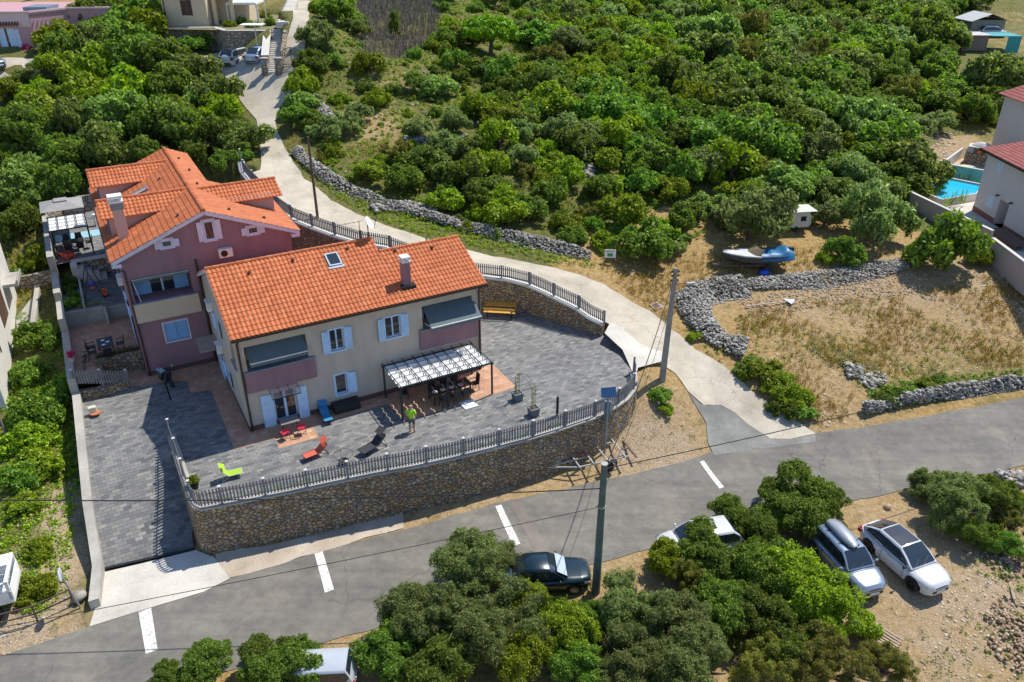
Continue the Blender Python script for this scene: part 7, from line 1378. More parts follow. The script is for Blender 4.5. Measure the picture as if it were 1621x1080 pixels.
# ------------------------------------------------------------------ vehicles
def paint(name, col, metal=.0): return flat(name, col, .28, metal, .03, 2, coat=1)
TYRE = flat('tyre_rubber', (.02,.02,.02), .85); RIM = flat('wheel_rim', (.42,.42,.44), .3, .8); LAMPC = m_glass('lamp_glass', (.6,.62,.65), .08); LAMPR = m_glass('tail_lamp', (.35,.01,.01), .15); AMBER = m_glass('indicator_lamp', (.7,.25,.02), .15)
def lerpk(ks, x):
    if x <= ks[0][0]: return ks[0][1]
    for (a, p), (b, q) in zip(ks[:-1], ks[1:]):
        if x <= b: t = (x-a)/(b-a); t = t*t*(3-2*t) if False else t; return p+(q-p)*t
    return ks[-1][1]
def car(loc, rz, col, label, L=4.4, Wd=1.8, H=1.48, hood=.98, belt=.9, wb=(.30,.48), rt=(.62,.98), style='hatch', rim=RIM, roof=None, z=None, wr=.32, group=None):
    """x forwards. wb: windscreen base and top as fractions from the nose; rt: rear roof end and rear glass base"""
    r = empty('car', loc, rz, label, 'car', group); hl = L/2; hw = Wd/2
    xf = lambda f: hl-f*L
    ax = (xf(.19), xf(.80)); N_ = 96; ar = wr+.07
    deck = [(0, belt-.28), (.03, belt-.17), (.10, belt-.09), (wb[0]-.035, belt-.02), (wb[0]+.03, belt-.09), (rt[1]-.04, belt-.09), (min(.985, rt[1]+.01), belt-.02), (.99, belt-.03), (1, belt-.25)] if style != 'saloon' else [(0, belt-.25), (.03, belt-.13), (.10, belt-.07), (wb[0]-.035, belt-.02), (wb[0]+.03, belt-.09), (rt[1]-.04, belt-.09), (rt[1]+.02, belt+.0), (.97, belt-.01), (1, belt-.16)]
    widk = [(0, .48), (.015, .66), (.05, .82), (.11, .94), (.22, 1), (.72, 1), (.88, .965), (.95, .88), (.985, .76), (1, .60)]
    V = []; 
    for i in range(N_+1):
        f = i/N_; x = xf(f); w = hw*lerpk(widk, f); zt = lerpk(deck, f); zb = .2
        if f < .04 or f > .96: zb = .24
        for a in ax:
            if abs(x-a) < ar: zb = max(zb, wr-.02+math.sqrt(max(0, ar*ar-(x-a)**2)))
        zm = max(zb+.02, .55); zs = max(zm+.02, zt-.12)
        half = [(w*.55, zb if zb < .35 else .3), (w*.93, zb), (w*1.0, zm), (w*.985, zs), (w*.90, zt-.015), (w*.62, zt+.025), (0, zt+.045)]
        V.append([(x, y, z) for y, z in half] + [(x, -y, z) for y, z in half[-2::-1]])
    m = MB(); k = len(V[0]); vs = [p for s in V for p in s]; fs = []
    for i in range(N_):
        for j in range(k-1): fs.append((i*k+j, (i+1)*k+j, (i+1)*k+j+1, i*k+j+1))
        fs.append((i*k+k-1, (i+1)*k+k-1, (i+1)*k, i*k))
    fs.append(tuple(range(k))[::-1]); fs.append(tuple(N_*k+j for j in range(k))); m.add(vs, fs); body = m.build('body', col, r, smooth=True)
    md = body.modifiers.new('e', 'EDGE_SPLIT'); md.split_angle = R(48)
    # cabin shell
    x0, x1, x2, x3 = xf(wb[0]), xf(wb[1]), xf(rt[0]), xf(rt[1]); zb_ = belt+.02; rw = hw*.72; bw = hw*.93; zr = H
    cab = [(x0, bw*.86, zb_+.02, .0), (x0+(x1-x0)*.5, 0, 0, .58), (x1, 0, 0, .985), (x1+(x2-x1)*.5, 0, 0, 1.0), (x2, 0, 0, .97), (x2+(x3-x2)*.55, 0, 0, .52), (x3, 0, 0, 0)]
    def sect(x, t, rr=None):
        h = zb_+(zr-zb_)*t; wbse = bw*(.90 if t < .01 else .965); wt = wbse+(rw-wbse)*t
        return [(x, wbse, zb_-.03), (x, wt, h-.02*(t > .3)), (x, wt*.9, h+.025*t), (x, 0, h+.045*t+.0)]
    tp_ = [1, 1, 1, .985, .93, .87, .80] if style != 'van' else [1]*7; ss = [[(x, y*q, z) for x, y, z in sect(c[0], c[3])] for c, q in zip(cab, tp_)]; m = MB(); k = 7; vs = []
    for s in ss: vs += s + [(p[0], -p[1], p[2]) for p in s[-2::-1]]
    fs = [(i*k+j, i*k+j+1, (i+1)*k+j+1, (i+1)*k+j) for i in range(len(ss)-1) for j in range(k-1)]; m.add(vs, [f[::-1] for f in fs])
    cb = m.build('cabin', col, r, smooth=True); md = cb.modifiers.new('e', 'EDGE_SPLIT'); md.split_angle = R(40)
    def lift(p, n, d=.008): return (p[0]+n[0]*d, p[1]+n[1]*d, p[2]+n[2]*d)
    # glass
    def strip(i0, i1, yin, name):
        m = MB(); n = 8
        A, B = ss[i0], ss[i1]; sgn = 1 if i0 < i1 else -1
        rows = [ss[i] for i in range(min(i0, i1), max(i0, i1)+1)]
        vs = []
        for q, s in enumerate(rows):
            wt = s[2][1]*.97 if s[1][2] > zb_+.05 else s[0][1]*.88; zt = s[3][2]; zside = s[2][2] if s[1][2] > zb_+.05 else zb_+.03
            e = .05*(1 if q == 0 else (-1 if q == len(rows)-1 else 0))
            for j in range(n+1):
                y = wt*(1-2*j/n); tt = 1-(y/max(.01, wt))**2; vs.append((s[0][0]-e*.8, y, zside+(zt-zside)*tt+.014+(.035 if zt < zb_+.03 else 0)))
        for q in range(len(rows)-1):
            for j in range(n): m.add([vs[q*(n+1)+j], vs[q*(n+1)+j+1], vs[(q+1)*(n+1)+j+1], vs[(q+1)*(n+1)+j]], [(0, 1, 2, 3)])
        return m.build(name, GLASS, r, smooth=True)
    strip(0, 2, 0, 'windscreen'); strip(4, 6, 0, 'rear_window')
    for sd in (1, -1):
        m = MB(); pts_t = []; pts_b = []
        for i, s in enumerate(ss[1:-1]):
            t = cab[i+1][3]; wbse = bw*.965; wt = wbse+(rw-wbse)*t; f = .86
            q = tp_[i+1]; pts_t.append((s[0][0], sd*((wbse+(rw-wbse)*t*f)*q+.012), zb_+(zr-zb_)*t*f)); pts_b.append((s[0][0], sd*(wbse*q+.012), zb_+.03))
        pts_b[0] = (ss[0][0][0]-.22, sd*(bw*.955+.012), zb_+.03); pts_b[-1] = (ss[-1][0][0]+.28, sd*(bw*.955*tp_[-2]+.012), zb_+.03)
        for i in range(len(pts_t)-1): m.quad(pts_b[i], pts_b[i+1], pts_t[i+1], pts_t[i])
        m.build('side_window', GLASS, r)
        m = MB(); xm = (ss[2][0][0]+ss[4][0][0])/2-.08; m.add([(xm-.04, sd*(bw*.965+.018), zb_+.02), (xm+.04, sd*(bw*.965+.018), zb_+.02), (xm+.03, sd*(rw+.022), zr-.05), (xm-.03, sd*(rw+.022), zr-.05)], [(0,1,2,3)]); m.build('pillar', DARKMETAL, r)
        m = MB(); m.ball((x0-.22, sd*(hw+.11), belt+.08), .07, .1, .07, 8, 6); m.bar((x0-.22, sd*(hw-.05), belt+.02), (x0-.22, sd*(hw+.08), belt+.06), .05); m.build('mirror', col if roof is None else DARKMETAL, r, smooth=True)
        m = MB()
        for xx in (xm+.45, xm-.5): m.box(xx-.09, xx+.09, sd*(hw*.99)-.012, sd*(hw*.99)+.022, belt-.17, belt-.13)
        m.build('door_handle', col, r)
        # lamps
        w1 = hw*.86; m = MB(); m.add([(hl-.06, sd*w1*.62, belt-.33), (hl-.05, sd*w1*.6, belt-.22), (hl-.42, sd*(w1*1.045), belt-.13), (hl-.38, sd*(w1*1.06), belt-.28), (hl-.14, sd*(w1*.98), belt-.32), (hl-.13, sd*(w1*.93), belt-.2)], [(0,4,5,1),(4,3,2,5)]); m.v = [(a+.03, b*1.02, c) for a, b, c in m.v]; m.build('headlight', LAMPC, r)
        m = MB(); m.box(-hl-.012, -hl+.10, sd*hw*.60, sd*hw*.80, belt-.30, belt-.06) if sd > 0 else m.box(-hl-.012, -hl+.10, sd*hw*.80, sd*hw*.60, belt-.30, belt-.06); m.box(-hl+.02, -hl+.2, min(sd*hw*.8, sd*hw*.9), max(sd*hw*.8, sd*hw*.9), belt-.28, belt-.08); m.build('tail_light', LAMPR, r)
    if roof: 
        m = MB(); n = 6; vs = []
        rows = [ss[i] for i in (2, 3, 4)]; xs = [rows[0][0][0]-.06, rows[1][0][0], rows[2][0][0]+.06]
        for q, s in enumerate(rows):
            wt = s[2][1]*.93
            for j in range(n+1): y = wt*(1-2*j/n); tt = 1-(y/wt)**2; vs.append((xs[q], y, s[2][2]+(s[3][2]-s[2][2])*tt+.014))
        for q in range(2):
            for j in range(n): m.add([vs[q*(n+1)+j], vs[q*(n+1)+j+1], vs[(q+1)*(n+1)+j+1], vs[(q+1)*(n+1)+j]], [(0,1,2,3)])
        m.build('roof_panel', roof, r, smooth=True)
    gp_ = MB()
    for sd in (1, -1):
        for xx in (ss[1][0][0]+.15, (ss[2][0][0]+ss[4][0][0])/2-.08, ss[4][0][0]-.05): gp_ = MB(); gp_.bar((xx, sd*(hw*1.003), .32), (xx, sd*(hw*.99), belt-.12), .012, .012); gp_.build('door_seam', DARKMETAL, r)
    for y0, y1 in ((-.1, .45), (-.6, -.1)): gp_ = MB(); gp_.bar((xf(wb[0])-.0, y0, belt+.085), (xf(wb[0])-.28, y1, belt+.25), .014); gp_.build('wiper', DARKMETAL, r)
    m = MB(); m.box(hl-.05, hl+.012, -hw*.5, hw*.5, .33, .47); m.box(hl-.03, hl+.02, -hw*.38, hw*.38, belt-.33, belt-.27); m.build('grille', DARKMETAL, r)
    m = MB(); m.box(hl+.005, hl+.022, -.26, .26, .36, .46); m.build('number_plate', WHITE, r); m = MB(); m.box(-hl-.022, -hl-.002, -.26, .26, .5, .6); m.build('number_plate', WHITE, r)
    if style != 'saloon': m = MB(); m.box(-hl-.02, -hl+.06, -hw*.6, hw*.6, .27, .42)
    else: m = MB(); m.box(-hl-.02, -hl+.06, -hw*.7, hw*.7, .3, .38)
    m.build('bumper_insert', DARKMETAL, r)
    m = MB(); m.box(-hl+.4, hl-.5, -hw*.84, hw*.84, .2, .62); m.build('underbody', TYRE, r)
    for a in ax:
        for sd in (1, -1):
            M = Matrix.Translation((a, sd*(hw-.10), wr)) @ Matrix.Rotation(-sd*PI/2, 4, 'X')
            m = MB(); m.lathe([(wr*.62, -.09), (wr*.97, -.10), (wr, -.06), (wr, .06), (wr*.97, .10), (wr*.66, .10), (wr*.62, .06)], (0,0,0), 28); m.v = [tuple(M @ Vector(v)) for v in m.v]; wh = m.build('wheel', TYRE, r)
            m = MB()
            for q in range(7):
                an = 2*PI*q/7; m.bar((.03*math.cos(an), .03*math.sin(an), .09), (wr*.64*math.cos(an), wr*.64*math.sin(an), .085), .05, .03)
            m.lathe([(.07, .07), (.07, .1), (.02, .105)], (0,0,0), 12); m.lathe([(wr*.66, .06), (wr*.66, .102), (wr*.58, .102), (wr*.58, .06)], (0,0,0), 24); m.v = [tuple(M @ Vector(v)) for v in m.v]; m.build('rim', rim, wh)
    return r
def heading(a, b): d = b-a; return math.atan2(d.y, d.x)
def vehicles():
    W_ = paint('white_car_paint', (.60,.61,.63)); 
    a = g(1372, 869); b = g(1441, 936); h = heading(a, b); c = (a+b)/2; f = Vector((math.cos(h), math.sin(h), 0)); n = Vector((-math.sin(h), math.cos(h), 0)); p = c+n*.80+f*.03; p.z = tz(p.x, p.y)+.0
    DR = flat('dark_rim', (.03,.03,.035), .35, .6)
    car(p, h, W_, 'white coupe with black roof panel and dark wheels parked on bare earth', L=4.45, Wd=1.84, H=1.46, belt=.92, wb=(.25,.46), rt=(.76,.97), rim=DR, roof=flat('black_roof', (.03,.03,.035), .25, 0, .05, 2, coat=1), wr=.35)
    sv = paint('silver_blue_paint', (.30,.36,.46), .5); q0 = g(1378, 951); h2 = h-.10; f2 = Vector((math.cos(h2), math.sin(h2), 0)); q = q0-f2*2.05; q.z = tz(q.x, q.y)
    car(q, h2, sv, 'silver blue estate car with a roof box, half hidden under the leafy tree', L=4.3, Wd=1.76, H=1.5, belt=.93, wb=(.25,.42), rt=(.85,.98), style='van')
    e = empty('roof_box', q+Vector((0, 0, 1.6))-f2*.55, h2, 'long silver roof box on the silver blue estate car', 'roof box'); e.scale = (.9,.85,.85)
    m = MB(); vs = []; ks = [(-1.1,.25,.10),(-1.0,.36,.2),(-.4,.40,.27),(.5,.38,.26),(.95,.28,.17),(1.1,.12,.08)]
    for x, w, hh in ks: vs += [(x,-w,0),(x,-w*.95,hh*.6),(x,-w*.6,hh),(x,0,hh+.015),(x,w*.6,hh),(x,w*.95,hh*.6),(x,w,0)]
    k = 7; m.add(vs, [(i*k+j, i*k+j+1, (i+1)*k+j+1, (i+1)*k+j) for i in range(5) for j in range(6)] + [tuple(range(7)), tuple(35+j for j in range(7))[::-1]]); m.v = [(a_, b_, c_+.03) for a_, b_, c_ in m.v]; m.build('lid', paint('roof_box_grey', (.42,.44,.47), .3), e, smooth=True)
    m = MB(); m.box(-1.0, .95, -.36, .36, -.06, .04); m.box(-.6,-.52,-.62,.62,-.11,-.06); m.box(.45,.53,-.62,.62,-.11,-.06); m.build('base', DARKMETAL, e)
    gp = paint('dark_green_paint', (.003,.018,.026), .2); w = g(907, 939); h3 = R(4); f3 = Vector((math.cos(h3), math.sin(h3), 0)); n3 = Vector((-math.sin(h3), math.cos(h3), 0)); p = w-f3*1.3+n3*.72; p.z = tz(p.x, p.y)
    cg = car(p, h3, gp, 'dark blue green saloon car parked at the road edge beside the tall pole', L=4.35, Wd=1.7, H=1.4, belt=.88, wb=(.30,.46), rt=(.70,.84), style='saloon', wr=.29)
    m = MB(); m.box(2.02,2.12,-.84,-.70,.56,.68); m.build('indicator', AMBER, cg); m = MB(); m.box(.55, 1.02, -.62, .62, 1.22, 1.235); m.v = [(x, y, z-(x-.6)*.62+.02) for x, y, z in m.v]; m.build('sun_shade', flat('sunshade_foil', (.55,.62,.66), .3, .3), cg)
    a = g(1104, 872); h4 = heading(g(1162, 866), g(1050, 884)); a.z = tz(a.x, a.y)
    cw = car(a, h4, W_, 'white car with a blue cloth behind its window, half hidden by roadside bushes', L=4.2, Wd=1.75, H=1.5, belt=.93, wb=(.24,.42), rt=(.85,.98), style='van')
    m = MB(); m.box(-.2,.45,.60,.78,1.1,1.46); m.v = [(x, y-(z-1.1)*.3+.06, z) for x, y, z in m.v]; m.build('blue_cloth', flat('blue_cloth', (.02,.16,.55), .7), cw)
    a = g(486, 1088); 
    car(a, R(184), paint('silver_van_paint', (.50,.53,.58), .1), 'silver van parked at the bottom edge of the view beside an oak', L=4.1, Wd=1.65, H=1.55, belt=.95, wb=(.2,.36), rt=(.93,.99), style='van')
    a = g(362, 107); b = g(402, 103)
    car(a+Vector((.5, 1.9, .05)), R(74), W_, 'white estate car on the upper parking place', L=4.5, Wd=1.82, H=1.6, belt=.98, wb=(.24,.4), rt=(.88,.99), style='van', roof=flat('black_roof', (.03,.03,.035), .25))
    car(b+Vector((.1, 1.8, .05)), R(82), paint('pale_blue_paint', (.30,.42,.60), .3), 'pale blue car parked beside the white one on the upper parking place', L=4.3, Wd=1.76, H=1.45, belt=.92, wb=(.28,.44), rt=(.72,.90), style='saloon')
    a = g(1, 108); a.z = tz(a.x, a.y)
    car(a+Vector((-1.2, 0, .05)), R(-25), paint('grey_blue_paint', (.22,.30,.38), .4), 'grey blue car at the left edge below the pink building', L=4.2, Wd=1.75, H=1.5, belt=.93, wb=(.24,.42), rt=(.85,.98), style='van')
    # white flatbed lorry at the lower left edge
    o = g(34, 952); e = empty('lorry', (o.x, o.y, tz(o.x, o.y)), R(22), 'old white lorry with slatted tailboard parked in the weeds at the left edge', 'lorry')
    m = MB(); m.box(-4.2, .1, -.95, .95, .85, 1.05); m.box(-4.2, .1, -.98, -.93, 1.05, 1.5); m.box(-4.2, .1, .93, .98, 1.05, 1.5); m.build('load_bed', WHITE, e)
    m = MB()
    for i in range(7): m.box(.08, .12, -.9, .9, 1.08+i*.09, 1.14+i*.09)
    for i in range(7): m.box(-2.0, 0, -.9+i*.27, -.78+i*.27, 1.06, 1.10)
    m.build('tailboard', WHITE, e)
    m = MB(); m.box(-.05,.08,-.98,-.86,.9,2.0); m.box(-.05,.08,.86,.98,.9,2.0); m.box(-.05,.08,-.98,.98,1.95,2.08); m.box(-3.2,-.05,-.98,-.9,1.95,2.02); m.box(-3.2,-.05,.9,.98,1.95,2.02); m.box(-3.2,0,.2,.98,2.03,2.07); m.build('frame', WHITE, e)
    m = MB(); m.box(-3.8,-.1,-.4,.4,.45,.85); m.build('chassis', DARKMETAL, e)
    for x in (-.9, -3.2):
        for y in (-.85, .85): m = MB(); m.cyl((x, y-.12, .4), (x, y+.12, .4), .4, 20); m.build('wheel', TYRE, e)
    # boat on its trailer
    a = g(1143, 428); b = g(1246, 424); o = (a+b)/2; h = heading(b, a); o.z = tz(o.x, o.y)
    t = empty('boat_trailer', o, h, 'rusty trailer under the small motor boat', 'trailer')
    m = MB(); m.bar((-2.0,-.6,.45),(1.6,-.5,.45),.08); m.bar((-2.0,.6,.45),(1.6,.5,.45),.08); m.bar((1.6,-.5,.45),(3.3,0,.42),.08); m.bar((1.6,.5,.45),(3.3,0,.42),.08)
    for x in (-1.9,-.6,1.0): m.bar((x,-.6,.45),(x,.6,.45),.07)
    m.build('frame', flat('rusty_steel', (.12,.09,.08), .8), t)
    for y in (-.8,.8): m = MB(); m.cyl((-.7,y-.08,.28),(-.7,y+.08,.28),.28,18); m.build('wheel', TYRE, t)
    e = empty('motor_boat', o+Vector((0,0,.42)), h, 'small motor boat with white foredeck, dark hull and blue tarpaulin at the stern', 'boat')
    st = [(-2.4,.82,.10,.75),(-1.5,.92,.05,.78),(0,.95,.03,.82),(1.2,.78,.1,.88),(2.1,.42,.3,.95),(2.65,.04,.62,1.0)]
    m = MB(); vs = []
    for x, w, zb, zt in st: vs += [(x,-w,zt),(x,-w*.86,zb+.25),(x,0,zb),(x,w*.86,zb+.25),(x,w,zt)]
    m.add(vs, [(i*5+j, (i+1)*5+j, (i+1)*5+j+1, i*5+j+1) for i in range(5) for j in range(4)] + [(0,1,2,3,4)]); m.build('hull', flat('dark_hull', (.05,.045,.05), .4), e)
    m = MB(); vs = []
    for x, w, zb, zt in st[2:]: vs += [(x,-w*1.02,zt-.06),(x,-w,zt+.02),(x,0,zt+.12),(x,w,zt+.02),(x,w*1.02,zt-.06)]
    m.add(vs, [(i*5+j, (i+1)*5+j, (i+1)*5+j+1, i*5+j+1) for i in range(3) for j in range(4)]); m.build('foredeck', flat('boat_white', (.55,.57,.58), .4), e, smooth=False)
    m = MB(); m.add([(.45,-.75,.85),(.0,-.8,.85),(-.25,-.72,1.3),(.05,-.5,1.35),(.45,.75,.85),(.0,.8,.85),(-.25,.72,1.3),(.05,.5,1.35),(.85,0,.92),(.15,0,1.38)], [(0,8,9,3),(8,4,7,9),(0,3,2,1),(4,5,6,7)]); m.build('windscreen', flat('amber_screen', (.30,.22,.12), .2), e)
    m = MB(); random.seed(4); nx, ny = 14, 9; vs = []
    for i in range(nx):
        for j in range(ny):
            x = -2.55+i*2.5/(nx-1); q = j/(ny-1)*2-1; vs.append((x, q*.97, (.95 if abs(q) < .8 else .62)-.12*q*q+.3*math.exp(-((x+2.1)/.35)**2)*(1-q*q)+random.uniform(-.04,.05)))
    m.add(vs, [(i*ny+j, i*ny+j+1, (i+1)*ny+j+1, (i+1)*ny+j) for i in range(nx-1) for j in range(ny-1)]); m.build('tarpaulin', flat('blue_tarpaulin', (.012,.14,.30), .45), e, smooth=True)
    m = MB(); m.box(-2.75,-2.4,-.15,.15,.3,1.15); m.build('outboard_motor', DARKMETAL, e)
    q = g(1209, 435); tb = MB(); tb.ball((0,0,.16),.42,.34,.22,14,8,.12); o_ = tb.build('tarpaulin_bundle', flat('blue_sheet', (.02,.08,.55), .5), None, smooth=True, loc=q); tag(o_, 'crumpled blue tarpaulin on the grass in front of the boat', 'tarpaulin')
    # caravan behind the olive tree
    q = g(1256, 362); e = empty('caravan', q, R(8), 'old white caravan partly hidden by the olive trees', 'caravan'); e.scale = (.62,.72,.72)
    m = MB(); prof = [(-2.0,.45),(1.4,.45),(1.75,.8),(1.6,1.7),(1.2,2.3),(-1.6,2.3),(-2.1,1.6)]
    M = Matrix.Rotation(PI/2, 4, 'X'); m.prism(prof, -.95, .95, M); m.build('body', flat('caravan_white', (.62,.60,.55), .5), e, bevel=.05)
    m = MB(); m.box(.2,.95,-.965,-.94,1.2,1.75); m.build('window', GLASS, e); m = MB(); m.box(-2.4,2.2,-1.25,1.2,2.34,2.38); m.build('sheet_roof', flat('fibre_sheet', (.55,.55,.5), .7), e)
    for y in (-.9,.9): m = MB(); m.cyl((-.2,y-.08,.3),(-.2,y+.08,.3),.3,16); m.build('wheel', TYRE, e)
    # bare boat trailer below the terrace wall
    a = g(860, 752); b = g(984, 720); h = heading(b, a); o = a.lerp(b, .62); o.z = tz(o.x, o.y)
    e = empty('boat_trailer', o, h, 'galvanised empty boat trailer leaning below the front stone wall', 'trailer')
    GS = flat('galvanised_steel', (.42,.43,.43), .45, .4); z = .55
    m = MB(); m.bar((1.2,-.75,z),(2.9,0,z-.1),.07); m.bar((1.2,.75,z),(2.9,0,z-.1),.07); m.bar((-1.6,-.75,z),(1.2,-.75,z),.07); m.bar((-1.6,.75,z),(1.2,.75,z),.07); m.bar((.2,0,z),(3.6,0,z-.12),.09)
    m.build('frame', GS, e)
    for x in (-1.6,-.5,.35,1.2): m = MB(); m.bar((x,-1.05,z+.1),(x,1.05,z+.1),.07); m.tube([(x,-1.05,z+.02),(x,-1.05,z+.28)],.05,8); m.tube([(x,1.05,z+.02),(x,1.05,z+.28)],.05,8); m.build('cross_bar', GS, e)
    m = MB(); m.bar((-2.3,-.8,z-.1),(-2.3,.9,z-.1),.08); m.bar((-1.6,0,z),(-2.3,0,z-.1),.06); m.build('lamp_board', flat('rusty_steel', (.12,.09,.08), .8), e)
    for y in (-1.0, 1.0): m = MB(); m.cyl((-.55,y-.09,.3),(-.55,y+.09,.3),.3,20); wh = m.build('wheel', TYRE, e); m = MB(); m.box(-.95,-.15,y-.14,y+.14,.66,.69); m.box(-.97,-.93,y-.14,y+.14,.45,.68); m.build('mudguard', DARKMETAL, e)
    m = MB(); m.tube([(3.1,0,z-.5),(3.1,0,z+.35)],.035,8); m.tube([(3.05,.15,z+.1),(3.1,0,z+.3),(3.2,-.1,z+.2)],.04,6); m.build('winch_post', DARKMETAL, e)
    m = MB(); m.tube([(.9,-.2,z+.12),(.2,-.1,z+.14)],.03,6); m.build('red_strap', flat('red_strap', (.5,.03,.02), .6), e)
    # scooter
    q = uvw(-3.25, 7.6, 0); e = empty('scooter', q, HA-R(70), 'dark motor scooter with a pale blue seat parked by the mauve house', 'scooter')
    m = MB(); m.box(-.75,-.1,-.16,.16,.38,.68); m.box(-.1,.35,-.14,.14,.22,.3); m.add([(.3,-.2,.25),(.3,.2,.25),(.52,.22,.95),(.52,-.22,.95),(.4,-.2,.25),(.4,.2,.25),(.6,.2,.95),(.6,-.2,.95)], [(0,1,2,3),(7,6,5,4),(0,3,7,4),(1,5,6,2),(3,2,6,7)]); m.build('body', paint('dark_scooter_paint', (.03,.035,.05)), e, bevel=.03)
    m = MB(); m.box(-.72,-.05,-.15,.15,.69,.77); m.build('seat', flat('scooter_seat', (.25,.42,.55), .5), e, bevel=.03)
    m = MB(); m.tube([(.5,-.32,1.08),(.56,0,1.02),(.5,.32,1.08)],.02,8); m.tube([(.56,0,1.02),(.72,0,.3)],.025,8); m.build('handlebar', DARKMETAL, e)
    for y in (-.32,.32): m = MB(); m.ball((.52,y,1.28),.06,.02,.05); m.tube([(.5,y,1.08),(.52,y,1.25)],.008,5); m.build('mirror', FENCETOP, e)
    for x in (-.55,.72): m = MB(); M = Matrix.Translation((x,0,.25)) @ Matrix.Rotation(PI/2,4,'X'); m.lathe([(.13,-.05),(.24,-.05),(.25,0),(.24,.05),(.13,.05)],(0,0,0),20); m.v = [tuple(M @ Vector(v)) for v in m.v]; m.build('wheel', TYRE, e)
# ------------------------------------------------------------------ poles, wires, signs
def catenary(a, b, sag, n=24): return [a.lerp(b, i/n)-Vector((0, 0, sag*4*(i/n)*(1-i/n))) for i in range(n+1)]
def wire(name, a, b, sag, label, r=.018, mat=None):
    pts = catenary(a, b, sag); m = MB(); m.tube([p-pts[0] for p in pts], r, 6); return tag(m.build(name, mat or flat('black_cable', (.012,.012,.014), .6), None, loc=pts[0]), label, 'cable')
def utilities():
    base1 = g(943, 938); top1 = 7.4; e = empty('utility_pole', base1, 0, 'tall tapering grey green pole at the road edge beside the dark green car', 'pole')
    m = MB(); m.tube([(0,0,-.3),(0,0,3.5),(0,0,top1)], [.20,.17,.135], 20); m.build('shaft', flat('grey_green_steel', (.10,.145,.15), .55, .2, .2, 2), e, smooth=False)
    m = MB(); m.cyl((0,0,top1),(0,0,top1+.03),.15,20); m.cyl((0,0,5.1),(0,0,5.16),.18,16); m.bar((-.3,0,5.12),(.3,0,5.12),.03); m.build('clamp', CONC, e)
    p1 = base1+Vector((0,0,top1-.25)); p1b = base1+Vector((0,0,5.1))
    base2 = g(1048, 602); e = empty('utility_pole', base2, R(10), 'grey rectangular concrete pole with a lamp arm beside the upper lane', 'pole')
    m = MB(); h2 = 7.5; vs = []
    for z, w in ((-.3,.17),(h2,.10)): vs += [(-w,-w*.8,z),(w,-w*.8,z),(w,w*.8,z),(-w,w*.8,z)]
    m.add(vs, [(3,2,1,0),(4,5,6,7),(0,1,5,4),(1,2,6,5),(2,3,7,6),(3,0,4,7)]); m.v = [(x+z*.018, y, z) for x, y, z in m.v]; m.build('shaft', POLEC, e)
    m = MB(); tp = Vector((h2*.018,0,h2)); m.tube([tp+Vector((.1,0,-1.05)), tp+Vector((.55,0,-1.0)), tp+Vector((.9,0,-.98))], .025, 8); m.build('lamp_arm', DARKMETAL, e)
    m = MB(); m.box(.75,1.25,-.1,.1,h2-1.05,h2-.96); m.v = [(x+.13, y, z) for x, y, z in m.v]; m.build('lamp_head', flat('lamp_grey', (.35,.36,.37), .4), e, bevel=.02)
    m = MB()
    for i, z in enumerate((.25,.5,.8)): m.tube([(tp.x-.22,0,h2-z),(tp.x+.22,0,h2-z)], .02, 6); m.lathe([(.045,0),(.06,.06),(.03,.1)], (tp.x-.2,0,h2-z), 8); m.lathe([(.045,0),(.06,.06),(.03,.1)], (tp.x+.2,0,h2-z), 8)
    m.build('insulators', DARKMETAL, e)
    p2 = base2+Vector((.1,0,7.2))
    base3 = g(503, 346); e = empty('utility_pole', base3, 0, 'thin brown wooden pole on the far verge of the upper lane', 'pole')
    m = MB(); m.tube([(0,0,-.3),(0,0,6.0)], [.11,.08], 12); m.build('shaft', flat('old_wood', (.13,.085,.055), .9, 0, .25), e); m = MB(); m.lathe([(.04,0),(.05,.06)], (.1,0,5.8), 8); m.tube([(0,0,5.8),(.25,0,5.75)], .02, 6); m.build('bracket', DARKMETAL, e)
    p3 = base3+Vector((0,0,5.8))
    far_r = Vector((60, 44, 4.6)); far_l = Vector((-45, 30, 3.5))
    wire('power_cable', p1, Vector((52, 46.5, 5.2)), 1.1, 'black overhead cable running from the tall pole to the right edge', .022)
    wire('power_cable', Vector((-44, 24.5, 5.8)), p1b+Vector((0,0,1.0)), .9, 'thick black overhead cable running left across the driveway', .026)
    wire('power_cable', Vector((-40, 14.0, 3.0)), p1b, .4, 'thin overhead cable crossing the road towards the lower left corner', .014)
    wire('power_cable', p2, p1, .9, 'steep black cable from the concrete pole down to the tall pole', .024); wire('power_cable', p2+Vector((.2,0,-.4)), p1b+Vector((0,0,.8)), 1.1, 'second thin cable between the two big poles', .012)
    # speed display post with solar panel
    b = g(957, 716); e = empty('solar_sign_post', b, 0, 'blue solar panel on a grey post in front of the stone wall', 'sign'); 
    m = MB(); m.tube([(0,0,-.3),(0,0,3.9)], .06, 10); m.build('post', flat('post_steel', (.28,.33,.38), .4, .4), e)
    M = Matrix.Translation((0,0,4.05)) @ Matrix.Rotation(R(8),4,'Z') @ Matrix.Rotation(R(-28),4,'X'); m = MB(); m.box(-.42,.42,-.02,.02,-.28,.28,M); m.build('solar_panel', m_glass('solar_blue', (.02,.08,.22), .15), e); 
    m = MB(); m.box(-.16,.16,.06,.2,2.1,3.4); m.build('display_box', flat('box_slate', (.14,.20,.27), .5), e)
    m = MB(); Mx = Matrix.Translation((0,.1,3.05)) @ Matrix.Rotation(PI/2,4,'X'); m.lathe([(.36,-.02),(.36,.02)],(0,0,0),24); m.v = [tuple(Mx @ Vector(v)) for v in m.v]; m.build('round_sign', flat('sign_back_grey', (.4,.41,.42), .4, .3), e)
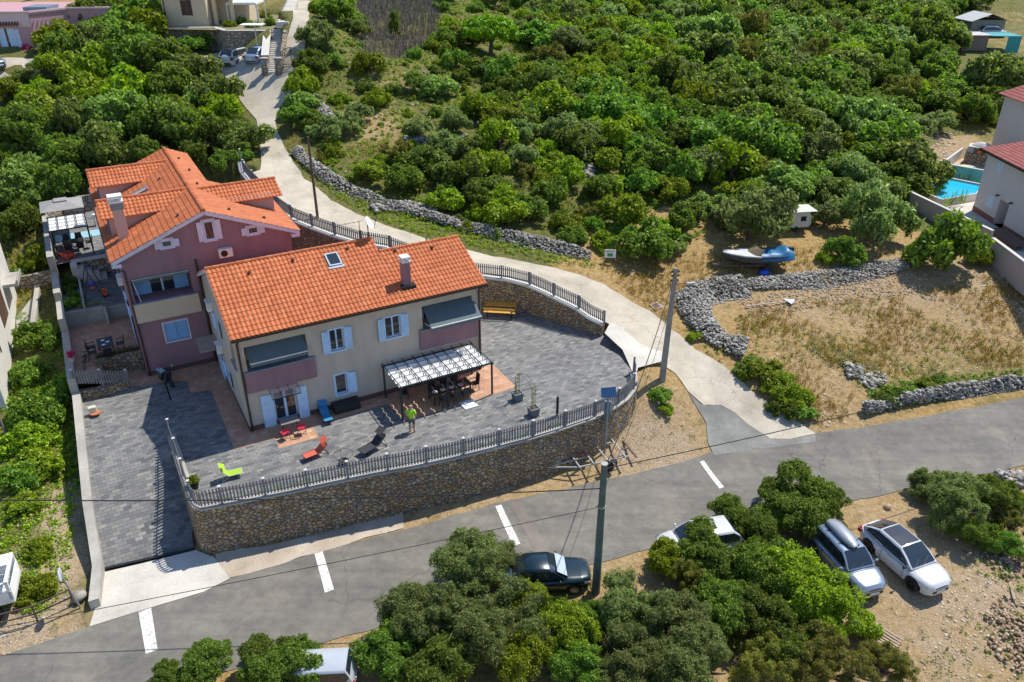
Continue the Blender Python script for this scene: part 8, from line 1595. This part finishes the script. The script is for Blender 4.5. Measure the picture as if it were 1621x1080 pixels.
    # small notice board
    b = g(965, 417); e = empty('notice_board', b, R(-4), 'small white notice board on a post beside the upper lane', 'sign'); m = MB(); m.tube([(-.25,0,-.2),(-.25,0,.95)],.03,6); m.tube([(.25,0,-.2),(.25,0,.95)],.03,6); m.build('post', DARKMETAL, e); m = MB(); m.box(-.42,.42,-.03,-.0,.45,1.1); m.build('board', WHITE, e)
    m = MB(); [m.box(-.34,.34-.1*(i%2),-.036,-.031,.98-i*.09,1.02-i*.09) for i in range(2)]; m.build('print', flat('grey_print', (.18,.2,.2), .6), e); m = MB(); m.box(-.2,.2,-.036,-.031,.56,.8); m.build('green_print', flat('green_print', (.05,.25,.08), .6), e)
    # manhole by the lane
    o = sheet('manhole_slab', G2((1027,483),(1040,479),(1050,487),(1037,492)), CONC, .06, .3); o = sheet('manhole_cover', G2((1031,483.5),(1040,481),(1046,487),(1037,490)), flat('rust_iron', (.14,.08,.06), .8), .075, .3)
    # mirror post and railing at the lower left
    b = g(129, 962); e = empty('traffic_mirror', b, R(35), 'round white traffic mirror leaning on a grey post at the driveway mouth', 'mirror')
    m = MB(); m.tube([(0,0,-.3),(-.35,0,2.5)], .04, 8); m.build('post', flat('post_steel2', (.3,.3,.3), .5), e); M = Matrix.Translation((-.35,.0,2.2)) @ Matrix.Rotation(R(75),4,'Z') @ Matrix.Rotation(PI/2,4,'X'); m = MB(); m.lathe([(.05,-.03),(.28,-.02),(.31,.02),(.27,.04),(.05,.06)],(0,0,0),24); m.v = [tuple(M @ Vector(v)) for v in m.v]; m.build('mirror_disc', flat('mirror_white', (.6,.62,.66), .3), e)
    line = [g(-10, 1003), g(60, 985), g(118, 958)]; e = empty('railing', line[0], 0, 'low rusty railing along the road at the lower left', 'railing'); pp = resample([Vector((p.x-line[0].x, p.y-line[0].y, tz(p.x, p.y)-line[0].z)) for p in line], 1.6)
    m = MB(); [m.bar(a+Vector((0,0,h)), b_+Vector((0,0,h)), .05) for a, b_ in zip(pp[:-1], pp[1:]) for h in (.95,.5)]; RB = flat('rusty_brown_rail', (.11,.07,.05), .8); m.build('rail', RB, e)
    for p in pp: m = MB(); m.bar(p-Vector((0,0,.2)), p+Vector((0,0,1.0)), .06); m.build('post', RB, e)
    rock_ = rock_mesh('boulder', [(*g(127, 950)[:2], tz(*g(127, 950)[:2])+.2, .45)], ROCKG, 2); tag(rock_, 'grey boulder at the foot of the driveway wall', 'boulder')
    rock_ = rock_mesh('boulder', [(*g(1404, 805)[:2], tz(*g(1404, 805)[:2])+.08, .22)], ROCKB, 4); tag(rock_, 'single brown stone on the earth between the road and the coupe', 'stone')
    # wooden arrow board lying on the stone slope
    b = g(1243, 481); e = empty('broken_sign', b+Vector((0,0,.15)), R(8), 'fallen pale triangular sign on a long rod on the stone slope', 'sign'); m = MB(); m.bar((-3.0,-.3,.0),(.1,0,.05),.06); m.build('rod', flat('pale_wood', (.5,.44,.36), .7), e); m = MB(); m.add([(.0,.45,.06),(.75,.1,.1),(.25,-.45,.02),(.0,.45,.03),(.75,.1,.07),(.25,-.45,-.01)], [(0,1,2),(5,4,3),(0,3,4,1),(1,4,5,2),(2,5,3,0)]); m.build('board', flat('grey_white_board', (.55,.58,.62), .4), e)
    for i, (x, y, r_, L_) in enumerate(((1601,935,70,1.4),(1605,978,-40,1.3),(1612,993,5,1.2))):
        b = g(x, y); m = MB(); m.box(-L_/2,L_/2,-.06,.06,0,.06); o = m.build('plank', flat('grey_wood', (.36,.28,.20), .85), None, loc=b+Vector((0,0,.03))); o.rotation_euler = (0,.05,R(r_)); tag(o, ('upright leaning plank at the right edge, highest of three','middle crossed plank at the right edge','lowest plank lying at the right edge')[i], 'plank')
    b = g(1383, 1003); m = MB(); [m.box(-1.1,1.1,-.45+i*.17,-.36+i*.17,.08,.12) for i in range(6)]; m.box(-.9,-.8,-.45,.5,0,.08); m.box(.8,.9,-.45,.5,0,.08); o = m.build('pallet', flat('grey_wood', (.36,.28,.20), .85), None, loc=b+Vector((0,0,.05))); o.rotation_euler = (0,0,R(-48)); tag(o, 'grey slatted pallet half under the brownish pine at the bottom right', 'pallet')
# ------------------------------------------------------------------ the man on the terrace
def skin_obj(name, pts, edges, radii, mat, parent, sub=2):
    me = bpy.data.meshes.new(name); me.from_pydata([tuple(p) for p in pts], edges, []); o = bpy.data.objects.new(name, me); COL.objects.link(o); me.materials.append(mat); o.parent = parent
    o.modifiers.new('skin', 'SKIN'); sv = me.skin_vertices[0].data
    for i, r in enumerate(radii): sv[i].radius = (r, r) if not isinstance(r, tuple) else r
    sv[0].use_root = True
    s = o.modifiers.new('sub', 'SUBSURF'); s.levels = sub; s.render_levels = sub; me.polygons.foreach_set('use_smooth', [True]*len(me.polygons)); o.modifiers['skin'].use_smooth_shade = True
    return o
def people():
    e = empty('person', uvw(7.72, -4.28, 0), HA+R(52), 'bald man in a bright lime shirt and grey shorts standing on the terrace', 'person')
    SK = flat('skin', (.42,.23,.15), .5, 0, .06); SH = flat('lime_shirt', (.36,.80,.02), .8, 0, .05); PT = flat('grey_shorts', (.13,.125,.11), .85)
    # x forwards, y left. hands clasped in front, head slightly lowered
    P = [(0,0,.92),(0,0,1.12),(.01,0,1.32),(.01,0,1.46),(.03,0,1.55),(.045,0,1.63),(.04,0,1.71)]; E = [(0,1),(1,2),(2,3),(3,4),(4,5),(5,6)]; Rr = [(.15,.115),(.145,.105),(.165,.11),(.09,.08),(.055,.055),(.085,.092),(.07,.075)]
    def add(p, par, r): P.append(p); Rr.append(r); E.append((par, len(P)-1)); return len(P)-1
    for s in (1,-1):
        a = add((.0, s*.17, 1.40), 3, .062); a = add((-.02, s*.235, 1.24), a, .05); a = add((-.02, s*.27, 1.08), a, .042); a = add((.10, s*.22, .98), a, .036); a = add((.21, s*.12, .93), a, .028); h = add((.25, s*.075, .92), a, (.035,.018))
        a = add((.0, s*.10, .82), 0, .09); a = add((.015, s*.11, .50), a, .062); a = add((-.01, s*.115, .30), a, .056); a = add((-.005, s*.12, .09), a, .036); a = add((.03, s*.125, .045), a, .04); add((.17, s*.135, .03), a, .034)
    body = skin_obj('body', P, E, Rr, SK, e)
    # fingers
    for s in (1,-1):
        for i, L_ in enumerate((.055,.065,.06,.045)):
            q = Vector((.27, s*(.085-i*.004), .94-i*.018)); skin_obj('finger', [q, q+Vector((.012,-s*L_*.5,0)), q+Vector((-.002,-s*L_,-.004))], [(0,1),(1,2)], [.009,.008,.007], SK, body, 1)
        q = Vector((.25, s*.07, .945)); skin_obj('thumb', [q, q+Vector((.01,-s*.025,.02)), q+Vector((.012,-s*.05,.024))], [(0,1),(1,2)], [.011,.009,.008], SK, body, 1)
    P2 = [(0,0,.84),(0,0,1.08),(.01,0,1.32),(.01,0,1.45)]; E2 = [(0,1),(1,2),(2,3)]; R2 = [(.185,.15),(.18,.145),(.195,.145),(.11,.105)]
    for s in (1,-1):
        P2.append((.0, s*.17, 1.405)); R2.append(.08); E2.append((3, len(P2)-1)); P2.append((-.02, s*.235, 1.25)); R2.append(.072); E2.append((len(P2)-2, len(P2)-1)); P2.append((-.02, s*.25, 1.18)); R2.append(.068); E2.append((len(P2)-2, len(P2)-1))
    skin_obj('shirt', P2, E2, R2, SH, e)
    P3 = [(0,0,1.0),(0,0,.86)]; E3 = [(0,1)]; R3 = [(.165,.13),(.16,.13)]
    for s in (1,-1): P3.append((.0, s*.10, .76)); R3.append(.108); E3.append((1, len(P3)-1)); P3.append((.01, s*.115, .50)); R3.append(.092); E3.append((len(P3)-2, len(P3)-1))
    skin_obj('shorts', P3, E3, R3, PT, e)
    # face
    m = MB(); m.ball((.135,0,1.635),.018,.014,.02,8,6); m.build('nose', SK, body, smooth=True); m = MB(); m.ball((.118,.032,1.655),.011); m.ball((.118,-.032,1.655),.011); m.build('eyes', flat('eye_dark', (.03,.02,.02), .3), body); m = MB(); m.box(.118,.126,-.022,.022,1.597,1.603); m.build('mouth', flat('lip', (.30,.10,.08), .5), body)
    for s in (1,-1): m = MB(); m.ball((.04,s*.092,1.64),.018,.008,.028,8,6); m.build('ear', SK, body, smooth=True)
    m = MB(); 
    for k in range(26):
        a = R(75)+R(210)*k/25; m.ball((.03+.085*math.cos(a), .086*math.sin(a), 1.655), .022, .02, .03, 6, 5)
    m.build('hair', flat('grey_hair', (.35,.32,.29), .9), body, smooth=True)
    for s in (1,-1): m = MB(); m.box(-.07,.19,s*.13-.045,s*.13+.045,.0,.025); m.build('sandal', flat('sandal_brown', (.10,.05,.03), .7), e, bevel=.01)
# ------------------------------------------------------------------ run
exec_order = True
build_ground(); build_surfaces(); build_walls(); cream_house(); purple_house()
for fn in ('vegetation', 'neighbours', 'furniture', 'vehicles', 'utilities', 'people'):
    if fn in globals(): globals()[fn]()
